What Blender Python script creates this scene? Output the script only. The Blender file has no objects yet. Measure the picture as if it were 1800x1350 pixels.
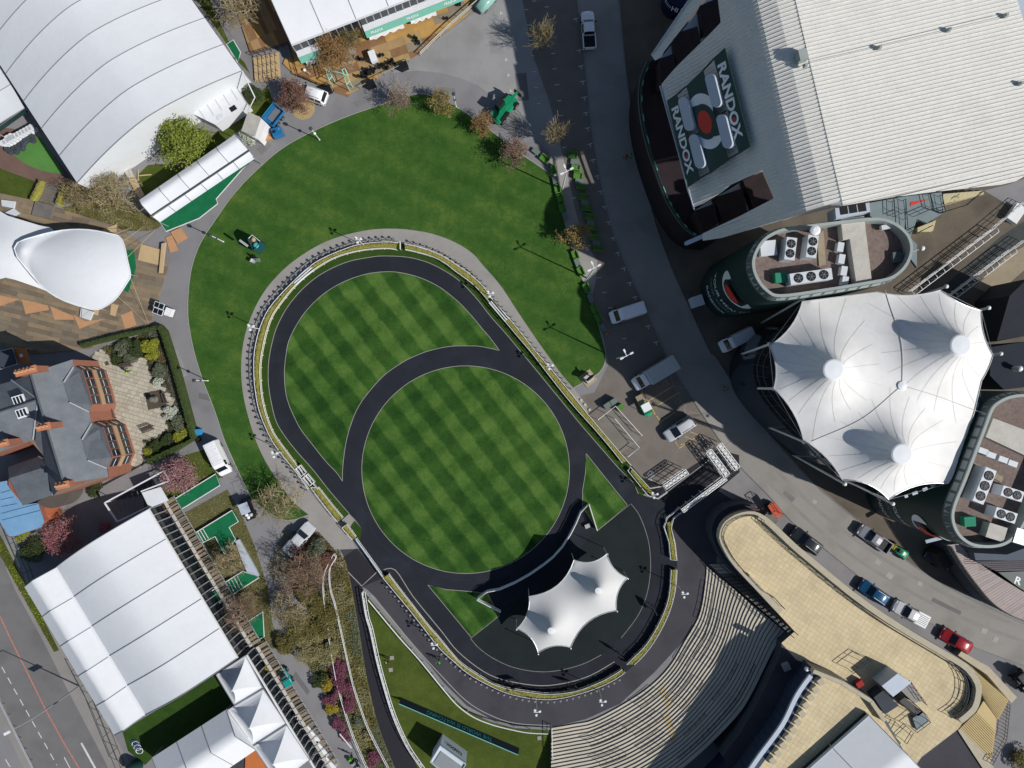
import bpy, bmesh, math, random
from math import sin, cos, pi, radians, hypot, atan2, sqrt
from mathutils import Vector, Matrix, geometry, noise as mnoise
random.seed(11)
scene = bpy.context.scene
COL = scene.collection

# ---------------------------------------------------------------- camera, sky, sun
H = 100.0            # drone height in metres
F = 1250.0           # focal length in pixels of the 1800 x 1350 photograph
cam_d = bpy.data.cameras.new("camera")
cam_d.sensor_fit = 'HORIZONTAL'; cam_d.sensor_width = 36.0; cam_d.lens = 36.0 * F / 1800.0
cam_d.clip_start = 0.5; cam_d.clip_end = 3000
cam = bpy.data.objects.new("camera", cam_d); COL.objects.link(cam)
cam.location = (0,0, H); cam.rotation_euler = (0,0,0)
scene.camera = cam

SUN_EL = radians(40.0); SUN_AZ = radians(-25.0)      # azimuth counter-clockwise from +X
to_sun = Vector((cos(SUN_EL) * cos(SUN_AZ), cos(SUN_EL) * sin(SUN_AZ), sin(SUN_EL)))
world = bpy.data.worlds.new("World"); scene.world = world; world.use_nodes = True
wn = world.node_tree.nodes; wl = world.node_tree.links
for n in list(wn): wn.remove(n)
sky_t = wn.new("ShaderNodeTexSky"); sky_t.sky_type = 'NISHITA'; sky_t.sun_disc = False
sky_t.sun_elevation = SUN_EL; sky_t.sun_rotation = atan2(to_sun.x, to_sun.y)
sky_t.air_density = 1.0; sky_t.dust_density = 0.6; sky_t.ozone_density = 1.2
bg = wn.new("ShaderNodeBackground"); bg.inputs[1].default_value = 0.068
wo = wn.new("ShaderNodeOutputWorld")
wl.new(sky_t.outputs[0], bg.inputs[0]); wl.new(bg.outputs[0], wo.inputs[0])
sun_d = bpy.data.lights.new("sun", 'SUN'); sun_d.energy = 4.1; sun_d.angle = radians(0.53)
sun_d.color = (1.0,0.965,0.92)
sun = bpy.data.objects.new("sun", sun_d); COL.objects.link(sun)
sun.rotation_euler = (-to_sun).to_track_quat('-Z', 'Y').to_euler(); sun.location = to_sun * 300

scene.view_settings.view_transform = 'Standard'; scene.view_settings.look = 'None'
scene.view_settings.exposure = 0.0; scene.view_settings.gamma = 1.0
scene.view_settings.use_curve_mapping = False
scene.cycles.max_bounces = 5; scene.cycles.diffuse_bounces = 3
scene.cycles.transparent_max_bounces = 12

# ---------------------------------------------------------------- helpers
def W(px, py, z=0.0):
    s = (H - z) / F
    return Vector(((px - 900.0) * s, (675.0 - py) * s, z))
def W2(p, z=0.0):
    v = W(p[0], p[1], z); return (v.x, v.y)
def WL(pts, z=0.0): return [W2(p, z) for p in pts]
def smooth(pts, n=6, closed=False):
    """Catmull-Rom through 2D or 3D points"""
    P = [Vector(p) for p in pts]; out = []; N = len(P)
    rng = range(N) if closed else range(N - 1)
    for i in rng:
        p1, p2 = P[i], P[(i + 1) % N]
        p0 = P[i - 1] if (closed or i > 0) else p1
        p3 = P[(i + 2) % N] if (closed or i + 2 < N) else p2
        for k in range(n):
            t = k / n
            out.append(0.5 * ((2 * p1) + (p2 - p0) * t + (2 * p0 - 5 * p1 + 4 * p2 - p3) * t * t + (3 * p1 - p0 - 3 * p2 + p3) * t ** 3))
    if not closed: out.append(P[-1])
    return [tuple(v) for v in out]
def plen(pts):
    return sum((Vector(pts[i + 1]) - Vector(pts[i])).length for i in range(len(pts) - 1))
def resample(pts, step=None, n=None):
    P = [Vector(p) for p in pts]; L = [0]
    for i in range(len(P) - 1): L.append(L[-1] + (P[i + 1] - P[i]).length)
    T = L[-1]
    if n is None: n = max(1, int(round(T / step)))
    out = []; j = 0
    for k in range(n + 1):
        d = T * k / n
        while j < len(P) - 2 and L[j + 1] < d: j += 1
        seg = L[j + 1] - L[j]
        t = 0 if seg < 1e-9 else (d - L[j]) / seg
        out.append(P[j].lerp(P[j + 1], min(1, max(0, t))))
    return out
def inpoly(p, poly):
    x, y = p; c = False; n = len(poly); j = n - 1
    for i in range(n):
        xi, yi = poly[i][0], poly[i][1]; xj, yj = poly[j][0], poly[j][1]
        if (yi > y) != (yj > y) and x < (xj - xi) * (y - yi) / (yj - yi) + xi: c = not c
        j = i
    return c
def area2(pts):
    return sum(pts[i][0] * pts[(i + 1) % len(pts)][1] - pts[(i + 1) % len(pts)][0] * pts[i][1] for i in range(len(pts)))
def ccw(pts): return list(pts) if area2(pts) > 0 else list(reversed(pts))
def circle(c, r, n=24, a0=0.0): return [(c[0] + r * cos(a0 + 2 * pi * k / n), c[1] + r * sin(a0 + 2 * pi * k / n)) for k in range(n)]

class MB:
    """collects geometry for ONE mesh"""
    def __init__(s): s.v = []; s.f = []; s.m = []; s.mi = 0
    def add(s, vs, fs):
        o = len(s.v); s.v += [tuple(v) for v in vs]
        for f in fs: s.f.append(tuple(i + o for i in f)); s.m.append(s.mi)
        return s
    def box(s, c, d, rz=0.0, rx=0.0, taper=1.0):
        x, y, z = d[0] / 2, d[1] / 2, d[2] / 2; vs = []
        R = Matrix.Rotation(rz, 3, 'Z') @ Matrix.Rotation(rx, 3, 'X')
        for zz, k in ((-z, 1.0),(z, taper)):
            for xx, yy in ((-x, -y),(x, -y),(x, y),(-x, y)):
                vs.append(Vector(c) + R @ Vector((xx * k, yy * k, zz)))
        return s.add(vs, [(3,2,1,0),(4,5,6,7),(0,1,5,4),(1,2,6,5),(2,3,7,6),(3,0,4,7)])
    def bar(s, a, b, w, h, up=(0,0,1)):
        """rectangular bar from a to b, width w (horizontal) and height h"""
        a, b = Vector(a), Vector(b); d = (b - a)
        if d.length < 1e-6: return s
        d.normalize(); u = Vector(up)
        if abs(d.dot(u)) > 0.98: u = Vector((1,0,0))
        sd = d.cross(u).normalized(); u2 = sd.cross(d).normalized(); vs = []
        for p in (a, b):
            for i, j in ((-1,-1),(1,-1),(1,1),(-1,1)): vs.append(p + sd * (i * w / 2) + u2 * (j * h / 2))
        return s.add(vs, [(0,1,2,3),(7,6,5,4),(0,4,5,1),(1,5,6,2),(2,6,7,3),(3,7,4,0)])
    def tube(s, pts, r, n=6, cap=True):
        P = [Vector(p) for p in pts]; o = len(s.v); N = len(P)
        rr = r if hasattr(r, '__len__') else [r] * N
        prev = None
        for i in range(N):
            d = (P[min(i + 1, N - 1)] - P[max(i - 1,0)])
            if d.length < 1e-9: d = Vector((0,0,1))
            d.normalize()
            if prev is None:
                u = Vector((0,0,1)) if abs(d.z) < 0.9 else Vector((1,0,0))
                a = d.cross(u).normalized()
            else:
                a = (prev - d * prev.dot(d))
                a = a.normalized() if a.length > 1e-6 else d.orthogonal().normalized()
            prev = a; b = d.cross(a)
            for k in range(n):
                t = 2 * pi * k / n
                s.v.append(tuple(P[i] + a * (rr[i] * cos(t)) + b * (rr[i] * sin(t))))
        for i in range(N - 1):
            for k in range(n):
                k2 = (k + 1) % n
                s.f.append((o + i * n + k, o + (i + 1) * n + k, o + (i + 1) * n + k2, o + i * n + k2)); s.m.append(s.mi)
        if cap:
            s.f.append(tuple(o + k for k in range(n))); s.m.append(s.mi)
            s.f.append(tuple(o + (N - 1) * n + k for k in reversed(range(n)))); s.m.append(s.mi)
        return s
    def cyl(s, a, b, r, n=10, r2=None): return s.tube([a, b],[r, r if r2 is None else r2], n)
    def prism(s, pts, z0, z1, top=True, bottom=True):
        P = ccw(pts); n = len(P); o = len(s.v)
        s.v += [(p[0], p[1], z0) for p in P] + [(p[0], p[1], z1) for p in P]
        for i in range(n):
            j = (i + 1) % n; s.f.append((o + i, o + j, o + n + j, o + n + i)); s.m.append(s.mi)
        if top: s.f.append(tuple(o + n + i for i in range(n))); s.m.append(s.mi)
        if bottom: s.f.append(tuple(o + i for i in reversed(range(n)))); s.m.append(s.mi)
        return s
    def slab(s, top3, th):
        """plate from a 3D outline, thickness th downwards"""
        n = len(top3); o = len(s.v)
        if area2([(p[0], p[1]) for p in top3]) < 0: top3 = list(reversed(top3))
        s.v += [tuple(p) for p in top3] + [(p[0], p[1], p[2] - th) for p in top3]
        s.f.append(tuple(o + i for i in range(n))); s.m.append(s.mi)
        s.f.append(tuple(o + n + i for i in reversed(range(n)))); s.m.append(s.mi)
        for i in range(n):
            j = (i + 1) % n; s.f.append((o + n + i, o + n + j, o + j, o + i)); s.m.append(s.mi)
        return s
    def sheet(s, pts, z):
        P = ccw(pts); o = len(s.v); s.v += [(p[0], p[1], z) for p in P]
        s.f.append(tuple(o + i for i in range(len(P)))); s.m.append(s.mi); return s
    def ribbon(s, pts, w, z0, h=0.0, closed=False):
        """flat strip (h = 0) or low kerb along a 2D line"""
        P = [Vector((p[0], p[1])) for p in pts]; n = len(P); Lp = []; Rp = []
        for i in range(n):
            if closed: d = P[(i + 1) % n] - P[i - 1]
            else: d = P[min(i + 1, n - 1)] - P[max(i - 1,0)]
            if d.length < 1e-9: d = Vector((1,0))
            d.normalize(); nn = Vector((-d.y, d.x))
            Lp.append(P[i] + nn * w / 2); Rp.append(P[i] - nn * w / 2)
        o = len(s.v); z1 = z0 + h
        for a, b in zip(Lp, Rp): s.v += [(a.x, a.y, z1),(b.x, b.y, z1)]
        if h: 
            for a, b in zip(Lp, Rp): s.v += [(a.x, a.y, z0),(b.x, b.y, z0)]
        for i in range(n if closed else n - 1):
            j = (i + 1) % n
            s.f.append((o + 2 * i, o + 2 * i + 1, o + 2 * j + 1, o + 2 * j)); s.m.append(s.mi)
            if h:
                q = o + 2 * n
                s.f.append((q + 2 * i, o + 2 * i, o + 2 * j, q + 2 * j)); s.m.append(s.mi)
                s.f.append((o + 2 * i + 1, q + 2 * i + 1, q + 2 * j + 1, o + 2 * j + 1)); s.m.append(s.mi)
        if h and not closed:
            q = o + 2 * n; e = 2 * (n - 1)
            s.f.append((o, q, q + 1, o + 1)); s.m.append(s.mi)
            s.f.append((o + e, o + e + 1, q + e + 1, q + e)); s.m.append(s.mi)
        return s
    def loft(s, rings, close=True, cap=True):
        """rings: lists of equal length of 3D points"""
        o = len(s.v); n = len(rings[0])
        for r in rings: s.v += [tuple(p) for p in r]
        for i in range(len(rings) - 1):
            for k in range(n if close else n - 1):
                k2 = (k + 1) % n
                s.f.append((o + i * n + k, o + i * n + k2, o + (i + 1) * n + k2, o + (i + 1) * n + k)); s.m.append(s.mi)
        if cap and close:
            s.f.append(tuple(o + k for k in reversed(range(n)))); s.m.append(s.mi)
            q = o + (len(rings) - 1) * n
            s.f.append(tuple(q + k for k in range(n))); s.m.append(s.mi)
        return s
    def lathe(s, c, prof, n=12):
        return s.loft([[(c[0] + r * cos(2 * pi * k / n), c[1] + r * sin(2 * pi * k / n), c[2] + z) for k in range(n)] for r, z in prof])
    def ball(s, c, r, n=8, sz=1.0, jit=0.0):
        rings = []
        for i in range(1, n // 2 + 1):
            t = pi * i / (n // 2 + 1); ring = []
            for k in range(n):
                a = 2 * pi * k / n; q = r * (1 + random.uniform(-jit, jit))
                ring.append((c[0] + q * sin(t) * cos(a), c[1] + q * sin(t) * sin(a), c[2] - q * sz * cos(t)))
            rings.append(ring)
        return s.loft(rings)
    def build(s, name, mat, parent=None, smooth=False, world=False, loc=None):
        me = bpy.data.meshes.new(name)
        V = s.v; off = Vector((0,0,0))
        if parent is None and V and loc is None:
            xs = [v[0] for v in V]; ys = [v[1] for v in V]; zs = [v[2] for v in V]
            off = Vector(((min(xs) + max(xs)) / 2,(min(ys) + max(ys)) / 2, min(zs)))
        if off.length: V = [(v[0] - off.x, v[1] - off.y, v[2] - off.z) for v in V]
        me.from_pydata(V, [], s.f)
        mats = mat if isinstance(mat, (list, tuple)) else [mat]
        for m in mats: me.materials.append(m)
        if len(mats) > 1: me.polygons.foreach_set("material_index", s.m)
        if smooth: me.polygons.foreach_set("use_smooth", [True] * len(me.polygons))
        me.update()
        o = bpy.data.objects.new(name, me); COL.objects.link(o)
        o.location = off if loc is None else loc
        if parent is not None:
            o.parent = parent
            if world: o.matrix_parent_inverse = Matrix.Translation(-Vector(parent.location)) if parent.parent is None else Matrix.Identity(4)
        return o
def tag(o, label, cat, group=None):
    o['label'] = label; o['category'] = cat
    if group: o['group'] = group
    return o
def struct(o): o['kind'] = 'structure'; return o
def stuff(o): o['kind'] = 'stuff'; return o
def thing(name, label, cat, loc=(0,0,0), rz=0.0, group=None):
    o = bpy.data.objects.new(name, None); COL.objects.link(o)
    o.empty_display_size = 0.3; o.location = loc; o.rotation_euler = (0,0, rz)
    return tag(o, label, cat, group)
def dup(root, loc, rz=None, label=None, group=None, scale=None):
    def cp(o, par):
        c = o.copy(); COL.objects.link(c)
        if par is not None: c.parent = par
        for ch in KIDS.get(o.name, []): cp(ch, c)
        return c
    KIDS = {}
    def walk(o):
        KIDS[o.name] = list(o.children)
        for ch in o.children: walk(ch)
    walk(root)
    r = cp(root, None); r.location = loc
    if rz is not None: r.rotation_euler = (0,0, rz)
    if scale is not None: r.scale = (scale,) * 3 if not hasattr(scale, '__len__') else scale
    if label: r['label'] = label
    if group: r['group'] = group
    return r
def piece(root_mesh_obj, parent, loc, rz=0.0, scale=None, name=None):
    """an alike piece sharing mesh data, as a child of parent"""
    c = root_mesh_obj.copy(); COL.objects.link(c); c.parent = parent; c.location = loc; c.rotation_euler = (0,0, rz)
    if scale: c.scale = scale
    return c
def patch(outline, step, zf, mb=None, extra=()):
    """triangulated height field inside a 2D outline"""
    mb = mb or MB()
    P = ccw(outline); n = len(P)
    xs = [p[0] for p in P]; ys = [p[1] for p in P]
    vs = [Vector(p) for p in P]
    x = min(xs) + step / 2; row = 0
    while x < max(xs):
        y = min(ys) + step / 2 + (step / 2 if row % 2 else 0)
        while y < max(ys):
            if inpoly((x, y), P): vs.append(Vector((x, y)))
            y += step
        x += step * 0.87; row += 1
    vs += [Vector(e) for e in extra]
    r = geometry.delaunay_2d_cdt(vs, [(i, (i + 1) % n) for i in range(n)],[],1,1e-5)
    return mb.add([(v.x, v.y, zf(v.x, v.y)) for v in r[0]],[tuple(f) for f in r[2]])
def text_mesh(txt, size=1.0, offset=0.0, extrude=0.0, align='CENTER', spacing=1.0):
    c = bpy.data.curves.new("lettering", 'FONT'); c.body = txt; c.size = size; c.offset = offset
    c.extrude = extrude; c.align_x = align; c.align_y = 'CENTER'; c.space_character = spacing; c.resolution_u = 3
    o = bpy.data.objects.new("lettering", c); COL.objects.link(o)
    dg = bpy.context.evaluated_depsgraph_get(); me = o.evaluated_get(dg).to_mesh()
    vs = [tuple(v.co) for v in me.vertices]; fs = [tuple(p.vertices) for p in me.polygons]
    o.evaluated_get(dg).to_mesh_clear(); bpy.data.objects.remove(o); bpy.data.curves.remove(c)
    return vs, fs
def text_on(txt, origin, xdir, ydir, length, height, mat, name, parent, lift=0.02, offset=0.0, world=True):
    """flat lettering fitted to length x height on the plane through origin"""
    vs, fs = text_mesh(txt, 1.0, offset)
    xs = [v[0] for v in vs]; ys = [v[1] for v in vs]
    cx, cy = (min(xs) + max(xs)) / 2,(min(ys) + max(ys)) / 2
    sx, sy = length / (max(xs) - min(xs)), height / (max(ys) - min(ys))
    X, Y = Vector(xdir).normalized(), Vector(ydir).normalized(); N = X.cross(Y).normalized(); O = Vector(origin)
    mb = MB().add([O + X * ((v[0] - cx) * sx) + Y * ((v[1] - cy) * sy) + N * lift for v in vs], fs)
    return mb.build(name, mat, parent, world=world)

# ---------------------------------------------------------------- materials
def ramp_set(r, stops):
    e = r.color_ramp.elements
    while len(e) > 1: e.remove(e[-1])
    e[0].position = stops[0][0]; e[0].color = (*stops[0][1],1)
    for p, c in stops[1:]:
        q = e.new(p); q.color = (*c, 1)
def M(name, c, rough=0.85, var=0.18, scale=0.6, scale2=9.0, bump=0.0, bscale=30.0, metal=0.0, c2=None, spec=0.3, obj=False, contrast=(0.3,0.7), grime=0.0):
    """procedural principled material: two noise scales of tone, optional bump and grime"""
    m = bpy.data.materials.new(name); m.use_nodes = True; nt = m.node_tree; N = nt.nodes; L = nt.links
    b = N["Principled BSDF"]; b.inputs["Roughness"].default_value = rough; b.inputs["Metallic"].default_value = metal
    b.inputs["Specular IOR Level"].default_value = spec
    if obj: tc = N.new("ShaderNodeTexCoord"); src = tc.outputs["Object"]
    else: tc = N.new("ShaderNodeNewGeometry"); src = tc.outputs["Position"]
    lo = tuple(x * (1 - var) for x in c); hi = tuple(min(1, x * (1 + var)) for x in (c2 or c))
    if c2: lo = c; hi = c2
    n1 = N.new("ShaderNodeTexNoise"); n1.inputs["Scale"].default_value = scale; n1.inputs["Detail"].default_value = 6; n1.inputs["Roughness"].default_value = 0.6
    n2 = N.new("ShaderNodeTexNoise"); n2.inputs["Scale"].default_value = scale2; n2.inputs["Detail"].default_value = 4
    L.new(src, n1.inputs["Vector"]); L.new(src, n2.inputs["Vector"])
    mx = N.new("ShaderNodeMath"); mx.operation = 'MULTIPLY_ADD'; mx.inputs[1].default_value = 0.4
    L.new(n2.outputs["Fac"], mx.inputs[0])
    sc = N.new("ShaderNodeMath"); sc.operation = 'MULTIPLY'; sc.inputs[1].default_value = 0.6
    L.new(n1.outputs["Fac"], sc.inputs[0]); L.new(sc.outputs[0], mx.inputs[2])
    r = N.new("ShaderNodeValToRGB"); ramp_set(r, [(contrast[0], lo),(contrast[1], hi)])
    L.new(mx.outputs[0], r.inputs[0]); out = r.outputs[0]
    if grime:
        n3 = N.new("ShaderNodeTexNoise"); n3.inputs["Scale"].default_value = 0.25; n3.inputs["Detail"].default_value = 8; L.new(src, n3.inputs["Vector"])
        r3 = N.new("ShaderNodeValToRGB"); ramp_set(r3,[(0.48,(1,1,1)),(0.72,(1 - grime,) * 3)]); L.new(n3.outputs["Fac"], r3.inputs[0])
        mm = N.new("ShaderNodeMixRGB"); mm.blend_type = 'MULTIPLY'; mm.inputs[0].default_value = 1.0
        L.new(out, mm.inputs[1]); L.new(r3.outputs[0], mm.inputs[2]); out = mm.outputs[0]
    L.new(out, b.inputs["Base Color"])
    if bump:
        nb = N.new("ShaderNodeTexNoise"); nb.inputs["Scale"].default_value = bscale; nb.inputs["Detail"].default_value = 5; L.new(src, nb.inputs["Vector"])
        bp = N.new("ShaderNodeBump"); bp.inputs["Strength"].default_value = bump; bp.inputs["Distance"].default_value = 0.05
        L.new(nb.outputs["Fac"], bp.inputs["Height"]); L.new(bp.outputs[0], b.inputs["Normal"])
    return m
def glassy(name, c, rough=0.08, metal=0.0, spec=0.6):
    m = M(name, c, rough=rough, var=0.1, scale=1.5, metal=metal, spec=spec, obj=True)
    return m
def paint(name, c, rough=0.28, coat=0.6):
    m = M(name, c, rough=rough, var=0.06, scale=2.0, spec=0.5, obj=True)
    m.node_tree.nodes["Principled BSDF"].inputs["Coat Weight"].default_value = coat
    m.node_tree.nodes["Principled BSDF"].inputs["Coat Roughness"].default_value = 0.08
    return m
MAT = {}
# ================================================================ materials of the ground
MAT['asphalt'] = M("asphalt_pale", (0.232,0.226,0.230), var=0.16, scale=0.12, scale2=14, bump=0.15, bscale=60, grime=0.18)
MAT['apron'] = M("asphalt_apron", (0.295,0.290,0.286), var=0.14, scale=0.15, scale2=12, bump=0.15, bscale=60, grime=0.2)
MAT['road'] = M("asphalt_road", (0.285,0.272,0.248), var=0.14, scale=0.1, scale2=10, bump=0.15, bscale=60, grime=0.2)
MAT['paver'] = M("block_paving_brown", (0.19,0.166,0.145), var=0.28, scale=0.25, scale2=8, bump=0.2, bscale=20, grime=0.35)
MAT['track'] = M("rubber_track_dark", (0.0195,0.0225,0.030), var=0.22, scale=0.35, scale2=9, bump=0.1, bscale=50, rough=0.9, spec=0.2, grime=-0.35)
MAT['mat'] = M("parade_floor_green_black", (0.0150,0.0215,0.0225), var=0.3, scale=0.25, scale2=10, rough=0.9, spec=0.2)
MAT['walk'] = M("walkway_dark_asphalt", (0.062,0.060,0.070), var=0.16, scale=0.2, scale2=14, bump=0.1, bscale=60, rough=0.9, grime=0.25)
MAT['walk_dk'] = M("walkway_tar", (0.0235,0.0235,0.030), var=0.16, scale=0.2, scale2=14, bump=0.1, bscale=60, rough=0.9)
MAT['concrete'] = M("concrete_path", (0.315,0.30,0.28), var=0.13, scale=0.3, scale2=10, bump=0.1, bscale=40, grime=0.14)
MAT['kerb'] = M("kerb_stone", (0.36,0.35,0.32), var=0.12, scale=1.0, bump=0.1)
MAT['line_white'] = M("road_paint_white", (0.62,0.62,0.60), var=0.25, scale=2.0, scale2=20)
MAT['line_grey'] = M("worn_line_grey", (0.20,0.20,0.19), var=0.3, scale=2.0, scale2=20)
MAT['line_yellow'] = M("road_paint_yellow", (0.60,0.42,0.12), var=0.25, scale=2.0, scale2=20)
MAT['line_red'] = M("road_paint_red", (0.52,0.20,0.15), var=0.35, scale=3.0, scale2=20)
MAT['soil'] = M("soil_leaf_litter", (0.085,0.068,0.048), var=0.4, scale=0.8, scale2=10, bump=0.4, bscale=12)
MAT['soil_dry'] = M("dry_grass_litter", (0.16,0.135,0.055), c2=(0.075,0.09,0.028), scale=0.5, scale2=8, bump=0.5, bscale=15)
def lawn_mat(name, a, b, c, scale=0.09, stripes=None):
    """mown turf: three tones of green, optional mowing stripes laid both ways"""
    m = bpy.data.materials.new(name); m.use_nodes = True; nt = m.node_tree; N = nt.nodes; L = nt.links
    bs = N["Principled BSDF"]; bs.inputs["Roughness"].default_value = 0.9; bs.inputs["Specular IOR Level"].default_value = 0.15
    g = N.new("ShaderNodeNewGeometry"); pos = g.outputs["Position"]
    def nz(sc, det=5, ro=0.6):
        n = N.new("ShaderNodeTexNoise"); n.inputs["Scale"].default_value = sc; n.inputs["Detail"].default_value = det; n.inputs["Roughness"].default_value = ro
        L.new(pos, n.inputs["Vector"]); return n.outputs["Fac"]
    def ma(op, x, y=None, z=None):
        n = N.new("ShaderNodeMath"); n.operation = op
        for i, q in enumerate((x, y, z)):
            if q is None: continue
            if isinstance(q, (int, float)): n.inputs[i].default_value = q
            else: L.new(q, n.inputs[i])
        return n.outputs[0]
    v = ma('ADD', ma('MULTIPLY', nz(scale),0.62), ma('MULTIPLY', nz(0.9),0.36))
    v = ma('ADD', v, ma('MULTIPLY', nz(3.4,6,0.85),0.62))
    v = ma('SUBTRACT', v, 0.30)
    if stripes:
        sp = N.new("ShaderNodeSeparateXYZ"); L.new(pos, sp.inputs[0])
        wob = ma('MULTIPLY', ma('SUBTRACT', nz(0.35,4),0.5),1.1)
        for (ax, ay, period, phase, amp, sharp) in stripes:
            u = ma('ADD', ma('MULTIPLY', sp.outputs[0], ax), ma('MULTIPLY', sp.outputs[1], ay))
            u = ma('ADD', u, wob)
            w = ma('SINE', ma('MULTIPLY', ma('SUBTRACT', u, phase),2 * pi / period))
            w = ma('MULTIPLY', w, sharp)
            n = N.new("ShaderNodeClamp"); n.inputs[1].default_value = -1; n.inputs[2].default_value = 1; L.new(w, n.inputs[0])
            # patchy strength, as the mower leaves it
            am = ma('MULTIPLY_ADD', nz(0.16,3), amp * 0.9, amp * 0.5)
            v = ma('ADD', v, ma('MULTIPLY', n.outputs[0], am))
    r = N.new("ShaderNodeValToRGB"); ramp_set(r, [(0.22, a),(0.5, b),(0.80, c)]); L.new(v, r.inputs[0])
    L.new(r.outputs[0], bs.inputs["Base Color"])
    bp = N.new("ShaderNodeBump"); bp.inputs["Strength"].default_value = 0.5; bp.inputs["Distance"].default_value = 0.06
    L.new(nz(14.0,6,0.8), bp.inputs["Height"]); L.new(bp.outputs[0], bs.inputs["Normal"])
    return m
S52 = (0.79,0.61)
# phases worked out from the photograph: u = .79 x + .61 y, v = .61 x - .79 y
def uph(px, py): w = W(px, py); return 0.79 * w.x + 0.61 * w.y
def vph(px, py): w = W(px, py); return 0.61 * w.x - 0.79 * w.y
PER = 47 * 0.08
MAT['lawn'] = lawn_mat("turf_mottled", (0.018,0.059,0.009),(0.043,0.108,0.017),(0.130,0.188,0.037),0.16,
                       [(0.42,0.906,3.4,0.0,0.035,1.2)])
MAT['lawn_s'] = lawn_mat("turf_mown_stripes", (0.012,0.046,0.007),(0.036,0.098,0.0145),(0.100,0.186,0.036),0.06,
                         [(0.79,0.61, PER, uph(698,694) - PER / 4,0.125,2.8),(0.61,-0.79, PER, vph(819,810) + PER / 4,0.06,1.6)])
MAT['lawn_y'] = lawn_mat("turf_yellowish", (0.034,0.052,0.008),(0.066,0.093,0.015),(0.115,0.145,0.027),0.15)
MAT['verge'] = lawn_mat("turf_verge_dark", (0.018,0.044,0.007),(0.032,0.070,0.011),(0.060,0.105,0.020),0.2)

# ================================================================ ground
def sheet(name, pts, z, mat, px=True, th=0.0):
    P = WL(pts, 0) if px else pts
    mb = MB()
    if th: mb.prism(P, z - th, z, bottom=False)
    else: mb.sheet(P, z)
    return struct(mb.build(name, mat))
g = MB().sheet([(-420,-420),(420,-420),(420,420),(-420,420)],0.0).build("ground", MAT['asphalt']); struct(g)

# pale apron in front of the top marquee and the brown block-paved parking strip
sheet("apron", smooth([(842,-40),(700,150),(690,128),(735,124),(775,128),(808,137),(840,150),(868,170),(905,205),(940,243),(965,268),(968,292),(996,292),(978,220),(962,160),(940,90),(924,0),(918,-40)],1)[2:-0 or None],0.004, MAT['apron'])
park_l = [(885,-60),(918,0),(937,98),(961,166),(976,214),(978,260),(985,330),(1000,400),(1022,470),(1045,540),(1062,600),(1070,640),(1045,690),(1012,697),(1030,726),(1108,818),(1148,872),(1165,862),(1245,806),(1295,782)]  # upper edge follows the grandstand's shadow, putting that shade into the paving tone
park_r = [(1260,766),(1224,712),(1188,657),(1165,613),(1144,566),(1127,527),(1102,474),(1077,408),(1058,335),(1039,227),(1027,108),(1016,20),(1010,-60)]
sheet("parking_strip", park_l + park_r, 0.008, MAT['paver'])
road_l = list(reversed(park_r)) + [(1299,818),(1350,870),(1393,918),(1451,966),(1511,1014),(1569,1057),(1642,1099),(1710,1137),(1800,1170),(1900,1200)]
road_r = [(1900,1140),(1800,1097),(1703,1052),(1640,1016),(1592,984),(1501,909),(1426,845),(1330,737),(1259,630),(1248,620),(1216,552),(1178,466),(1150,388),(1132,307),(1115,222),(1102,141),(1088,0),(1082,-60)]
sheet("service_road", road_l + road_r, 0.012, MAT['road'])
for nm, ln in (("kerb", road_l),("kerb", road_r)):
    struct(MB().ribbon(WL(smooth(ln, 4)),0.12,0.0,0.10).build(nm, MAT['line_grey']))
# brown paved yard east of the road, under the stands
sheet("yard", [(1082,-60)] + list(reversed(road_r[3:])) + [(1640,1016),(1900,1140),(1900,-60)],0.003, M("yard_paving", (0.135,0.112,0.085), var=0.25, scale=0.3, scale2=8, bump=0.1, grime=0.3))

# ---- lawn round the ring
PATH_OUT = smooth([(1033,714),(1008,682),(985,655),(940,592),(905,540),(880,502),(848,465),(830,445),(800,426),(760,411),(720,404),(690,402),(650,404),(600,415),(560,431),(520,456),(490,482),(465,512),(445,548),(430,592),(424,640),(427,690),(440,745),(460,798),(490,848),(520,886),(543,905)],5)
LAWN_W = smooth([(543,905),(505,915),(470,900),(447,880),(436,864),(417,824),(395,775),(378,724),(353,658),(337,600),(330,545),(335,480),(350,432),(376,390),(412,340),(452,298),(500,258),(560,226),(620,201),(690,178),(735,165),(775,174),(805,190),(840,212),(880,243),(915,270),(945,290),(967,308),(977,335),(988,372),(1002,425),(1022,485),(1046,553),(1060,600),(1065,628),(1056,652),(1033,668),(1008,682)],5)
lw = [p for p in LAWN_W]
i0 = min(range(len(PATH_OUT)), key=lambda i: abs(PATH_OUT[i][0] - 1008) + abs(PATH_OUT[i][1] - 682))
sheet("lawn", lw + PATH_OUT[i0 + 1:-1],0.020, MAT['lawn'])
struct(MB().ribbon(WL(LAWN_W),0.10,0.0,0.045).build("kerb", MAT['kerb']))
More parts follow.
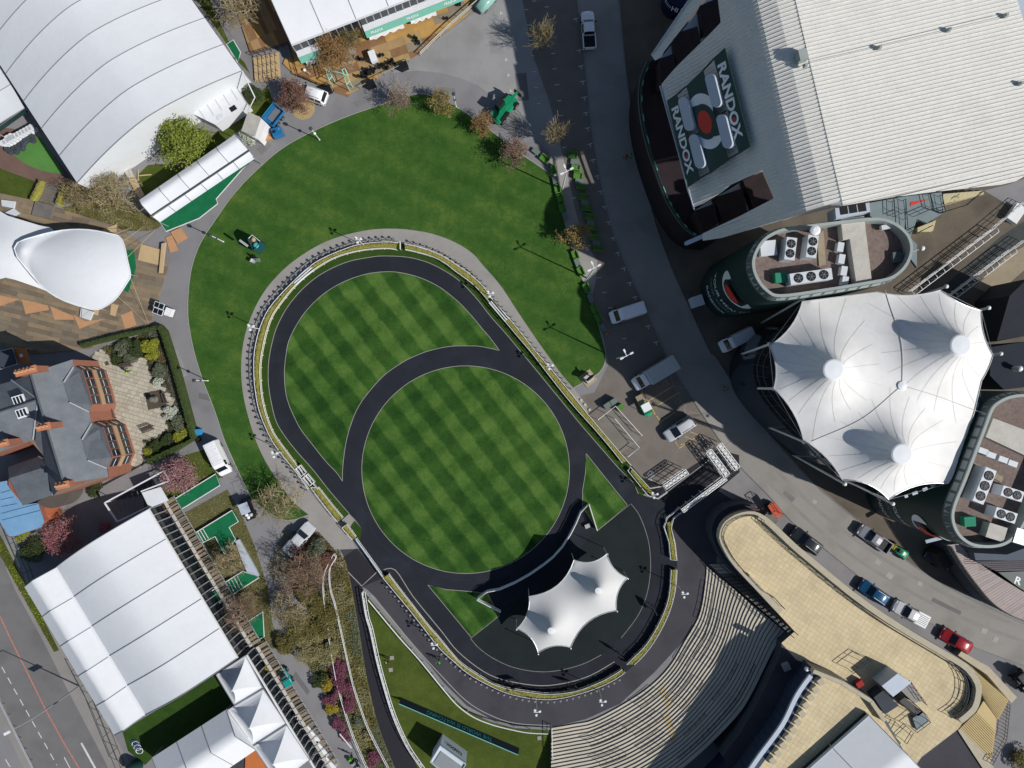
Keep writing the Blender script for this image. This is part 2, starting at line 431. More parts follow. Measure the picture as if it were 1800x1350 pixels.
# ---- concrete path round the hedge, laid as a band; the track and turf islands lie above it
RAIL_OUT_W = smooth([(546,857),(541,860),(530,842),(516,824),(494,797),(475,769),(456,724),(448,682),(446,650),(447,619),(454,585),(466,554),(483,529),(516,494),(546,467),(571,452),(607,437),(634,429),(675,425),(697,426)][1:],5)
RAIL_IN_W = smooth([(559,860),(536,836),(522,819),(506,798),(482,765),(473,746),(465,722),(459,693),(456.5,658),(458,630),(466,590),(476,559),(491,535),(518,502),(551,474),(589,452),(632,440),(675,436),(696,438)],5)
RAIL_OUT_E = smooth([(711,428),(743,436),(778,450),(805,467),(825,481),(848,502),(866,527),(901,567),(941,617),(961,640),(1000,687),(1042,739),(1103,811),(1109,817)],5)
RAIL_IN_E = smooth([(712,438),(738,444),(760,451),(780,461),(800,476),(833,501),(863,534),(892,570),(936,622),(949,639),(1001,705),(1051,761),(1081,797),(1094,814)],5)
sheet("concrete_path", PATH_OUT + [(541,915),(560,935),(604,984),(626,965),(612,935),(600,905)] + RAIL_IN_W + RAIL_IN_E[:-12] + [(1033,738)],0.014, MAT['concrete'])
# ---- dark rubber track; one sheet under the turf islands
TRACK_OUT_W = smooth([(614,903),(578,861),(553,829),(524,796),(504,771),(487,744),(479,717),(473,684),(471.5,658),(473,631),(479,600),(488,572),(506,539),(533,507),(566,481),(609,461),(652,452),(677,450),(715,452),(748,460),(778,474),(808,494),(838,525),(863,557),(888,585),(913,615),(933,639),(1001,722),(1019,744),(1083,818),(1112,848),(1122,868)],5)
verge_pts = RAIL_OUT_W[4:] + RAIL_OUT_E + [(1145,858),(1128,872),(1119,868)] + [(614,903),(600,918)]
sheet("verge", verge_pts, 0.022, MAT['verge'])
S_OUT = smooth([(673,1016),(689,1035),(718,1070),(747,1107),(773,1140),(798,1163),(824,1185),(856,1203),(887,1217),(922,1226),(953,1229.5),(976,1229),(1007,1223),(1040,1213),(1073,1199),(1099,1182),(1131,1153),(1155,1120),(1176,1078),(1187,1038),(1190,1002),(1190,985),(1187,956),(1180,929),(1184,912),(1202,899)],4)
sheet("parade_track", TRACK_OUT_W + [(1160,880),(1200,897)] + list(reversed(S_OUT)) + [(640,975),(632,955),(636,929),(625,914)],0.026, MAT['track'])
struct(MB().ribbon(WL(TRACK_OUT_W),0.07,0.0,0.05).build("kerb", MAT['kerb']))
sheet("verge", [(612,934),(623,915),(636,929),(632,955),(627,948)],0.034, MAT['verge'])
sheet("concrete_path", [(601,914),(614,903),(625,914),(611,928)],0.036, MAT['concrete'])
# ---- striped turf islands
ISLE_A = smooth([(602,846),(592,831),(572,810),(549,781),(529,755),(516,730),(508,711),(502,687),(500,654),(503,623),(508,599),(521,572),(538,547),(566,519),(601,497),(639,483),(672,478),(702,479),(738,488),(773,505),(805,530),(828,554),(848,578),(860,592),(878,616)],5) + \
         smooth([(878,616),(848,609.5),(828,608),(790,609),(753,617),(727,627),(706,638),(675,660),(646,692),(628,719),(615,752),(607,785),(602.5,823),(602,846)],5)[1:-1]
ISLE_B = circle((818.5,825.5),182.5,96)
ISLE_E = [(1030,797),(1103,888),(1051,932),(1044,922),(1024,890),(1024,862),(1029,832)]
ISLE_S = [(752,1028),(784,1036),(827,1039.5),(857,1043),(870,1068),(878,1082),(829,1121)]
for pts in (ISLE_A, ISLE_B, ISLE_E, ISLE_S):
    sheet("turf_island", pts, 0.045, MAT['lawn_s'])
    struct(MB().ribbon(WL(pts),0.065,0.02,0.04, closed=True).build("turf_edging", MAT['kerb']))
# ---- green-black floor of the unsaddling area, with its pale line
ARC = smooth([(1109,885.5),(1124.5,907),(1138,944),(1143,976),(1142.7,1011),(1135.6,1049),(1120,1084),(1092,1121)],5)
ARC2 = smooth([(1057,1151),(1022,1168),(978,1179),(940,1180),(900,1172),(867,1157),(842,1139),(827,1122)],5)
sheet("parade_floor", [(1051,932)] + ARC + ARC2 + [(878,1082),(872,1070),(900,1060),(960,1030),(1000,995),(1030,950)],0.034, MAT['mat'])
mk = MB()
mk.ribbon(WL(ARC),0.09,0.05); mk.ribbon(WL(ARC2),0.09,0.05); mk.ribbon(WL([(1109,885.5),(1051,932)]),0.05,0.05)
struct(mk.build("floor_line", MAT['line_grey']))
mk = MB(); mk.ribbon(WL(smooth([(672,1002),(695,1002),(726,1048),(775,1108),(805,1145),(850,1180),(890,1196),(950,1205),(1000,1199),(1040,1186),(1080,1163)],4)),0.10,0.0,0.06)
struct(mk.build("kerb", MAT['kerb']))
# ---- dark walkways south of the ring
LEG_W = smooth([(607,985),(618,1030),(632,1110),(645,1190),(667,1280),(700,1362)],4)     # western edge of the black path
LEG_E = smooth([(740,1362),(714,1305),(693,1250),(676,1205),(662,1150),(649,1090),(640,1040),(634,1030)],4)
sheet("walkway", [(597,966),(640,964),(673,1016)] + S_OUT[1:] + [(1262,862),(1290,880),(1262,960),(1258,1000),(1245,1060),(1215,1112),(1150,1182),(1090,1237),(1030,1264),(968,1279),(905,1276),(860,1262),(820,1240),(780,1200),(740,1150),(700,1100),(660,1050),(645,1036),(634,1030)] , 0.016, MAT['walk'])
sheet("walkway", [(597,984),(626,964),(673,1016),(636,1032)] + list(reversed(LEG_E))[1:] + list(reversed(LEG_W)),0.0205, MAT['walk_dk'])
sheet("walkway", [(1109,830),(1145,875),(1200,897),(1262,862),(1300,830),(1299,800),(1262,790),(1200,830),(1160,852)],0.0215, MAT['walk_dk'])
mk = MB(); mk.ribbon(WL([(597,990),(636,1030),(662,1006)]),0.12,0.0,0.05); mk.ribbon(WL([(1160,874),(1250,806),(1330,737)]),0.08,0.0,0.045)
struct(mk.build("kerb", MAT['kerb']))
# ---- sunny lawn with the banner
LAWN_SE = [(640,1040),(660,1065),(700,1112),(740,1160),(780,1210),(820,1248),(860,1268),(905,1280),(970,1284),(972,1362),(736,1362)] + LEG_E[1:-2]
sheet("lawn", LAWN_SE, 0.024, MAT['lawn_y'])
struct(MB().ribbon(WL(smooth([(652,1045),(690,1090),(735,1143),(780,1192),(820,1232),(860,1256),(905,1271),(966,1275)],4)),0.10,0.0,0.05).build("kerb", MAT['kerb']))
# planting bed between the black path and the lane
BED = [(578,978),(597,966),(607,985)] + LEG_W[1:] + [(650,1362),(617,1290),(590,1250),(560,1200),(545,1175),(530,1150),(540,1080),(556,1010)]
sheet("planting_bed", BED, 0.006, MAT['soil_dry'])
sheet("planting_bed", smooth([(560,935),(590,965),(600,985),(600,1040),(560,1060),(520,1040),(500,1000),(520,960)],3, True),0.010, MAT['soil'])
# grass between decks on the west side, garden lawns, verge by the main road
sheet("grass_strip", [(318,905),(400,860),(425,905),(448,960),(470,1030),(480,1100),(505,1140),(450,1140),(360,1010),(330,960)],0.008, MAT['soil_dry'])
sheet("grass_strip", [(325,800),(360,790),(392,840),(385,840),(330,880),(255,910),(250,850)],0.009, MAT['lawn_y'])
sheet("grass_strip", [(0,940),(6,950),(104,1143),(95,1146),(-40,905),(-40,850)],0.008, MAT['lawn_y'])
sheet("grass_strip", [(-40,220),(60,230),(140,330),(110,360),(-40,330)],0.005, M("brick_path", (0.17,0.105,0.085), var=0.2, scale=0.5))
sheet("garden_lawn", smooth([(20,262),(55,250),(70,240),(110,300),(106,305),(75,300),(40,285)],2, True),0.012, lawn_mat("artificial_turf_bright", (0.075,0.20,0.045),(0.095,0.245,0.058),(0.115,0.28,0.07),0.3))
sheet("garden_lawn", [(-40,275),(10,300),(60,318),(52,352),(-40,332)],0.010, MAT['lawn_y'])
sheet("garden_lawn", [(240,310),(260,290),(325,285),(430,190),(470,150),(480,178),(470,200),(430,222),(300,320),(250,350)],0.010, MAT['lawn_y'])
sheet("garden_lawn", smooth([(110,365),(200,350),(245,372),(278,380),(285,395),(262,406),(205,403),(150,385)],2, True),0.010, MAT['soil_dry'])
sheet("garden_lawn", [(350,-40),(410,90),(430,110),(440,130),(420,110),(340,-10)],0.006, MAT['lawn_y'])
# ---- main road at the bottom left
struct(MB().sheet(WL([(-60,905),(25,965),(125,1150),(205,1300),(240,1362),(-300,1362),(-300,905)]),0.002).build("pavement", M("footway_asphalt", (0.27,0.256,0.238), var=0.12, scale=0.3, scale2=10, grime=0.15)))
sheet("main_road", [(-60,905),(0,975),(28,1040),(75,1125),(120,1215),(170,1310),(196,1362),(62,1362),(40,1310),(0,1225),(-60,1110)],0.006, M("main_road_asphalt", (0.175,0.172,0.17), var=0.14, scale=0.2, scale2=12, grime=0.2))
sheet("main_road", [(-60,1180),(0,1265),(48,1362),(-160,1362)],0.006, MAT['asphalt'])
mk = MB(); mk.ribbon(WL([(-8,1066),(18,1122),(48,1182),(78,1243),(110,1302),(146,1362)]),0.16,0.012)
struct(mk.build("road_line", MAT['line_red']))
mk = MB()
def dashes(mk, a, b, dash, gap, w, z):
    a, b = Vector(W2(a)), Vector(W2(b)); L = (b - a).length; d = (b - a) / L; t = 0
    while t < L:
        mk.ribbon([tuple(a + d * t), tuple(a + d * min(L, t + dash))], w, z); t += dash + gap
dashes(mk, (3,1172),(100,1345),1.0,0.75,0.13,0.012)
dashes(mk, (10,1335),(28,1365),1.2,0.8,0.13,0.012)
mk.ribbon(WL([(143,1306),(170,1355)]),0.28,0.012); mk.ribbon(WL([(113,1331),(124,1352)]),0.12,0.012)
struct(mk.build("road_line", MAT['line_white']))
# ---- markings of the parking strip
mk = MB()
def tmark(px, py, ang, L=0.75, w=0.09, stem=True, z=0.014):
    c = Vector(W2((px, py))); d = Vector((cos(ang), sin(ang))); n = Vector((-d.y, d.x))
    mk.ribbon([tuple(c - d * L / 2), tuple(c + d * L / 2)], w, z)
    if stem: mk.ribbon([tuple(c), tuple(c - n * L * 0.62)], w, z + 0.001)
for p in [(880,23),(884,50),(885,78),(889,105),(893,132),(897,160)]: tmark(*p, radians(80),0.5)
for p in [(925,17),(929,44),(932,71),(936,98),(939,126),(943,154),(947,182),(987,231)]: tmark(*p, radians(-4),0.55, stem=False)
for p in [(939,2),(961,12),(965,39),(968,66),(972,94),(975,121),(979,149),(983,177),(986,203),(992,259),(1009,348),(1035,432),(1053,488),(1062,514),(1073,541),(1097,595)]: tmark(*p, radians(8),0.6, stem=False)
for p in [(1012,33),(1018,88),(1021,116),(1024,143),(1027,171),(1030,198),(1033,225),(1037,253),(1042,281),(1050,309),(1056,336),(1063,363),(1070,390),(1078,418),(1086,444),(1097,471),(1107,497),(1116,522),(1139,573),(1153,601)]: tmark(*p, radians(14),0.75)
struct(mk.build("bay_marking", MAT['line_white']))
mk = MB()
def pl(pts, w=0.1, z=0.0135): mk.ribbon(WL(pts), w, z)
pl([(1127,686),(1152,729)]); pl([(1154,731),(1163,743)]); pl([(1138,706),(1184,678)]); pl([(1147,718),(1194,690)]); pl([(1140,707),(1157,711),(1148,718)],0.07)
pl([(1162,741),(1187,724)]); pl([(1172,756),(1207,733)]); pl([(1187,776),(1194,788),(1233,762)]); pl([(1195,782),(1208,778)],0.07); pl([(1204,767),(1217,773)],0.07); pl([(1213,759),(1226,764)],0.07)
struct(mk.build("bay_marking", MAT['line_yellow']))
mk = MB()
for pts in ([(1176,652),(1184,678),(1202,682)],[(1206,738),(1213,724),(1232,728)],[(1207,733),(1202,715)],[(1212,735),(1248,752)],[(1184,678),(1206,715)],[(1207,596),(1215,590),(1221,600),(1212,606),(1207,596)]): mk.ribbon(WL(pts),0.08,0.0135)
for cx, cy in ((1170,674),(1192,706)):
    mk.ribbon(WL(circle((cx, cy),4.5,12)),0.08,0.0145, closed=True); mk.ribbon(WL([(cx + 2, cy - 8),(cx + 1, cy),(cx + 8, cy + 1)]),0.08,0.0155)
struct(mk.build("bay_marking", M("worn_marking", (0.27,0.26,0.23), var=0.3, scale=3)))
# concrete patches and covers in the road
for pts in ([(1066,346),(1083,344),(1085,354),(1069,356)],[(1091,360),(1103,356),(1108,368),(1097,374)]):
    struct(MB().ribbon(WL(pts),0.06,0.017, closed=True).build("road_patch", MAT['line_grey']))
for c, s_, a in (((1432,882),0.62,-35),((1543,988),0.8,-40),((1564,1012),0.95,-35),((1617,1026),0.7,-35),((1730,1109),0.85,-20),((1750,1124),0.85,60),((507,834),0.6,-40)):
    v = W(*c); mb = MB().box((v.x, v.y, 0.02),(s_, s_ * 0.8,0.012), radians(a)); mb.build("manhole_cover", MAT['kerb'], g, world=False)
sheet("parking_patch", [(1050,738),(1078,716),(1126,773),(1090,798),(1078,787)],0.013, M("concrete_worn", (0.20,0.185,0.16), var=0.25, scale=0.5, grime=0.3))
sheet("parking_patch", [(1130,842),(1144,825),(1154,836),(1142,850)],0.0155, MAT['concrete'])
# pale paved strip between the lawn and the parking bays
sheet("pavement", [(962,228),(980,222),(986,262),(996,300),(1003,330),(1010,365),(1020,400),(1032,432),(1050,458),(1048,490),(1040,522),(1062,600),(1064,628),(1060,600),(1044,548),(1020,480),(1000,420),(986,365),(976,330),(968,300)],0.011, MAT['concrete'])

# repairs, tyre-worn strips and drains in the tarmac
rp_m = [M("tarmac_repair_%d" % i, c, var=0.15, scale=0.6, scale2=12) for i, c in enumerate(((0.19,0.185,0.185),(0.27,0.262,0.258),(0.155,0.15,0.15)))]
for i, pts in enumerate(([(450,262),(470,246),(478,256),(459,273)],[(300,620),(313,614),(330,660),(318,664)],[(395,700),(350,690),(349,700),(392,711)],[(620,180),(655,165),(660,174),(626,189)],[(860,60),(885,60),(886,95),(862,94)],[(905,130),(925,128),(930,176),(911,178)],[(420,800),(432,796),(445,828),(433,834)],[(575,1240),(585,1250),(600,1275),(590,1278)],[(520,1180),(545,1215),(540,1222),(515,1188)],[(760,152),(800,156),(800,164),(762,160)])):
    struct(MB().sheet(WL(pts),0.0062 + 0.0004 * i).build("tarmac_repair", rp_m[i % 3]))
for i, pts in enumerate(([(1450,930),(1490,960),(1484,968),(1444,938)],[(1640,1050),(1690,1075),(1686,1086),(1634,1061)],[(1380,862),(1398,876),(1390,886),(1372,872)],[(1090,180),(1100,180),(1103,215),(1094,216)])):
    struct(MB().sheet(WL(pts),0.0145).build("tarmac_repair", rp_m[(i + 1) % 3]))
mk = MB()
for ln in ([(1350,812),(1430,890),(1520,960),(1620,1022),(1720,1072),(1800,1104)],[(1330,825),(1410,905),(1500,978),(1600,1040),(1700,1090),(1800,1128)]): mk.ribbon(WL(smooth(ln, 5)),0.5,0.0148)
struct(mk.build("tyre_wear", M("tyre_wear_strip", (0.255,0.244,0.225), var=0.15, scale=0.5, scale2=8)))
mk = MB()
for k in range(14):
    a = radians(200 + k * 11); mk.ribbon([(W(818,825).x + 15.6 * cos(a + 0.02 * j), W(818,825).y + (15.6 + 0.2 * sin(k)) * sin(a + 0.02 * j)) for j in range(7)],0.05,0.0275)
struct(mk.build("hoof_scuff", M("scuffed_rubber", (0.034,0.037,0.044), var=0.3, scale=2)))
# ================================================================ white rails, hedges, bollards, gates of the ring
MAT['white'] = M("white_rail_plastic", (0.78,0.78,0.77), rough=0.4, var=0.05, scale=1.0, spec=0.4)
MAT['steel'] = M("galvanised_steel", (0.50,0.51,0.52), rough=0.45, var=0.12, scale=2.0, metal=0.5)
MAT['black'] = M("black_metal", (0.012,0.012,0.014), rough=0.5, var=0.2, scale=2.0)
MAT['hedge'] = M("hedge_yellow_green", (0.16,0.155,0.024), c2=(0.36,0.33,0.075), scale=2.0, scale2=14, bump=0.6, bscale=25, rough=0.9, contrast=(0.36,0.64))
MAT['hedge_leaf'] = M("hedge_leaf_pale", (0.22,0.21,0.035), c2=(0.46,0.42,0.12), scale=3.0, scale2=20, rough=0.8)
POST = {}
def post_mesh(h, r):
    k = (round(h, 2), round(r, 3))
    if k not in POST:
        mb = MB(); mb.cyl((0,0,0),(0,0, h), r, 6)
        o = mb.build("post", MAT['white'], loc=(0,0,0)); POST[k] = o.data; bpy.data.objects.remove(o)
    return POST[k]
def fence(pts, label, name="running_rail", cat="rail", ztop=1.05, rails=(1.05,0.55), step=1.75, r=0.045, pr=0.04, mat=None, group=None, zp=None, z0=0.0, spl=0, arms=0.0, closed=False):
    zz = ztop if zp is None else zp
    w = [Vector(W2(p, zz + z0)) for p in (smooth(pts, spl) if spl else pts)]
    if closed: w.append(w[0].copy())
    c = w[len(w) // 2]
    t = thing(name, label, cat, (c.x, c.y, z0),0, group)
    m = mat or MAT['white']
    for i, z in enumerate(rails):
        MB().tube([(p.x, p.y, z0 + z) for p in w], r if i == 0 else r * 0.8,6).build("top_rail" if i == 0 else "lower_rail", m, t, 0,1)
    me = post_mesh(ztop, pr)
    for p in resample([(q.x, q.y) for q in w], step):
        o = bpy.data.objects.new("post", me); COL.objects.link(o); o.parent = t
        if mat is not None:
            o = o
        o.location = (p.x - c.x, p.y - c.y, 0)
    if mat is not None and mat != MAT['white']:
        me2 = me.copy(); me2.materials.clear(); me2.materials.append(mat)
        for ch in t.children:
            if ch.name.startswith("post"): ch.data = me2
    return t
def hedge(lo, li, label, n=None, h=0.92, group=None, name="ring_hedge", mat=None, leafmat=None, dens=42, jit=0.05, inset=0.12):
    """clipped hedge between two pixel lines"""
    A = [Vector(W2(p, 1.0)) for p in lo]; B = [Vector(W2(p, 1.0)) for p in li]
    L = plen(A); n = n or max(4, int(L / 0.16))
    A = resample(A, n=n); B = resample(B, n=n); mb = MB(); K = 8; rings = []
    for i in range(n + 1):
        a = A[i].lerp(B[i], inset); b = B[i].lerp(A[i], inset); ring = []
        for k in range(K):
            t = k / (K - 1); z = 0.0
            if k in (0, K - 1): u = 0 if k == 0 else 1; z = 0.0
            else: u = (k - 1) / (K - 3); z = h - 0.10 * (abs(u - 0.5) * 2) ** 4
            p = a.lerp(b, u)
            q = mnoise.noise_vector(Vector((p.x * 2.3, p.y * 2.3, z * 2 + k)))
            jx = jit if z > 0 else 0
            ring.append((p.x + q.x * jx * 1.4, p.y + q.y * jx * 1.4, z + q.z * jx * 1.8))
        rings.append(ring)
    mb.loft(rings, close=False, cap=False)
    t = thing(name, label, "hedge", ((A[0].x + B[-1].x) / 2,(A[0].y + B[-1].y) / 2,0),0, group)
    mb.build("foliage_mass", mat or MAT['hedge'], t, 1,1)
    lf = MB()
    for _ in range(int(L * dens)):
        i = random.random() * n; k = int(i); f = i - k
        a = A[k].lerp(A[min(k + 1, n)], f); b = B[k].lerp(B[min(k + 1, n)], f); p = a.lerp(b, random.uniform(0.10,0.9))
        s_ = random.uniform(0.04,0.085); an = random.random() * 6.28; z = h + random.uniform(-0.04,0.05)
        d = Vector((cos(an), sin(an), random.uniform(-0.5,0.5))) * s_; e = Vector((-sin(an), cos(an), random.uniform(-0.5,0.5))) * s_ * 0.7
        c = Vector((p.x, p.y, z)); lf.add([c - d, c + e, c + d, c - e],[(0,1,2,3)])
    stuff(lf.build("leaves", leafmat or MAT['hedge_leaf'], t, 0,1))
    return t
def cutpath(pts, a, b):
    """part of a pixel line between the points nearest a and b"""
    i = min(range(len(pts)), key=lambda k: (pts[k][0] - a[0]) ** 2 + (pts[k][1] - a[1]) ** 2)
    j = min(range(len(pts)), key=lambda k: (pts[k][0] - b[0]) ** 2 + (pts[k][1] - b[1]) ** 2)
    s_ = pts[min(i, j):max(i, j) + 1]
    return s_ if i <= j else list(reversed(s_))
GH = "clipped yellow hedges round the parade ring"
hedge([(546,857),(569,888),(592,917)],[(559,857),(581,885),(602,910)], "short yellow clipped hedge between the empty troughs and the corner gate", group=GH)
hedge([(601,928),(619,949)],[(609,922),(625,944)], "stubby yellow hedge block beside the closed long gate", group=GH)
hedge(cutpath(RAIL_OUT_W, (516,824),(516,494)), cutpath(RAIL_IN_W, (522,819),(518,502)), "long curving yellow hedge with dark bollards along its shaded path side", group=GH)
hedge(cutpath(RAIL_OUT_W, (546,467),(697,426)), cutpath(RAIL_IN_W, (551,474),(696,438)), "curving yellow hedge between the white bar gate and the foot entrance", group=GH)
hedge(cutpath(RAIL_OUT_E, (711,428),(862,520)), cutpath(RAIL_IN_E, (712,438),(856,527)), "curving yellow hedge on the sunny bend beside the foot entrance", group=GH)
hedge(cutpath(RAIL_OUT_E, (894,560),(1103,811)), cutpath(RAIL_IN_E, (886,563),(1094,814)), "long straight yellow hedge running down to the car park", group=GH)
hedge([(1112,824),(1130,845),(1146,863),(1151,870)],[(1108,830),(1124,850),(1139,867),(1150,874)], "small yellow hedge inside the looped rail at the car park corner", group=GH)
hedge([(1180,918),(1187,956),(1190,984)],[(1172,918),(1176,953),(1180,984)], "yellow hedge beside the black stained walkway", group=GH)
S_IN = smooth([(683,1010),(697,1029),(724,1064),(753,1101),(769,1119),(796,1152),(812,1168),(848,1192),(868,1203),(889,1210),(910,1214),(953,1220),(976,1220),(997,1218),(1020,1213),(1040,1205.5),(1060,1197),(1078,1187),(1093,1177),(1112,1158),(1138,1131),(1162,1089),(1176,1049),(1180,1002)],4)
hedge(cutpath(S_OUT, (1190,1002),(1113,1169)), cutpath(S_IN, (1180,1002),(1104,1166)), "curving yellow hedge in front of the stepped terracing", group=GH)
hedge(cutpath(S_OUT, (1099,1182),(673,1016)), cutpath(S_IN, (1093,1177),(683,1010)), "longest yellow hedge sweeping round the bottom of the parade ring", group=GH)
GR = "white rails round the parade ring"
fence(cutpath(RAIL_OUT_W, (541,860),(697,426)), "white outer rail along the shaded west bend of the ring", group=GR)
fence(cutpath(RAIL_IN_W, (559,860),(696,438)), "white inner rail along the west bend of the ring", group=GR)
fence(RAIL_OUT_E, "white outer rail from the foot entrance down to the car park", group=GR)
fence(RAIL_IN_E, "white inner rail casting a ladder shadow beside the east track", group=GR)
fence([(546,857),(569,888),(592,917),(602,910),(581,885),(559,857)], "white rail looped round the short corner hedge", group=GR, closed=True)
fence([(601,928),(619,949),(625,944),(609,922)], "white rail looped round the stubby hedge block", group=GR, closed=True)
fence(cutpath(S_OUT, (1099,1182),(673,1016)), "white outer rail along the bottom walkway bend", group=GR)
fence(cutpath(S_IN, (1093,1177),(683,1010)), "white inner rail on the track side of the bottom bend", group=GR)
fence(cutpath(S_OUT, (1190,1002),(1113,1169)), "white outer rail facing the stepped terracing", group=GR)
fence(cutpath(S_IN, (1180,1002),(1104,1166)), "white inner rail of the bend beside the terracing", group=GR)
fence([(1190,985),(1187,956),(1180,929),(1184,912),(1202,899),(1195,893),(1173,911),(1168,927),(1176,953),(1179,984)], "white rail looped round the hedge and bare corner by the covered gate", group=GR, closed=True)
fence([(1104,828),(1108,821),(1143,859),(1166,855),(1173,866),(1157,877),(1139,871)], "white rail looped round the small hedge at the car park corner", group=GR, closed=True)
fence([(697,426),(703,424),(703,437)], "white wicket gate at the foot entrance of the ring", name="wicket_gate", cat="gate", step=0.8)
# double rails across the gaps of the hedge
for a, b, c, d, lb in (((516,494),(546,467),(518,502),(551,474), "white bar gate in the west bend of the hedge"),((866,527),(894,560),(860,532),(888,565), "white bar gate in the east run of the hedge")):
    t = fence([a, b], lb, name="bar_gate", cat="gate", step=1.2, rails=(1.05,0.75,0.45))
    for q0, q1 in ((c, d),(((a[0] + c[0]) / 2,(a[1] + c[1]) / 2),((b[0] + d[0]) / 2,(b[1] + d[1]) / 2))):
        MB().bar(W(*q0,1.0), W(*q1,1.0),0.14,0.10).build("board", MAT['white'], t, 0,1)
# empty wooden troughs in the west rail
t = thing("planter_trough", "pair of empty white planter troughs set in the ring rail", "planter", W(533,840))
for a, b in (((519,825),(529,838)),((532,841),(544,855))):
    A, B = W(*a, 0.7), W(*b, 0.7); n = (B - A).normalized().cross(Vector((0,0,1)))
    for k in (-0.42,0.0,0.42): MB().bar(A - n * 0.55 + n * k, B - n * 0.55 + n * k, 0.10,0.5).build("side_board", MAT['white'], t, 0,1)
    for q in (A, B): MB().bar(q - n * 0.08, q - n * 1.02,0.08,0.66).build("end_board", MAT['white'], t, 0,1)
# closed gate at the south-west corner
t = fence([(625,948),(649,981),(673,1015)], "closed white and pale blue gate across the south-west entrance", name="long_gate", cat="gate", rails=(1.15,0.75,0.35), step=2.2, ztop=1.15)
pb = M("pale_blue_board", (0.50,0.62,0.66), var=0.08, rough=0.5)
for a, b in (((627,950),(648,979)),((650,982),(672,1013))): MB().bar(W(*a, 0.9), W(*b, 0.9),0.16,0.3).build("gate_leaf", pb, t, 0,1)
# bollards
bt = thing("bollard", "squat black bollard with flat grey top beside the ring rail", "bollard", (0,0,0),0, "bollards round the parade ring rail")
MB().lathe((0,0,0),[(0.10,0),(0.07,0.05),(0.06,0.62),(0.09,0.66)],8).build("stem", MAT['black'], bt)
MB().lathe((0,0,0),[(0.13,0.66),(0.17,0.68),(0.17,0.76),(0.12,0.80)],8).build("cap", M("bollard_cap_grey", (0.21,0.22,0.24), rough=0.6), bt)
first = True
def bollards(path, off, step, lab):
    global first
    w = [Vector(W2(p, 1.0)) for p in path]; R_ = resample(w, step)
    for i in range(len(R_)):
        d = (R_[min(i + 1, len(R_) - 1)] - R_[max(0, i - 1)]).normalized(); p = R_[i] + Vector((-d.y, d.x)) * off
        rz = atan2(d.y, d.x)
        if first: bt.location = (p.x, p.y, 0.016); bt.rotation_euler.z = rz; bt['label'] = lab; first = False
        else: dup(bt, (p.x, p.y, 0.016), rz, lab)
bollards(cutpath(RAIL_OUT_W, (541,860),(690,426)),0.52,0.90, "squat black bollard in the hedge's shadow on the west path")
bollards(cutpath(RAIL_OUT_E, (722,430),(1000,687)),0.42,0.92, "squat black bollard on the sunny path beside the east rail")
bollards(cutpath(S_OUT, (686,1031),(1085,1192)),-0.5,0.86, "squat grey-topped bollard on the dark walkway below the ring")

# ---- low white-topped fence round the unsaddling area
FC = [(1050,933),(1035.6,887),(1021,901),(1013,920),(1004,938),(989,962),(973,980),(957,993),(931,1011),(904,1026),(878,1037),(856,1041),(838,1055),(880,1076.7)]
t = fence(FC, "white boarded fence curving round the tented unsaddling area", name="boarded_fence", cat="fence", ztop=1.3, rails=(1.3,0.9,0.5), step=1.5, r=0.07)
w = [Vector(W2(p, 1.3)) for p in FC]
for i in range(len(w) - 1):
    MB().bar((w[i].x, w[i].y, 0.62),(w[i + 1].x, w[i + 1].y, 0.62),0.03,1.0).build("fence_board", pb if 5 < i < 9 else MAT['white'], t, 0,1)
# ---- running rails of the southern lawn and the path
fence([(647,1055),(700,1119),(736,1159),(780,1213),(804,1240),(831,1260),(862,1273),(896,1282),(927,1288),(963,1290)], "single thick white running rail along the banner lawn", ztop=1.1, rails=(1.1,), r=0.085, step=2.4, spl=4)
PD = [(636,1042),(643,1085),(650,1108),(661,1159),(672,1201),(690,1259),(714,1312),(741,1352)]
t = fence(PD, "white double rail beside the black path on the banner lawn side", ztop=1.1, rails=(1.1,0.7,0.35), step=1.9, spl=4, r=0.055)
w0 = [Vector(W2((p[0] + 5.5, p[1] - 2),1.1)) for p in smooth(PD, 4)]; w1 = [Vector(W2(p, 1.1)) for p in smooth(PD, 4)]
MB().tube([(p.x, p.y, 1.1) for p in w0],0.05,6).build("second_rail", MAT['white'], t, 0,1)
R0 = resample([(p.x, p.y) for p in w0], n=20); R1 = resample([(p.x, p.y) for p in w1], n=20)
for a, b in zip(R0, R1): MB().bar((a.x, a.y, 1.08),(b.x, b.y, 1.08),0.06,0.05).build("cross_bar", MAT['white'], t, 0,1)
# end post frame of that rail
fence([(586,975),(572,1002),(567,1024),(569,1055),(577,1117),(584,1161),(593,1208),(606,1254),(621,1299),(646,1356)], "white rail on the lane side of the shrub bed", ztop=1.1, rails=(1.1,0.6), step=1.9, spl=3)
fence([(586,975),(590,981),(580,998),(578,1016),(581,1041),(587,1060),(598,1108),(609,1159),(620,1206),(632,1243),(648,1286),(684,1356)], "white rail on the black path side of the shrub bed", ztop=1.1, rails=(1.1,0.6), step=1.9, spl=3)
fence([(970,1281),(971,1320),(972,1356)], "short white fence closing the left end of the terracing", ztop=1.2, rails=(1.2,0.6), step=1.5)
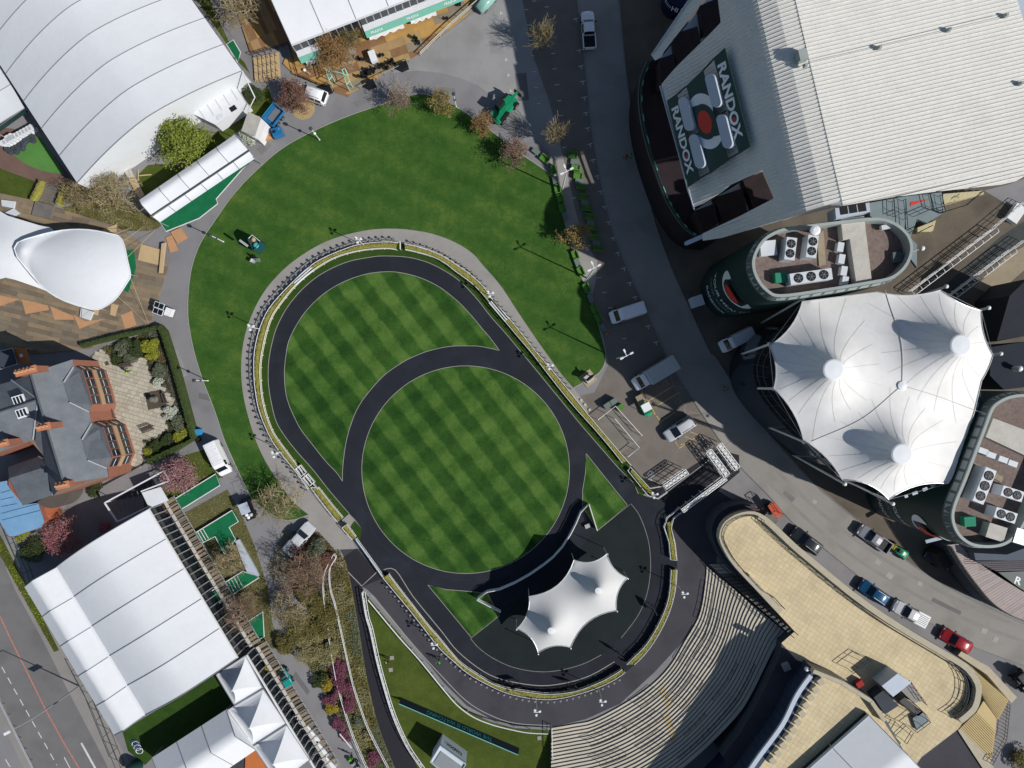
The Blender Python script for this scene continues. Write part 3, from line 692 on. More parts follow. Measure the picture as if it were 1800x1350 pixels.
# ---- rails and covered gate at the car park
fence([(1051,738),(1082,714),(1129,766)], "white angled rail round the concrete stand in the car park", ztop=1.2, rails=(1.2,), step=1.4, r=0.055)
fence([(1081,736),(1124,787),(1104,803)], "white hooked rail in the middle of the concrete stand", ztop=1.2, rails=(1.2,), step=1.4, r=0.055)
def ladder(a, b, wd, label, z=2.2, n=10, name="covered_gate", hoops=False):
    A, B = W(*a, z), W(*b, z); d = (B - A).normalized(); s_ = Vector((-d.y, d.x, 0)) * wd / 2
    t = thing(name, label, "gate", ((A.x + B.x) / 2,(A.y + B.y) / 2,0))
    for q, nm in ((s_, "top_rail"),(-s_, "top_rail")): MB().bar(A + q, B + q, 0.10,0.10).build(nm, MAT['white'], t, 0,1)
    for q in (s_, -s_): MB().bar(Vector((A.x + q.x, A.y + q.y, z * 0.5)), Vector((B.x + q.x, B.y + q.y, z * 0.5)),0.06,0.08).build("lower_rail", MAT['white'], t, 0,1)
    for k in range(n + 1):
        p = A.lerp(B, k / n)
        MB().bar(p + s_, p - s_, 0.09,0.07).build("cross_bar", MAT['white'], t, 0,1)
        if k % 2 == 0:
            for q in (s_, -s_): MB().bar(p + q, Vector((p.x + q.x, p.y + q.y, 0)),0.08,0.08).build("post", MAT['white'], t, 0,1)
    for k in range(n):
        p0, p1 = A.lerp(B, (k + 0.2) / n), A.lerp(B, (k + 0.8) / n)
        MB().bar(p0 + Vector((0,0,0.02)), p1 + Vector((0,0,0.02)), wd * 0.45,0.03).build("slat", MAT['white'], t, 0,1)
    return t
ladder((1200,898),(1276,841),0.55, "long white ladder-topped gate from the hedge corner to the cage", n=12)
ladder((1169,856),(1208,829),0.75, "short white ladder-topped gate by the looped rail", n=6)
ladder((1246,793),(1278,836),0.9, "left side of white gate cage at the road edge", n=6, name="gate_cage_side")
ladder((1264,782),(1296,824),0.9, "right side of white gate cage at the road edge", n=7, name="gate_cage_side")
fence([(1243,793),(1262,780),(1297,826),(1278,839)], "low white rail tying the gate cage together", ztop=1.2, rails=(1.2,0.6), step=1.6, closed=True)
# ================================================================ grandstand, round towers, tensile canopy
MAT['roof_metal'] = M("standing_seam_roof", (0.73,0.715,0.66), rough=0.7, var=0.13, scale=0.25, scale2=3.0, metal=0.0, spec=0.08, grime=0.12)
MAT['dark_red'] = M("dark_maroon_deck", (0.022,0.013,0.015), var=0.3, rough=0.8)
MAT['green_dk'] = M("dark_green_cladding", (0.010,0.036,0.034), var=0.12, scale=0.4, rough=0.5, spec=0.4)
MAT['green_sign'] = M("sign_green", (0.012,0.050,0.046), var=0.1, scale=0.4, rough=0.45)
MAT['sign_white'] = M("sign_white", (0.78,0.80,0.82), var=0.03, rough=0.5)
MAT['sign_red'] = M("sign_red", (0.62,0.045,0.028), var=0.04, rough=0.5)
MAT['panel_blue'] = M("pale_blue_grey_panel", (0.46,0.52,0.60), var=0.08, rough=0.5)
MAT['rim'] = M("tower_rim_grey_green", (0.33,0.37,0.35), var=0.1, scale=0.8, rough=0.6)
MAT['rim_dk'] = M("tower_rim_dark", (0.10,0.125,0.125), var=0.15, scale=0.8, rough=0.6)
MAT['gravel'] = M("roof_gravel", (0.125,0.085,0.072), c2=(0.27,0.215,0.19), scale=3.0, scale2=30, bump=0.6, bscale=40)
MAT['membrane'] = M("ptfe_membrane", (0.80,0.79,0.765), rough=0.55, var=0.06, scale=0.25, scale2=2.0, spec=0.2, grime=0.2)
MAT['membrane2'] = M("white_membrane", (0.62,0.62,0.61), rough=0.55, var=0.04, scale=0.3, scale2=2.0, spec=0.25, grime=0.06)
MAT['ac'] = M("ac_casing", (0.62,0.65,0.68), var=0.08, rough=0.45, obj=True, scale=1.0)
MAT['fan'] = M('fan_grey', (0.16,0.17,0.18), var=0.1, obj=True)
MAT['glass_dk'] = glassy("dark_glass", (0.015,0.022,0.030))
MAT['concrete_lt'] = M("pale_weathered_concrete", (0.42,0.40,0.35), c2=(0.60,0.57,0.51), scale=0.9, scale2=6, bump=0.2, bscale=8)
MAT['deck_grey'] = M("grey_green_deck", (0.20,0.25,0.26), var=0.12, scale=0.8)
MAT['timber_grey'] = M("grey_timber", (0.16,0.15,0.135), var=0.25, scale=1.0, scale2=12)

def inset(pts, d):
    P = ccw(pts); n = len(P); out = []
    for i in range(n):
        a, b, c = Vector(P[i - 1]), Vector(P[i]), Vector(P[(i + 1) % n])
        t = (c - a); t = t.normalized() if t.length > 1e-9 else Vector((1,0)); out.append((b.x - t.y * d, b.y + t.x * d))
    return out

# ---------------------------------------------------------------- grandstand
ZR = 26.0
GO = W(1427,133.5, ZR); GS = Vector((-0.974,-0.226)); GU = Vector((0.226,-0.974))
PROF = [(-400,26.6),(-60,26.4),(-0.1,26.05),(0,25.95),(1.6,25.6),(3.2,24.8),(4.8,22.9),(6.4,20.3),(8.0,17.9),(9.6,16.0),(13.0,12.6),(30,3.0)]
def gz(t):
    for (a, za),(b, zb) in zip(PROF, PROF[1:]):
        if t <= b: return za + (zb - za) * (t - a) / (b - a)
    return PROF[-1][1]
def gp(u, t, off=0.0):
    return Vector((GO.x + GU.x * u + GS.x * t, GO.y + GU.y * u + GS.y * t, gz(t) + off))
def proj(p):
    k = F / (H - p.z); return (900 + p.x * k, 675 - p.y * k)
CLAD = [(1262,-75),(1145,97),(1149,104),(1159,101),(1238,0),(1262,-34),(1262,0),(1267,41),(1188,118),(1160,151),(1184,240),(1208,335),(1220,368),(1306,315.5),(1340,300),(1362,352),(1267,395),(1234,411),(1236,428),(1344,396),(1436,369),(1500,359),(1586,344),(1644,337),(1776,323),(1806,310),(1806,60),(1788,0),(1775,-75)]
stand = thing("grandstand", "tall grandstand with ribbed pale metal roof curving down to a green sign", "building", (W(1400,200,13).x, W(1400,200,13).y, 0))
def spans(u):
    """intervals of t along one seam that lie inside the roof outline"""
    res = []; prev = None; st = None; t = 20.0
    def ins(tt): return inpoly(proj(gp(u, tt)), CLAD)
    while t > -62:
        c = ins(t)
        if prev is not None and c != prev:
            lo, hi = t, t + 0.25
            for _ in range(14):
                mid = (lo + hi) / 2
                if ins(mid) == c: lo = mid
                else: hi = mid
            if c: st = (lo + hi) / 2
            else:
                if st is not None and st - (lo + hi) / 2 > 0.15: res.append((st, (lo + hi) / 2))
                st = None
        prev = c; t -= 0.25
    if st is not None: res.append((st, -62))
    return res
PW = 0.42
u = -16.0; us = []
while u < 26: us.append(u); u += PW
SP = {u: spans(u + 1e-4) for u in us}
KEYT = [p[0] for p in PROF[2:-1]] + [0.8,2.4,4.0,5.6,7.2]
for i in range(len(us) - 1):
    a, b = SP[us[i]], SP[us[i + 1]]
    if len(a) != len(b):
        m = spans((us[i] + us[i + 1]) / 2)
        a = a if len(a) == len(m) else m; b = b if len(b) == len(m) else m
    for (a0, a1),(b0, b1) in zip(a, b):
        ts = sorted(set([k for k in KEYT if max(a1, b1) < k < min(a0, b0)]), reverse=True)
        mb = MB(); L_ = []; R_ = []
        for side, (t0, t1), uu in ((L_, (a0, a1), us[i]),(R_, (b0, b1), us[i + 1])):
            for t in [t0] + ts + [t1]: side.append((uu, t))
        rows = []
        for (ul, tl),(ur, tr) in zip(L_, R_):
            g0, g1 = gp(ul, tl), gp(ur, tr); q = 0.085
            rows.append([g0, g0.lerp(g1,0.03) + Vector((0,0, q)), g0.lerp(g1,0.11) + Vector((0,0, q)), g0.lerp(g1,0.15), g1])
        mb.loft(rows, close=False, cap=False)
        mb.build("roof_panel", MAT['roof_metal'], stand, 0,1)
# body under the roof, openings show its pale floor and dark lift shafts
bw = [gp(*q).xy for q in ((-12,-2),(3,-2),(3,-50),(-12,-50))]
MB().prism(bw, 0,9.5).build("wall", MAT['panel_blue'], stand, 0,1)
def boxpx(pts, z0, z1, name, mat, parent, bev=0): return MB().prism(WL(pts, z1), z0, z1).build(name, mat, parent, world=True)
for pts in ([(1183,60),(1226,46),(1232,75),(1190,110)],[(1230,10),(1262,-4),(1267,40),(1237,60)],[(1256,347),(1305,331),(1314,374),(1270,389)],[(1306,317),(1340,302),(1361,351),(1325,367)],[(1160,103),(1182,95),(1188,117),(1162,148)],[(1222,370),(1255,358),(1264,392),(1237,408)]):
    boxpx(pts, 2,10.5, "stair_shaft", MAT['dark_red'], stand)
MB().prism(WL([(1161,103),(1240,3),(1261,-25),(1261,0),(1265,40),(1187,116),(1163,147)],9.0),8.7,9.0).build("floor_slab", MAT['panel_blue'], stand, 0,1)
MB().prism(WL([(1222,369),(1306,318),(1340,303),(1359,351),(1267,392),(1236,409)],9.0),8.7,9.0).build("floor_slab", MAT['panel_blue'], stand, 0,1)
# rim trim of the cladding
for a, b in (((1145,97),(1262,-75)),((1160,151),(1220,368))):
    def srf(q):
        z = 16.0
        for _ in range(60): v = W(*q, z); z += 0.4 * (gz((v.x - GO.x) * GS.x + (v.y - GO.y) * GS.y) - z)
        return W(*q, z + 0.1)
    MB().tube([srf(a), srf(((a[0] + b[0]) / 2,(a[1] + b[1]) / 2)), srf(b)],0.09,6).build("edge_trim", MAT['panel_blue'], stand, 0,1)
# lower curved balcony
BAL = smooth([(1138,108),(1125,141),(1123,189),(1135,252),(1160,328),(1179,368),(1202,400),(1226,418)],5) + [(1262,420),(1330,330),(1290,100),(1225,60),(1180,100)]
MB().prism(WL(BAL, 7.5),0,7.5).build("balcony", MAT['dark_red'], stand, 0,1)
MB().tube([W(p[0] + 5, p[1],8.4) for p in BAL[:36]],0.14,6).build("balcony_rail", MAT['green_dk'], stand, 0,1)
MB().tube([W(p[0], p[1],8.0) for p in BAL[:36]],0.09,6).build("balcony_rail", MAT['rim_dk'], stand, 0,1)
gl = M("green_marker", (0.12,0.45,0.33), var=0.05)
for k in range(2,34,3): MB().bar(W(BAL[k][0] + 6, BAL[k][1],8.6), W(BAL[k + 1][0] + 6, BAL[k + 1][1],8.6),0.10,0.08).build("rail_clip", gl, stand, 0,1)
for a, b in (((1206,428),(1236,415)),): MB().bar(W(*a, 11.0), W(*b, 12.0),0.5,0.35).build("bracket", MAT['panel_blue'], stand, 0,1)
MB().cyl(W(1206,428,0), W(1206,428,11.2),0.25,8).build("prop", MAT['panel_blue'], stand, 0,1)
# small roof fittings
for p in ((1545,84),(1667,53),(1767,28),(1793,147),(1415,116)):
    v = W(*p, 26.4); MB().box((v.x, v.y, 26.55),(0.42,0.42,0.5),0.2, taper=0.6).build("roof_vent", MAT['rim'], stand, 0,1)
v = W(1407,101,26.0); MB().box((v.x, v.y, 26.3),(0.9,1.1,1.0),0.22).build("roof_hatch", MAT['rim'], stand, 0,1)
MB().tube([W(1424,108,26.6), W(1545,80,26.8), W(1767,27,26.9)],0.02,4).build("safety_line", MAT['rim_dk'], stand, 0,1)
# ---------------------------------------------------------------- big sign on the curved back of the stand
sp0, sp1 = gp(0,13.0,0.9), gp(0,6.2,1.25)
SN = (GU.to_3d().cross(sp1 - sp0)).normalized()
if SN.z < 0: SN = -SN
SC = Vector((0,0, H))
def onsign(p, lift=0.0):
    d = W(p[0], p[1],0) - SC
    k = (sp0 + SN * lift - SC).dot(SN) / d.dot(SN); return SC + d * k
sg = thing("stand_sign", "huge dark green sign with red dot logo and white lettering on the grandstand", "sign", (onsign((1240,215)).x, onsign((1240,215)).y, onsign((1240,215)).z))
def plate(pts, name, mat, lift, th=0.12):
    top = [onsign(p, lift) for p in pts]; bot = [q - SN * th for q in top]; n = len(pts); mb = MB()
    if (top[1] - top[0]).cross(top[2] - top[1]).dot(SN) < 0: top.reverse(); bot.reverse()
    mb.add(top + bot, [tuple(range(n))] + [(i + n, (i + 1) % n + n, (i + 1) % n, i) for i in range(n)])
    return mb.build(name, mat, sg, 0,1)
plate([(1172,177),(1189,165),(1230,315),(1209,329)], "board", MAT['green_sign'],0.10)
plate([(1206,151),(1235,123),(1280,282),(1248,305)], "board", MAT['green_sign'],0.10)
plate([(1254,102),(1274,84),(1319,257),(1299,271)], "board", MAT['green_sign'],0.10)
def lens(c, ax, rx, ry, n=28):
    d = Vector(ax).normalized(); e = Vector((-d.y, d.x)); return [(c[0] + d.x * cos(2 * pi * k / n) * rx + e.x * sin(2 * pi * k / n) * ry, c[1] + d.y * cos(2 * pi * k / n) * rx + e.y * sin(2 * pi * k / n) * ry) for k in range(n)]
def lozenge(c, ax, L_, w_, n=8):
    d = Vector(ax).normalized(); e = Vector((-d.y, d.x)); out = []
    for s_, a0 in ((1,-pi / 2),(-1, pi / 2)):
        for k in range(n + 1):
            a = a0 + pi * k / n; q = Vector(c) + d * (s_ * (L_ - w_)) + d * (w_ * cos(a)) + e * (w_ * sin(a)); out.append((q.x, q.y))
    return out
for c in ((1206,200),(1224.5,266),(1253,159),(1273,231)):
    plate(lozenge(c, (0.24,0.97),30.5,8.8), "ventilator", MAT['panel_blue'],0.55,0.6)
ax = (0.25,0.97)
BRD2 = [(1206.5,151.5),(1235,123.5),(1279.5,282),(1248.5,304.5)]
def clip(poly, cl):
    out = list(poly); cl = ccw(cl)
    for i in range(len(cl)):
        a_, b_ = Vector(cl[i]), Vector(cl[(i + 1) % len(cl)]); inp = out; out = []
        sd = lambda q: (b_.x - a_.x) * (q[1] - a_.y) - (b_.y - a_.y) * (q[0] - a_.x)
        for k in range(len(inp)):
            p, q = inp[k - 1], inp[k]; sp_, sq = sd(p), sd(q)
            if (sp_ >= 0) != (sq >= 0):
                f = sp_ / (sp_ - sq); out.append((p[0] + (q[0] - p[0]) * f, p[1] + (q[1] - p[1]) * f))
            if sq >= 0: out.append(q)
    return out
plate(clip(lens((1240,213), ax, 50,30,40), BRD2), "logo_ring", MAT['sign_white'],0.14,0.03)
plate(clip(lens((1239,214), ax, 32,20,40), BRD2), "logo_gap", MAT['green_sign'],0.18,0.03)
plate(lens((1239,214.5), ax, 21,12.0), "logo_dot", MAT['sign_red'],0.22,0.03)
# the white ring opens towards the two other corners
plate(clip([(1200,195),(1225,185),(1231,250),(1226,310),(1205,290)], BRD2), "logo_cut", MAT['green_sign'],0.16,0.03)
plate(clip([(1246,120),(1252,178),(1256,240),(1290,230),(1275,130)], BRD2), "logo_cut", MAT['green_sign'],0.16,0.03)
for a, b, hh in (((1186,188),(1214,305),15.5),((1268,111),(1299,244),17)):
    A, B = onsign(a, 0.14), onsign(b, 0.14); X = B - A; Y = SN.cross(X).normalized()
    c3 = (A + B) / 2
    text_on("RANDOX", c3, X, Y, X.length, hh * 0.066, MAT['sign_white'], "lettering", sg, lift=0.02, offset=0.035)
    o_c = A.lerp(B, 0.745) ; mb = MB(); r_ = 0.20
    pts = [o_c + SN * 0.05 + X.normalized() * (r_ * cos(2 * pi * k / 14)) + Y * (r_ * sin(2 * pi * k / 14)) for k in range(14)]
    mb.add(pts, [tuple(range(14))]).build("logo_dot", MAT['sign_red'], sg, 0,1)
for pts in ([(1189,167),(1206,152)],[(1235,125),(1254,104)],[(1230,313),(1248,303)],[(1280,280),(1299,269)],[(1197,190),(1213,180)],[(1216,240),(1235,232)],[(1262,205),(1276,195)]):
    MB().tube([onsign(p, 0.0) for p in pts],0.10,5).build("frame_bar", MAT['black'], sg, 0,1)

# ---------------------------------------------------------------- round towers
def tower(outl, zt, label, deckmat, name="round_tower"):
    O = [tuple(v) for v in (Vector(p) for p in WL(outl, zt))]; O = ccw(O)
    cx = sum(p[0] for p in O) / len(O); cy = sum(p[1] for p in O) / len(O)
    t = thing(name, label, "tower", (cx, cy, 0))
    I0, I1, I2 = inset(O, 0.0), inset(O, 0.75), inset(O, 1.25)
    MB().prism(O, 0, zt - 1.3, top=False).build("drum_wall", MAT['green_dk'], t, 0,1)
    n = len(O); mb = MB()
    mb.loft([[(p[0], p[1], zt - 1.3) for p in O],[(p[0], p[1], zt - 0.25) for p in inset(O, 0.30)]], cap=False)
    mb.build("fascia", MAT['rim_dk'], t, 0,1)
    mb = MB(); a, b, c = inset(O, 0.30), inset(O, 0.62), inset(O, 0.66)
    mb.loft([[(p[0], p[1], zt - 0.25) for p in a],[(p[0], p[1], zt) for p in a],[(p[0], p[1], zt) for p in b],[(p[0], p[1], zt - 1.6) for p in c]], cap=False)
    mb.build("parapet", MAT['rim'], t, 0,1)
    MB().sheet(c, zt - 1.5).build("roof_deck", deckmat, t, 0,1)
    R_ = resample([Vector(p) for p in O] + [Vector(O[0])],1.35)
    for i in range(len(R_) - 1):
        p, q = R_[i], R_[i + 1]; d = (q - p).normalized(); nn = Vector((-d.y, d.x))
        f0, f1 = p.lerp(q, 0.12), p.lerp(q, 0.88)
        pts = [f0 + nn * 0.02, f1 + nn * 0.02, f1 + nn * 0.24, f0 + nn * 0.24]; zz = (zt - 1.1, zt - 1.1, zt - 0.40, zt - 0.40)
        MB().add([(v.x, v.y, z + 0.03) for v, z in zip(pts, zz)],[(0,1,2,3)]).build("fascia_panel", MAT['rim'], t, 0,1)
    return t, O
T1 = smooth([(1372,527),(1344,516),(1325,492),(1317.5,465),(1323,440),(1340,415),(1368,399),(1401,393),(1438,388),(1490,382),(1528,378),(1559,380),(1586,393),(1604,413),(1610,437),(1604,461),(1590,481),(1567,496),(1528,504),(1450,517)],4, True)
tw1, O1 = tower(T1,20.7, "dark green round-ended tower with gravel roof beside the grandstand", MAT['gravel'])
T2 = smooth([(1776,691),(1755,700),(1739,715),(1726,748),(1711,787),(1690,842),(1673,883),(1668,909),(1674,933),(1687,951),(1708,964),(1737,968),(1765,964),(1786,951),(1806,925),(1830,870),(1862,790),(1874,735),(1860,705),(1830,690),(1800,688)],4, True)
tw2, O2 = tower(T2,19.0, "dark green round-ended tower with air conditioners beyond the white canopy", MAT['gravel'])
def wrap(O, p_start, p_end, txt, zc, hgt, mat, tw, name="lettering", offset=0.015, dz=0.0):
    """lettering wrapped round the tower wall between two points of its outline (pixels at roof height)"""
    A, B = Vector(W2(p_start, 19.0)), Vector(W2(p_end, 19.0))
    i = min(range(len(O)), key=lambda k: (Vector(O[k]) - A).length); j = min(range(len(O)), key=lambda k: (Vector(O[k]) - B).length)
    n = len(O); path = []; k = i
    while True:
        path.append(Vector(O[k]))
        if k == j: break
        k = (k + 1) % n
        if len(path) > n: break
    L_ = plen(path)
    vs, fs = text_mesh(txt, 1.0, offset); xs = [v[0] for v in vs]; ys = [v[1] for v in vs]
    x0, x1, y0, y1 = min(xs), max(xs), min(ys), max(ys); Rp = resample(path, n=160); out = []
    for v in vs:
        f = (v[0] - x0) / (x1 - x0) * 160; k = min(159, int(f)); p = Rp[k].lerp(Rp[k + 1], f - k)
        d = (Rp[min(k + 2,160)] - Rp[max(k - 1,0)]).normalized(); nn = Vector((d.y, -d.x))
        out.append((p.x + nn.x * 0.05, p.y + nn.y * 0.05, zc + ((v[1] - y0) / (y1 - y0) - 0.5) * hgt + dz * (f / 160)))
    MB().add(out, fs).build(name, mat, tw, 0,1)
def wrap_blob(O, pc, zc, rw, rz_, mat, tw, name, off=0.06, shear=0.0, n=30, pinch=0.0):
    C = Vector(W2(pc, 19.0)); i = min(range(len(O)), key=lambda k: (Vector(O[k]) - C).length); nO = len(O)
    path = [Vector(O[(i + k) % nO]) for k in range(-12,13)]; L0 = plen(path[:13]); Rp = resample(path, step=0.08); Lt = plen(path); out = []
    for k in range(n):
        a = 2 * pi * k / n; s_ = cos(a) * rw * (1 - pinch * sin(a)); z = sin(a) * rz_ + shear * s_
        f = (L0 + s_) / Lt * (len(Rp) - 1); q = max(0, min(len(Rp) - 2, int(f))); p = Rp[q].lerp(Rp[q + 1], f - q)
        d = (Rp[min(q + 3, len(Rp) - 1)] - Rp[max(q - 3,0)]).normalized(); out.append((p.x + d.y * off, p.y - d.x * off, zc + z))
    m = len(out); cx = sum(p[0] for p in out) / m; cy = sum(p[1] for p in out) / m
    i2 = min(range(nO), key=lambda k: (Vector(O[k]) - C).length)
    MB().add(out, [tuple(range(m))]).build(name, mat, tw, 0,1)
wrap(O1,(1319,452),(1384,527), "YOUR HEALTH", 7.2,0.85, MAT['sign_white'], tw1)
wrap(O1,(1319,458),(1372,524), "OUR SCIENCE", 5.6,0.7, M("sign_grey", (0.18,0.26,0.28), var=0.05), tw1)
wrap(O1,(1317,470),(1350,518), "RANDOX", 3.6,0.8, MAT['sign_white'], tw1)
for (O_, tw_, pc) in ((O1, tw1,(1328,497)),(O2, tw2,(1696,958))):
    wrap_blob(O_, pc, 12.3,2.9,2.2, MAT['sign_white'], tw_, "logo_ring", 0.10,0.0)
    wrap_blob(O_, pc, 12.1,1.9,1.45, MAT['green_dk'], tw_, "logo_gap", 0.16,0.0)
    wrap_blob(O_, pc, 12.0,1.35,0.95, MAT['sign_red'], tw_, "logo_dot", 0.22,0.0)
wrap(O2,(1669,918),(1722,966), "YOUR HEALTH", 7.2,0.85, MAT['sign_white'], tw2)
wrap(O2,(1668,908),(1708,964), "OUR SCIENCE", 5.6,0.7, M("sign_grey", (0.18,0.26,0.28), var=0.05), tw2)
wrap(O2,(1668,898),(1690,953), "RANDOX", 3.6,0.8, MAT['sign_white'], tw2)
MB().prism(WL([(1478,385),(1519,380),(1533,498),(1506,503),(1494,420),(1482,422)],20.3),19.1,20.3).build("concrete_slab", MAT['concrete_lt'], tw1,0,1)
MB().prism(WL([(1746,735),(1840,770),(1826,812),(1733,768)],18.4),17.4,18.4).build("concrete_slab", MAT['concrete_lt'], tw2,0,1)
for tw_, pts in ((tw1,[(1436,408),(1448,406),(1452,465),(1440,468)]),(tw2,[(1710,812),(1716,822),(1760,848),(1764,838)])):
    zz_ = 17.65 + 1.7 * (tw_ is tw1); MB().prism(WL(pts, zz_), zz_ - 0.25, zz_).build("walkway_boards", M("roof_boards", (0.30,0.25,0.17), var=0.2, scale=2), tw_, 0,1)
# ---- air conditioners on the tower roofs
def ac_unit(px, py, rot, L_, Wd, Hh, nf, label, zb=17.5):
    zb += 1.7 * (px < 1640)
    v = W(px, py, zb + Hh)
    t = thing("air_conditioner", label, "air conditioner", (v.x, v.y, zb), rot, "roof air conditioners")
    MB().box((0,0, Hh / 2),(L_, Wd, Hh),0).build("casing", MAT['ac'], t)
    for k in range(nf):
        x = (k - (nf - 1) / 2) * (L_ / (nf + 0.3)); r = min(Wd * 0.42, L_ / nf * 0.42)
        f = MB().lathe((x, 0, Hh),[(r, 0),(r, 0.05),(r * 0.92,0.07),(r * 0.9,0.02)],16).build("fan_cowl", MAT['black'], t)
        hub = MB().lathe((x, 0, Hh),[(r * 0.2,0.02),(r * 0.2,0.10)],8)
        for b in range(6):
            a = b * pi / 3; hub.box((x + cos(a) * r * 0.5, sin(a) * r * 0.5, Hh + 0.05),(r * 0.75, r * 0.13,0.02), a)
        hub.build("fan", MAT["fan"], f)
    return t
ac_unit(1390,437, radians(83),2.5,1.15,1.7,2, "white twin-fan air conditioner beside the square roof hatch")
ac_unit(1428,433, radians(83),2.5,1.15,1.7,2, "white twin-fan air conditioner next to the boarded walkway")
ac_unit(1426,486, radians(8),4.7,1.25,1.6,3, "long three-fan air conditioner by the green tank")
ac_unit(1731,854, radians(68),4.1,1.3,2.0,3, "tall three-fan air conditioner against the curved parapet")
ac_unit(1780,868, radians(-18),2.5,1.2,1.7,2, "twin-fan air conditioner above its lookalike on the far tower")
ac_unit(1768,906, radians(-18),2.5,1.2,1.7,2, "twin-fan air conditioner near the green tank on the far tower")
for px, py, lb in ((1373,488, "green box tank on the roof beside the three-fan unit"),(1705,917, "green box tank on the roof of the far tower")):
    zz_ = 17.95 + 1.7 * (px < 1640); v = W(px, py, zz_ + 0.4); tag(MB().box((v.x, v.y, zz_),(1.3,1.1,0.9),0.05).build("roof_tank", M("tank_green", (0.03,0.24,0.14), var=0.1)), lb, "tank")
def smallbox(px, py, d, rz, z0, name, label, cat, mat, group=None, lid=None):
    if z0 == 17.5 and px < 1640: z0 = 19.2
    v = W(px, py, z0 + d[2]); t = thing(name, label, cat, (v.x, v.y, z0), rz, group)
    MB().box((0,0, d[2] * 0.46),(d[0], d[1], d[2] * 0.92)).build("casing", mat, t)
    MB().box((0,0, d[2] * 0.96),(d[0] * 1.06, d[1] * 1.06, d[2] * 0.08)).build("lid", lid or mat, t)
    return t
smallbox(1351,436,(1.7,1.6,0.9),0.1,17.5, "roof_hatch", "white square hatch on the near tower roof", "hatch", MAT['ac'])
smallbox(1797,944,(1.6,1.6,1.6),-0.3,17.5, "roof_hatch", "metal cube vent near the rim of the far tower", "vent", MAT['steel'])
smallbox(1752,936,(2.0,1.6,1.3),-0.3,17.5, "roof_vent", "brown topped box vent on the far tower roof", "vent", MAT['concrete_lt'])
smallbox(1579,452,(1.1,1.1,0.6),0.05,17.5, "roof_hatch", "dark square hatch on gravel near the rim", "hatch", MAT['rim_dk'])
for k, (px, py) in enumerate(((1478,434),(1480,455),(1484,476),(1486,494))):
    smallbox(px, py, (1.0,0.65,0.8), radians(80),17.5, "condenser", "small white condenser in the row beside the concrete slab", "condenser", MAT['ac'], "condensers on the near tower")
for k, (px, py) in enumerate(((1729,793),(1743,800),(1764,808),(1781,815))):
    smallbox(px, py, (1.0,0.6,0.8), radians(-20),17.5, "condenser", "small white condenser in the row on the far tower", "condenser", MAT['ac'], "condensers on the far tower")
t = thing("roof_duct", "pale silver duct elbow on the gravel of the near tower", "duct", W(1558,399,19.2))
MB().bar(W(1548,401,19.7), W(1574,396,19.7),0.5,0.5).build("duct_run", MAT['ac'], t, 0,1); MB().bar(W(1574,396,19.7), W(1580,405,19.5),0.45,0.45).build("duct_elbow", MAT['panel_blue'], t, 0,1)
t = thing("roof_flue", "white capped flue pipe rising beside the tower parapet", "flue", W(1442,402,19.2))
MB().cyl(W(1433,405,19.2), W(1433,405,22.6),0.38,12).build("pipe", MAT['ac'], t, 0,1)
v = W(1433,405,22.6); MB().lathe((v.x, v.y, 22.4),[(0.55,0),(0.55,0.3),(0.3,0.42)],14).build("cowl", MAT['sign_white'], t, 0,1)
t = thing("louvre_box", "grey louvre box with three dark bays against the stand roof", "vent", W(1497,371,19.1))
MB().prism(WL([(1468,366),(1528,356),(1530,372),(1470,385)],21.2),19.1,21.2).build("casing", MAT['panel_blue'], t, 0,1)
for k in range(3):
    v = W(1484 + 16 * k, 369 - 2.5 * k, 21.3); MB().box((v.x, v.y, 21.22),(0.85,0.95,0.08),0.16).build("louvre", MAT['black'], t, 0,1)

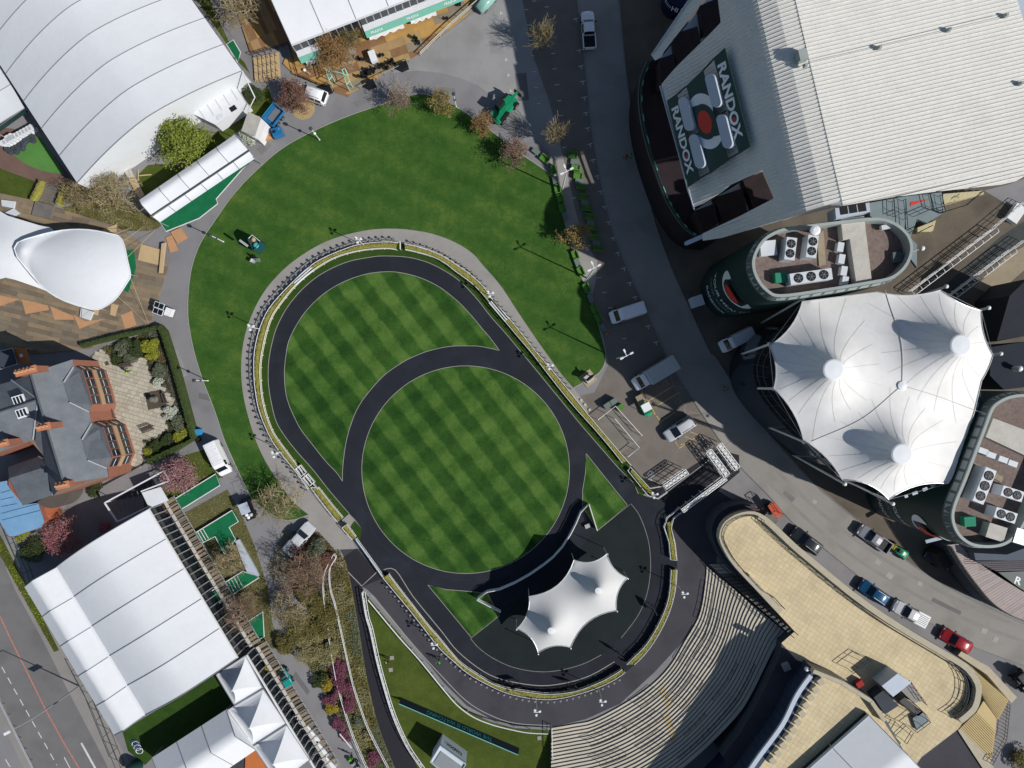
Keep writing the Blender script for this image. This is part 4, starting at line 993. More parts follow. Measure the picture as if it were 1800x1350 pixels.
# ---------------------------------------------------------------- tensile canopy
CAN = [(1410,530),(1542,513),(1653,510),(1725,546),(1745,624),(1725,669),(1712,725),(1694,775),(1678,825),(1666,850),(1562,878),(1481,844),(1412,773),(1360,683),(1352,608)]
sag = [0.0,0.07,0.06,0.08,-0.04,0.0,0,0,-0.05,0.10,0.12,0.07,0.08,0.10,0.10]
ZE = 16.5
def scallop(P, sag, n=8):
    out = []; N = len(P); cx = sum(p[0] for p in P) / N; cy = sum(p[1] for p in P) / N
    for i in range(N):
        a, b = Vector(P[i]), Vector(P[(i + 1) % N]); d = b - a; nn = Vector((-d.y, d.x))
        if nn.dot(Vector((cx, cy)) - (a + b) / 2) < 0: nn = -nn
        for k in range(n):
            s_ = k / n; out.append(tuple(a + d * s_ + nn * (4 * s_ * (1 - s_)) * sag[i]))
    return out
def tensile(name, label, corners, sag, ze, cones, lam, mat, step, rcap, zval=0.0, edge_drop=None):
    t = thing(name, label, "canopy", (W(*cones[0][:2], ze).x, W(*cones[0][:2], ze).y, 0))
    scp = scallop(corners, sag)
    CC = [(W(c[0], c[1], c[2]), c[2]) for c in cones]
    cw = WL(corners, ze)
    def zf(x, y):
        z = ze - zval
        for c, zt in CC:
            d = max(0.0, hypot(x - c.x, y - c.y) - rcap)
            z += (zt - ze) * (0.66 * math.exp(-d / lam) + 0.34 * math.exp(-d / (lam * 3.4)))
        e = min(hypot(x - q[0], y - q[1]) for q in cw)
        return z + 0.35 * math.exp(-e / 1.6)
    ol = WL(scp, ze)
    for _ in range(4): ol = [W2(q, zf(*o)) for q, o in zip(scp, ol)]
    extra = []
    for c, zt in CC:
        for rr in (rcap, rcap * 1.12, rcap * 1.35, rcap * 1.7, rcap * 2.2, rcap * 3):
            for k in range(26):
                a = 2 * pi * k / 26; q = (c.x + rr * cos(a), c.y + rr * sin(a))
                if inpoly(q, ol): extra.append(q)
    patch(ol, step, zf, extra=extra).build("membrane", mat, t, 1,1)
    edge = [(p[0], p[1], zf(*p) + 0.02) for p in ol]; edge.append(edge[0])
    MB().tube(edge, 0.07,6).build("edge_cable", MAT['steel'], t, 0,1)
    for c, zt in CC:
        zc = zf(c.x, c.y)
        MB().lathe((c.x, c.y, zc),[(rcap * 1.03,-0.05),(rcap * 1.03,0.12),(rcap * 0.9,0.2),(rcap * 0.1,0.24)],28).build("cone_cap", MAT['sign_white'], t, 0,1)
        MB().cyl((c.x, c.y, 0),(c.x, c.y, zc),0.22,10).build("mast", MAT['white'], t, 0,1)
    return t, ol, zf, CC
cn, ol, czf, CC = tensile("tensile_canopy", "large white tensile canopy with three flat-topped cones between the towers", CAN, sag, ZE, [(1459,650,22.0),(1682,607,22.4),(1578,797,22.2)],2.5, MAT['membrane'],0.5,1.12,0.4)
seam = M("membrane_seam", (0.60,0.58,0.54), var=0.1)
def on_can(pts, r, nm="seam"):
    w = []
    for p in resample([Vector(q) for q in pts],0.6): w.append((p.x, p.y, czf(p.x, p.y) + 0.03))
    if len(w) > 1: MB().tube(w, r, 4).build(nm, seam, cn, 0,1)
bt_ = W(1567,678,17.5)
for q in ((1542,513),(1712,725),(1412,773)):
    e = W(*q, ZE); c = W(*{1542: (1560,590),1712: (1640,700),1412: (1490,735)}[q[0]],17.0)
    on_can([tuple(p) for p in smooth([(bt_.x, bt_.y),(c.x, c.y),(e.x, e.y)],6)],0.05, "ridge_cable")
MB().lathe((bt_.x, bt_.y, czf(bt_.x, bt_.y)),[(0.5,0),(0.5,0.15),(0.1,0.22)],16).build("centre_cap", MAT['sign_white'], cn, 0,1)
for c, zt in CC:
    for k in range(18):
        a = 2 * pi * (k + 0.3) / 18; pts = []; d = 1.3
        while d < 9.5:
            p = (c.x + cos(a) * d, c.y + sin(a) * d)
            if not inpoly(p, ol) or any(hypot(p[0] - o.x, p[1] - o.y) < d for o, _ in CC if o is not c): break
            pts.append(p); d += 0.6
        if len(pts) > 2: on_can(pts, 0.012)
for i in (2,3,4,8,10,11,12,13,14,0):
    c0 = W(*CAN[i], ZE); top = Vector((c0.x, c0.y, ZE + 0.9)); ctr = W(1560,690, ZE)
    o_ = (Vector((c0.x, c0.y, 0)) - Vector((ctr.x, ctr.y, 0))).normalized()
    MB().tube([Vector((c0.x, c0.y, 0)) - o_ * 1.5, top + o_ * 0.35],0.14,8).build("corner_mast", MAT['white'], cn, 0,1)
    MB().ball(top + o_ * 0.35,0.26,8).build("mast_head", MAT['white'], cn, 1,1)
for a, b in ((2,3),(3,4),(10,11),(11,12),(12,13),(13,14),(14,0),(9,10)):
    A, B = W(*CAN[a], ZE + 0.9), W(*CAN[b], ZE + 0.9); MB().tube([A, B],0.035,4).build("tie_cable", MAT['steel'], cn, 0,1)
# bars standing in for the far tower rim's scalloped shadow on the membrane
lo = smooth([(1722,690),(1708,745),(1682,810),(1660,838),(1630,858),(1590,873)],5)
for k in range(0, len(lo) - 1,2):
    a, b = W(*lo[k], ZE + 0.6), W(*lo[k + 1], ZE + 0.6); MB().bar(a, b, 0.35,0.08).build("rim_shadow_dash", MAT['panel_blue'], cn, 0,1)
# dark glazed hall below the canopy
hall = thing("glazed_hall", "dark glazed hall sheltering beneath the white canopy", "building", (W(1550,690).x, W(1550,690).y, 0))
HP = smooth([(1400,560),(1345,600),(1325,640),(1330,680),(1350,715),(1400,770),(1470,830),(1550,850),(1640,800),(1690,720),(1700,640),(1650,560),(1540,540)],4, True)
MB().prism(WL(HP, 10.0),0,10.0).build("glass_wall", MAT['glass_dk'], hall, 0,1)
hw = WL(HP, 10.0)
for k in range(0, len(hw),2):
    p = hw[k]; c = W(1530,690,10); MB().bar((p[0], p[1],10.06),(p[0] + (c.x - p[0]) * 0.12, p[1] + (c.y - p[1]) * 0.12,10.06),0.06,0.06).build("glazing_bar", MAT['rim_dk'], hall, 0,1)
for q in (0.45,1.2): 
    ii = inset(hw, q); MB().tube([(p[0], p[1],10.06) for p in ii] + [(ii[0][0], ii[0][1],10.06)],0.05,4).build("glazing_ring", MAT['rim_dk'], hall, 0,1)
# grey timber walk between canopy and far tower
tag(MB().prism(WL([(1725,690),(1752,702),(1733,735),(1690,845),(1668,858),(1700,790),(1712,730)],9),8.6,9.0).build("roof_walk", MAT['timber_grey']), "grey boarded roof walk between canopy and far tower", "walkway")

# ---------------------------------------------------------------- yard behind the near tower
dk = thing("raised_deck", "blue-green raised deck with stairs under the grandstand roof edge", "deck", (W(1640,372).x, W(1640,372).y, 0))
def slabpx(pts, z0, z1, name, mat, par): return MB().prism(WL(pts, z1), z0, z1).build(name, mat, par, world=True)
slabpx([(1527,357),(1592,345),(1592,410),(1612,430),(1612,470),(1560,400),(1530,380)],2.5,3.0, "deck", MAT['deck_grey'], dk)
slabpx([(1592,345),(1655,338),(1662,372),(1630,392),(1612,385),(1600,420),(1590,410)],2.5,3.0, "deck", MAT['deck_grey'], dk)
slabpx([(1601,355),(1634,350),(1600,362)],3.01,3.05, "red_mat", MAT['sign_red'], dk)
yel = M("yellow_tread", (0.52,0.46,0.28), var=0.12, scale=1.0)
for k in range(10):
    a = k / 10; slabpx([(1658 + 7.2 * k, 341 - 0.6 * k),(1665 + 7.2 * k, 340 - 0.6 * k),(1666 + 7.2 * k - 2,358 - 3.0 * k * 0.6),(1659 + 7.2 * k - 2,359 - 3.0 * k * 0.6)],0.05,3.0 - 0.28 * k, "stair_tread", yel, dk)
for k in range(6): slabpx([(1613 + 5.5 * k, 400 - 2.2 * k),(1618 + 5.5 * k, 398 - 2.2 * k),(1620 + 4 * k, 406),(1613 + 4 * k, 408)],0.05,2.6 - 0.4 * k, "stair_tread", yel, dk)
for pts in ([(1572,352),(1573,380),(1592,372)],[(1592,350),(1596,400),(1612,410),(1640,396)],[(1635,340),(1642,366),(1658,372)],[(1612,378),(1640,366)],[(1660,372),(1700,360),(1730,335)],[(1656,342),(1662,372)]):
    w = [W(*p, 4.0) for p in pts]; MB().tube(w, 0.05,5).build("handrail", MAT['black'], dk, 0,1); MB().tube([p - Vector((0,0,0.5)) for p in w],0.035,5).build("handrail", MAT['black'], dk, 0,1)
    for p in resample(w, 1.4): MB().cyl((p.x, p.y, 3.0 if p.z > 3.5 else 0),(p.x, p.y, p.z),0.035,5).build("baluster", MAT['black'], dk, 0,1)
def bridge_rail(a, b, label, z=1.3, wd=0.75, n=11, z0=0.0):
    t = fence([a, b], label, name="horse_walk_rail", cat="rail", ztop=1.5, rails=(1.5,1.0,0.5), step=1.7, r=0.06, pr=0.05)
    A, B = W(*a, 1.5), W(*b, 1.5); d = (B - A).normalized(); s_ = Vector((d.y, -d.x, 0)) * wd
    MB().tube([A + s_, B + s_],0.055,6).build("top_rail", MAT['white'], t, 0,1)
    for k in range(n + 1):
        p = A.lerp(B, k / n); MB().tube(smooth([p, p + s_ * 0.5 + Vector((0,0,0.18)), p + s_],3),0.045,5).build("hoop", MAT['white'], t, 0,1)
        MB().cyl(p + s_, (p.x + s_.x, p.y + s_.y, 0),0.05,6).build("post", MAT['white'], t, 0,1)
bridge_rail((1602,512),(1750,400), "long white hooped rail of the horse walk nearest the stand")
bridge_rail((1668,522),(1782,436), "shorter white hooped rail of the horse walk")
fence([(1750,399),(1789,367),(1806,352)], "white latticed rail continuing the horse walk to the steps", ztop=1.5, rails=(1.5,1.0,0.5), step=1.2)
fence([(1782,438),(1806,420)], "white latticed rail stub at the end of the shorter walk", ztop=1.5, rails=(1.5,1.0,0.5), step=1.0)
sheet("horse_walk", [(1640,520),(1760,415),(1806,385),(1806,420),(1700,500),(1680,525)],0.008, M("rubber_walk", (0.055,0.06,0.058), var=0.2, scale=0.6))
sheet("tan_paving", [(1711,505),(1730,490),(1770,450),(1806,430),(1806,470),(1760,510),(1738,515)],0.010, M("tan_paving_slab", (0.30,0.25,0.17), var=0.15, scale=0.5))
sheet("grey_apron", [(1730,335),(1776,323),(1806,312),(1806,370),(1786,366),(1768,358)],0.010, MAT['asphalt'])
smallbox(1788,375,(1.5,2.4,0.9), radians(-35),0, "white_rack", "white ribbed rack at the end of the horse walk", "rack", MAT['white'])
t = thing("globe_lamp", "white globe lamp on a bracket beside the near tower", "lamp", W(1612,440,0))
MB().cyl(W(1605,443,0), W(1605,443,6),0.08,8).build("pole", MAT['steel'], t, 0,1); MB().bar(W(1605,443,6), W(1621,436,6),0.08,0.08).build("bracket", MAT['steel'], t, 0,1); MB().ball(W(1621,436.5,6.1),0.34,12).build("globe", MAT['sign_white'], t, 1,1)
t = thing("white_tube", "thick white tubular mast lying out from the canopy edge", "mast", W(1760,647,0))
MB().tube([W(1736,647,3), W(1792,648,9)],[0.22,0.34],10).build("tube", MAT['white'], t, 0,1); MB().ball(W(1792,648,9),0.4,10).build("end_cap", MAT['white'], t, 1,1); MB().cyl(W(1740,647,0), W(1740,647,3.4),0.15,8).build("prop", MAT['steel'], t, 0,1)
tag(MB().prism(WL([(1740,660),(1742,610),(1806,600),(1806,680),(1765,685)],8.0),0,8.0).build("annex", M("dark_navy_roof", (0.018,0.024,0.036), var=0.2, scale=0.5)), "dark navy flat-roofed annex between canopy and far tower", "building")
tag(MB().prism(WL([(1752,600),(1775,520),(1806,490),(1806,590)],7.0),0,7.0).build("annex", M("dark_slate_roof", (0.022,0.026,0.034), var=0.2, scale=0.5)), "dark slate-roofed annex behind the tan paving", "building")
# ================================================================ stepped terracing, tiled terrace, curved building
def tile_mat(name, c, cg, size, ang, var=0.12):
    m = M(name, c, var=var, scale=0.35, scale2=5.0, bump=0.05, grime=0.16); nt = m.node_tree; N = nt.nodes; L = nt.links
    b = N["Principled BSDF"]; src = b.inputs["Base Color"].links[0].from_socket
    g_ = N.new("ShaderNodeNewGeometry"); mp = N.new("ShaderNodeMapping"); mp.inputs["Rotation"].default_value = (0,0, ang); L.new(g_.outputs["Position"], mp.inputs["Vector"])
    br = N.new("ShaderNodeTexBrick"); br.offset = 0.0; br.inputs["Scale"].default_value = 1.0 / size; br.inputs["Mortar Size"].default_value = 0.03
    br.inputs["Brick Width"].default_value = 1.0; br.inputs["Row Height"].default_value = 1.0; br.inputs["Mortar Smooth"].default_value = 0.3
    br.inputs["Color1"].default_value = (1,1,1,1); br.inputs["Color2"].default_value = (0.9,0.89,0.88,1); br.inputs["Mortar"].default_value = (*cg, 1)
    L.new(mp.outputs[0], br.inputs["Vector"]); mm = N.new("ShaderNodeMixRGB"); mm.blend_type = 'MULTIPLY'; mm.inputs[0].default_value = 1
    L.new(src, mm.inputs[1]); L.new(br.outputs[0], mm.inputs[2]); L.new(mm.outputs[0], b.inputs["Base Color"])
    return m
MAT['tile'] = tile_mat("terrace_tile_sand", (0.66,0.555,0.35),(0.62,0.58,0.5),0.60, radians(33))
MAT['sandstone'] = M("parapet_sandstone", (0.47,0.42,0.31), var=0.12, scale=1.0, scale2=8, bump=0.1)
MAT['step'] = M("step_concrete_cream", (0.58,0.53,0.43), var=0.12, scale=0.5, scale2=6, bump=0.15, bscale=20, grime=0.2)
MAT['riser'] = M("step_riser_dark", (0.085,0.078,0.072), var=0.2)
MAT['step_y'] = M("step_yellow", (0.58,0.45,0.22), var=0.1, scale=0.8, scale2=8)
MAT['wall_dk'] = M("slate_grey_wall", (0.05,0.06,0.075), var=0.15, scale=0.6)
ZT = 4.7; NR = 24
C0 = smooth([(1242,996),(1241,1016),(1231,1078),(1205,1126),(1174,1176),(1128,1218),(1050,1263),(1010,1273),(969,1280)],5)
C1 = smooth([(1388,1118),(1378,1132),(1366,1150),(1325,1233),(1296,1274),(1232,1338),(1170,1385),(1100,1420),(970,1450)],5)
ter = thing("stepped_terracing", "curved cream concrete spectator steps rising away from the parade ring", "steps", (W(1180,1230).x, W(1180,1230).y, 0))
A0 = [Vector(p) for p in resample([Vector(W2(p, 0.2)) for p in C0], n=40)]; A1 = [Vector(p) for p in resample([Vector(W2(p, ZT)) for p in C1], n=40)]
ZS = lambda r: 0.14 + 2.85 * r / (NR - 1)
for r in range(NR):
    f0, f1 = r / NR, (r + 1) / NR; z = ZS(r)
    I = [A0[i].lerp(A1[i], f0) for i in range(41)]; E = [A0[i].lerp(A1[i], f1 + 0.012) for i in range(41)]
    st = MB(); st.loft([[(p.x, p.y, z) for p in I],[(p.x, p.y, z) for p in E]], close=False, cap=False)
    s_ = st.build("step", MAT['step'], ter, 0,1)
    ri = MB(); I2 = [I[i].lerp(E[i],-0.02) for i in range(41)]
    ri.loft([[(p.x, p.y, z - 0.30) for p in I2],[(p.x, p.y, z + 0.01) for p in I2],[(p.x, p.y, z + 0.01) for p in [I[i].lerp(E[i],0.05) for i in range(41)]]], close=False, cap=False)
    ri.build("nosing", MAT['riser'], s_, 0,1)
# yellow painted gangway treads
for r in range(2,17):
    f0, f1 = (r + 0.24) / NR, (r + 0.96) / NR; z = ZS(r) + 0.012
    for i0 in (20,):
        i = i0 + int(r * 0.12)
        pts = [A0[i].lerp(A1[i], f0), A0[i + 1].lerp(A1[i + 1], f0), A0[i + 1].lerp(A1[i + 1], f1), A0[i].lerp(A1[i], f1)]
        MB().add([(p.x, p.y, z) for p in pts],[(0,1,2,3)] if area2(pts) > 0 else [(3,2,1,0)]).build("painted_tread", MAT['step_y'], ter, 0,1)
# crush barriers on the steps
cb_i = 0
def barrier(i0, i1, f, lab):
    z = ZS(int(f * NR))
    P = [A0[i].lerp(A1[i], f) for i in range(i0, i1 + 1)]
    t = thing("crush_barrier", lab, "barrier", (P[0].x, P[0].y, z),0, "crush barriers on the terracing")
    for h, nm in ((1.1, "top_rail"),(0.6, "lower_rail")): MB().tube([(p.x, p.y, z + h) for p in P],0.035,5).build(nm, MAT['black'], t, 0,1)
    for p in resample(P, 1.1): MB().cyl((p.x, p.y, z - 0.1),(p.x, p.y, z + 1.1),0.028,5).build("post", MAT['black'], t, 0,1)
for k, (a, b, f, lb) in enumerate(((2,8,0.10, "thin black barrier near the front steps by the side stair"),(9,15,0.16, "thin black barrier low on the bend of the steps"),(21,25,0.12, "thin black barrier on the front steps past the yellow treads"),(4,12,0.38, "long thin black barrier halfway up near the side stair"),(14,19,0.42, "thin black barrier halfway up before the yellow treads"),(22,27,0.36, "thin black barrier halfway up past the yellow treads"),(28,34,0.25, "thin black barrier towards the fenced end of the steps"),(8,14,0.66, "thin black barrier high on the steps near the shaded end"),(16,20,0.70, "thin black barrier high on the steps before the yellow treads"),(22,26,0.62, "thin black barrier high on the steps past the yellow treads"),(29,33,0.5, "thin black barrier midway near the fenced end"),(6,22,0.86, "long black barrier in the shade of the curved building"))): barrier(a, b, f, lb)
# side stair between terracing and terrace
ss = thing("side_stair", "dark side stair with handrails between the terracing and the tiled terrace", "stairs", (W(1300,1040).x, W(1300,1040).y, 0))
P0, P1 = Vector(W2((1246,992),0.2)), Vector(W2((1391,1117), ZT)); Q0, Q1 = Vector(W2((1284,992),0.2)), Vector(W2((1405,1107), ZT))
NS = 20
for k in range(NS):
    f0, f1 = k / NS, (k + 1) / NS; z = 0.2 + (ZT - 0.25) * k / NS
    pts = [P0.lerp(P1, f0), P0.lerp(P1, f1), Q0.lerp(Q1, f1), Q0.lerp(Q1, f0)]
    MB().prism([tuple(p) for p in pts], max(0, z - 0.5), z).build("stair_tread", MAT['step'] if k < 3 else MAT['timber_grey'], ss, 0,1)  # upper treads darker: the terrace wall's shade is put into their colour
for L0, L1 in ((P0, P1),(P0.lerp(Q0,0.5), P1.lerp(Q1,0.5))):
    MB().tube([(L0.x, L0.y, 1.2),(L1.x, L1.y, ZT + 1.0)],0.05,5).build("handrail", MAT['black'], ss, 0,1); MB().tube([(L0.x, L0.y, 0.7),(L1.x, L1.y, ZT + 0.5)],0.035,5).build("handrail", MAT['black'], ss, 0,1)
    for k in range(11): p = L0.lerp(L1, k / 10); z = 0.2 + (ZT - 0.2) * k / 10; MB().cyl((p.x, p.y, z - 0.2),(p.x, p.y, z + 1.0),0.03,5).build("baluster", MAT['black'], ss, 0,1)
# ---- tiled terrace
tb = thing("tiled_terrace", "long raised terrace paved in sand-coloured tiles with rounded ends", "terrace", (W(1520,1100).x, W(1520,1100).y, 0))
RE = smooth([(1397,1110),(1335,1043),(1292,997),(1274,970),(1264,945),(1270,923),(1283,910),(1303,901),(1326,899),(1346,908),(1364,923),(1400,957),(1426,979),(1499,1039),(1559,1082),(1619,1119),(1675,1152),(1705,1172),(1724,1200),(1725,1224),(1718,1247),(1704,1262),(1691,1272)],4)
TOPZ = ZT + 0.05
LOWER = [(1685,1281),(1620,1330),(1600,1356),(1380,1400),(1300,1356),(1270,1330),(1300,1290),(1330,1240),(1370,1155),(1374,1130)]
MB().prism(WL(RE + LOWER, TOPZ),0, TOPZ - 0.02).build("podium", MAT['wall_dk'], tb, 0,1); MB().sheet(WL(RE + LOWER, TOPZ), TOPZ).build("tile_floor", MAT['tile'], tb, 0,1)
MB().sheet(WL([(1374,1131),(1370,1155),(1330,1240),(1300,1290),(1270,1330),(1290,1366),(1350,1366),(1400,1260),(1436,1174),(1400,1160)], TOPZ), TOPZ + 0.02).build('dark_apron', MAT['walk'], tb, 0,1)  # dark asphalt; the curved building's shade is put into its tone too
# stone parapet with a dark rail inside it
PA = RE[2:]
w = [Vector(W2(p, TOPZ + 0.9)) for p in PA]; n = len(w); nrm = []
for i in range(n):
    d = (w[min(i + 1, n - 1)] - w[max(i - 1,0)]).normalized(); nrm.append(Vector((d.y, -d.x)))
for i in range(0, n - 1,2):
    j = min(i + 2, n - 1); wd = 0.78 if w[i].x > W(1330,900,5).x else 0.4
    pts = [w[i], w[j], w[j] + nrm[j] * wd, w[i] + nrm[i] * wd]
    MB().prism([tuple(p) for p in pts], ZT - 0.4, TOPZ + 0.9).build("parapet_stone", MAT['sandstone'], tb, 0,1)
inn = [w[i] + nrm[i] * (1.05 if w[i].x > W(1345,900,5).x else 0.55) for i in range(n)]
for h in (1.15,0.75,0.4): MB().tube([(p.x, p.y, TOPZ + h) for p in inn],0.04,5).build("handrail", MAT['wall_dk'], tb, 0,1)
for p in resample(inn, 1.6): MB().cyl((p.x, p.y, TOPZ),(p.x, p.y, TOPZ + 1.15),0.035,5).build("baluster", MAT['wall_dk'], tb, 0,1)
# rounded prow: slate wall band and red line outside the parapet
PR = smooth([(1300,1010),(1276,980),(1262,952),(1258,930),(1266,910),(1282,898),(1304,892),(1330,893)],4)
MB().ribbon(WL(PR, 3.6),0.9,0.0,3.4).build("prow_wall", MAT['wall_dk'], tb, 0,1)
MB().tube([W(p[0] + 5, p[1] + 3,4.3) for p in PR],0.12,6).build("red_band", M("rusty_band", (0.16,0.06,0.045), var=0.2), tb, 0,1)
# curved end void with rail
VO = smooth([(1685,1172),(1700,1195),(1703,1222),(1694,1246),(1676,1262)],5)
VI = smooth([(1690,1170),(1712,1192),(1717,1222),(1708,1248),(1692,1268)],5)
MB().sheet(WL(VO + list(reversed(VI)), TOPZ), TOPZ + 0.015).build("stair_well", MAT['riser'], tb, 0,1)
fence([(1685,1172),(1700,1195),(1703,1222),(1694,1246),(1672,1262)], "dark curved railing round the stairwell of the terrace end", name="stairwell_railing", cat="railing", ztop=1.1, rails=(1.1,0.6), step=1.3, z0=TOPZ, mat=MAT['black'], spl=4)
# steps from the terrace down to the road, beyond the rounded end
es = thing("yellow_stairs", "broad yellow stairs descending from the terrace end towards the road", "stairs", (W(1735,1240).x, W(1735,1240).y, 0))
sm_ = M("step_yellow_edge", (0.34,0.25,0.11), var=0.1)
for k in range(12):
    for (a, b, da, db, z) in (((1706 + 2.1 * k, 1172 + 5 * k),(1773 - 1.5 * k, 1231 + 2.8 * k),(2.1,5),(-1.5,2.8),3.4 - 0.12 * k),((1717 - 2.4 * k, 1252 + 2.3 * k),(1750 - 0.6 * k, 1286 + 4.2 * k),(-2.4,2.3),(-0.6,4.2),1.9 - 0.14 * k)):
        s_ = slabpx([a, b, (b[0] + db[0], b[1] + db[1]),(a[0] + da[0], a[1] + da[1])],0, z, "stair_tread", MAT['step_y'], es)
        MB().bar(W(*a, z + 0.02), W(*b, z + 0.02),0.09,0.05).build("nosing", sm_, s_, 0,1)
slabpx([(1729,1232),(1752,1262),(1750,1286),(1717,1252)],0,1.95, "landing", MAT['step_y'], es)
slabpx([(1690,1279),(1741,1336),(1752,1362),(1735,1362),(1684,1284)],0,0.3, "side_kerb", MAT['sandstone'], es)
tag(MB().prism(WL([(1684,1152),(1690,1145),(1738,1172),(1788,1226),(1778,1236),(1735,1186)],1.2),0,1.2).build("stair_wall", MAT['sandstone']), "low sandstone wall flanking the yellow stairs", "wall")
fence([(1776,1240),(1770,1300),(1745,1345)], "wavy black handrail at the foot of the yellow stairs", name="handrail", cat="railing", ztop=1.1, rails=(1.1,0.6), step=0.5, mat=MAT['black'])
sheet("lower_yard", [(1620,1332),(1685,1282),(1745,1362),(1600,1362)],0.018, MAT['walk'])
# ---- curved building with concave front
cbz = 7.9
cbd = thing("curved_building", "low building with concave slate front and tiled roof terrace above the steps", "building", (W(1430,1280).x, W(1430,1280).y, 0))
FT = smooth([(1424,1186),(1400,1220),(1374,1272),(1336,1324),(1300,1372),(1230,1440),(1150,1490)],5)
MB().prism(WL(FT + [(1250,1520),(1640,1520),(1600,1340),(1556,1262),(1534,1230),(1480,1196),(1430,1176)], cbz),0, cbz).build("wall", M("slate_blue_front", (0.035,0.055,0.10), var=0.15, scale=0.5, rough=0.4), cbd, 0,1)
fw = [Vector(W2(p, cbz)) for p in FT]
MB().ribbon([tuple(p) for p in fw],0.55, cbz + 0.002,0.35).build("parapet", MAT['panel_blue'], cbd, 0,1)
fi = smooth([(1434,1190),(1412,1225),(1386,1276),(1350,1328),(1318,1372)],5)
MB().sheet(WL(fi + [(1500,1420),(1640,1420),(1600,1340),(1552,1266),(1530,1236),(1480,1204),(1440,1188)], cbz), cbz + 0.02).build("roof_tiles", MAT['tile'], cbd, 0,1)
for pts in ([(1430,1180),(1480,1200),(1532,1233),(1556,1268)],):
    ww = [Vector(W2(p, cbz + 0.9)) for p in pts]
    for a, b in zip(ww, ww[1:]): MB().bar((a.x, a.y, cbz + 0.45),(b.x, b.y, cbz + 0.45),0.5,0.9).build("parapet_stone", MAT['sandstone'], cbd, 0,1)
for p in resample([Vector(W2(q, cbz)) for q in smooth([(1440,1196),(1418,1230),(1392,1280),(1356,1334)],4)],1.15): MB().box((p.x, p.y, cbz + 0.3),(0.75,0.85,0.55),0.6).build("planter_stone", MAT['sandstone'], cbd, 0,1)
for k in range(26):
    i = k * (len(fw) - 1) / 26; a = fw[int(i)]; b = fw[min(int(i) + 1, len(fw) - 1)]; p = a.lerp(b, i % 1)
    MB().box((p.x - 0.06, p.y + 0.03,5.75),(0.08,0.08,2.0),0.6).build("mullion", MAT['wall_dk'], cbd, 0,1)
smallbox(1383,1173,(0.9,0.9,0.7),0.4, ZT, "vent_box", "small pale box vent in the shade behind the steps", "vent", MAT['concrete'])
t = thing("globe_lamp", "white globe lamp at the corner of the curved building", "lamp", W(1418,1176,0)); MB().cyl(W(1418,1176, ZT), W(1418,1176,8.0),0.09,8).build("pole", MAT['steel'], t, 0,1); MB().ball(W(1418,1176,8.1),0.3,10).build("globe", MAT['sign_white'], t, 1,1)
# white tent on the roof terrace
rt = thing("roof_tent", "white ridged tent standing on the roof terrace", "tent", (W(1510,1320,9).x, W(1510,1320,9).y, cbz))
def tent_bays(t, a0, a1, b0, b1, n, zf, mat, ez, seam_m, steps=14, extra=0.0, fr=0.05):
    """roof of n bays between eave a (a0->a1) and eave b (b0->b1), px at eave height ez; zf(s) roof height above the eave across the span"""
    A0_, A1_, B0_, B1_ = (Vector(W2(q, ez)) for q in (a0, a1, b0, b1))
    for k in range(n):
        rows = []
        for f in (k / n, (k + 0.5) / n, (k + 1) / n):
            a, b = A0_.lerp(A1_, f), B0_.lerp(B1_, f); sg_ = 0.0 if f in (k / n, (k + 1) / n) else -0.10
            rows.append([(*a.lerp(b, s_ / steps), ez + zf(s_ / steps) + sg_ * math.sin(pi * s_ / steps)) for s_ in range(steps + 1)])
        MB().loft(rows, close=False, cap=False).build("roof_panel", mat, t, 1,1)
    for k in range(n + 1):
        a, b = A0_.lerp(A1_, k / n), B0_.lerp(B1_, k / n)
        MB().tube([(*a.lerp(b, s_ / steps), ez + zf(s_ / steps) + 0.03) for s_ in range(steps + 1)], fr, 5).build("roof_seam", seam_m, t, 0,1)
MAT['tent'] = M("white_marquee_pvc", (0.66,0.68,0.70), rough=0.5, var=0.035, scale=0.4, scale2=1.5, spec=0.3, bump=0.25, bscale=0.7)
MAT['tent_seam'] = M("marquee_seam_grey", (0.24,0.25,0.27), var=0.1)
tent_bays(rt, (1400,1372),(1528,1258),(1508,1480),(1640,1374),2, lambda s_: 1.5 * (1 - abs(2 * s_ - 1)), MAT['tent'],9.0, MAT['tent_seam'])
for q in ((1400,1372),(1528,1258),(1464,1315),(1585,1318)):
    v = W(*q, 9.0); MB().cyl((v.x, v.y, cbz),(v.x, v.y, 9.0),0.08,6).build("tent_pole", MAT['steel'], rt, 0,1)
A_, B_ = W(1400,1372,9.0), W(1528,1258,9.0); MB().bar((A_.x, A_.y, 8.8),(B_.x, B_.y, 8.8),0.12,0.5).build("eave_gutter", MAT['panel_blue'], rt, 0,1)
MB().bar((A_.x, A_.y, 7.7),(B_.x, B_.y, 7.7),0.05,2.0).build("side_glass", MAT['glass_dk'], rt, 0,1)
# ---- stair tower beside the tiled terrace
sh = thing("stair_head", "grey metal escape stair with blue landing on the tiled terrace", "stairs", (W(1580,1220).x, W(1580,1220).y, ZT))
slabpx([(1550,1206),(1578,1184),(1602,1200),(1570,1225)], ZT, 7.4, "stair_housing", MAT['panel_blue'], sh)
slabpx([(1536,1226),(1552,1214),(1580,1240),(1556,1256)], ZT, 6.6, "dark_recess", MAT['wall_dk'], sh)
for k in range(9): slabpx([(1581 + 3.6 * k, 1233 + 2.9 * k),(1590 + 3.6 * k, 1226 + 2.9 * k),(1594 + 3.6 * k, 1229 + 2.9 * k),(1585 + 3.6 * k, 1236 + 2.9 * k)], ZT, 7.2 - 0.25 * k, "stair_tread", MAT['black'], sh)
slabpx([(1604,1262),(1620,1250),(1634,1268),(1612,1284)], ZT, 5.2, "landing", MAT['deck_grey'], sh)
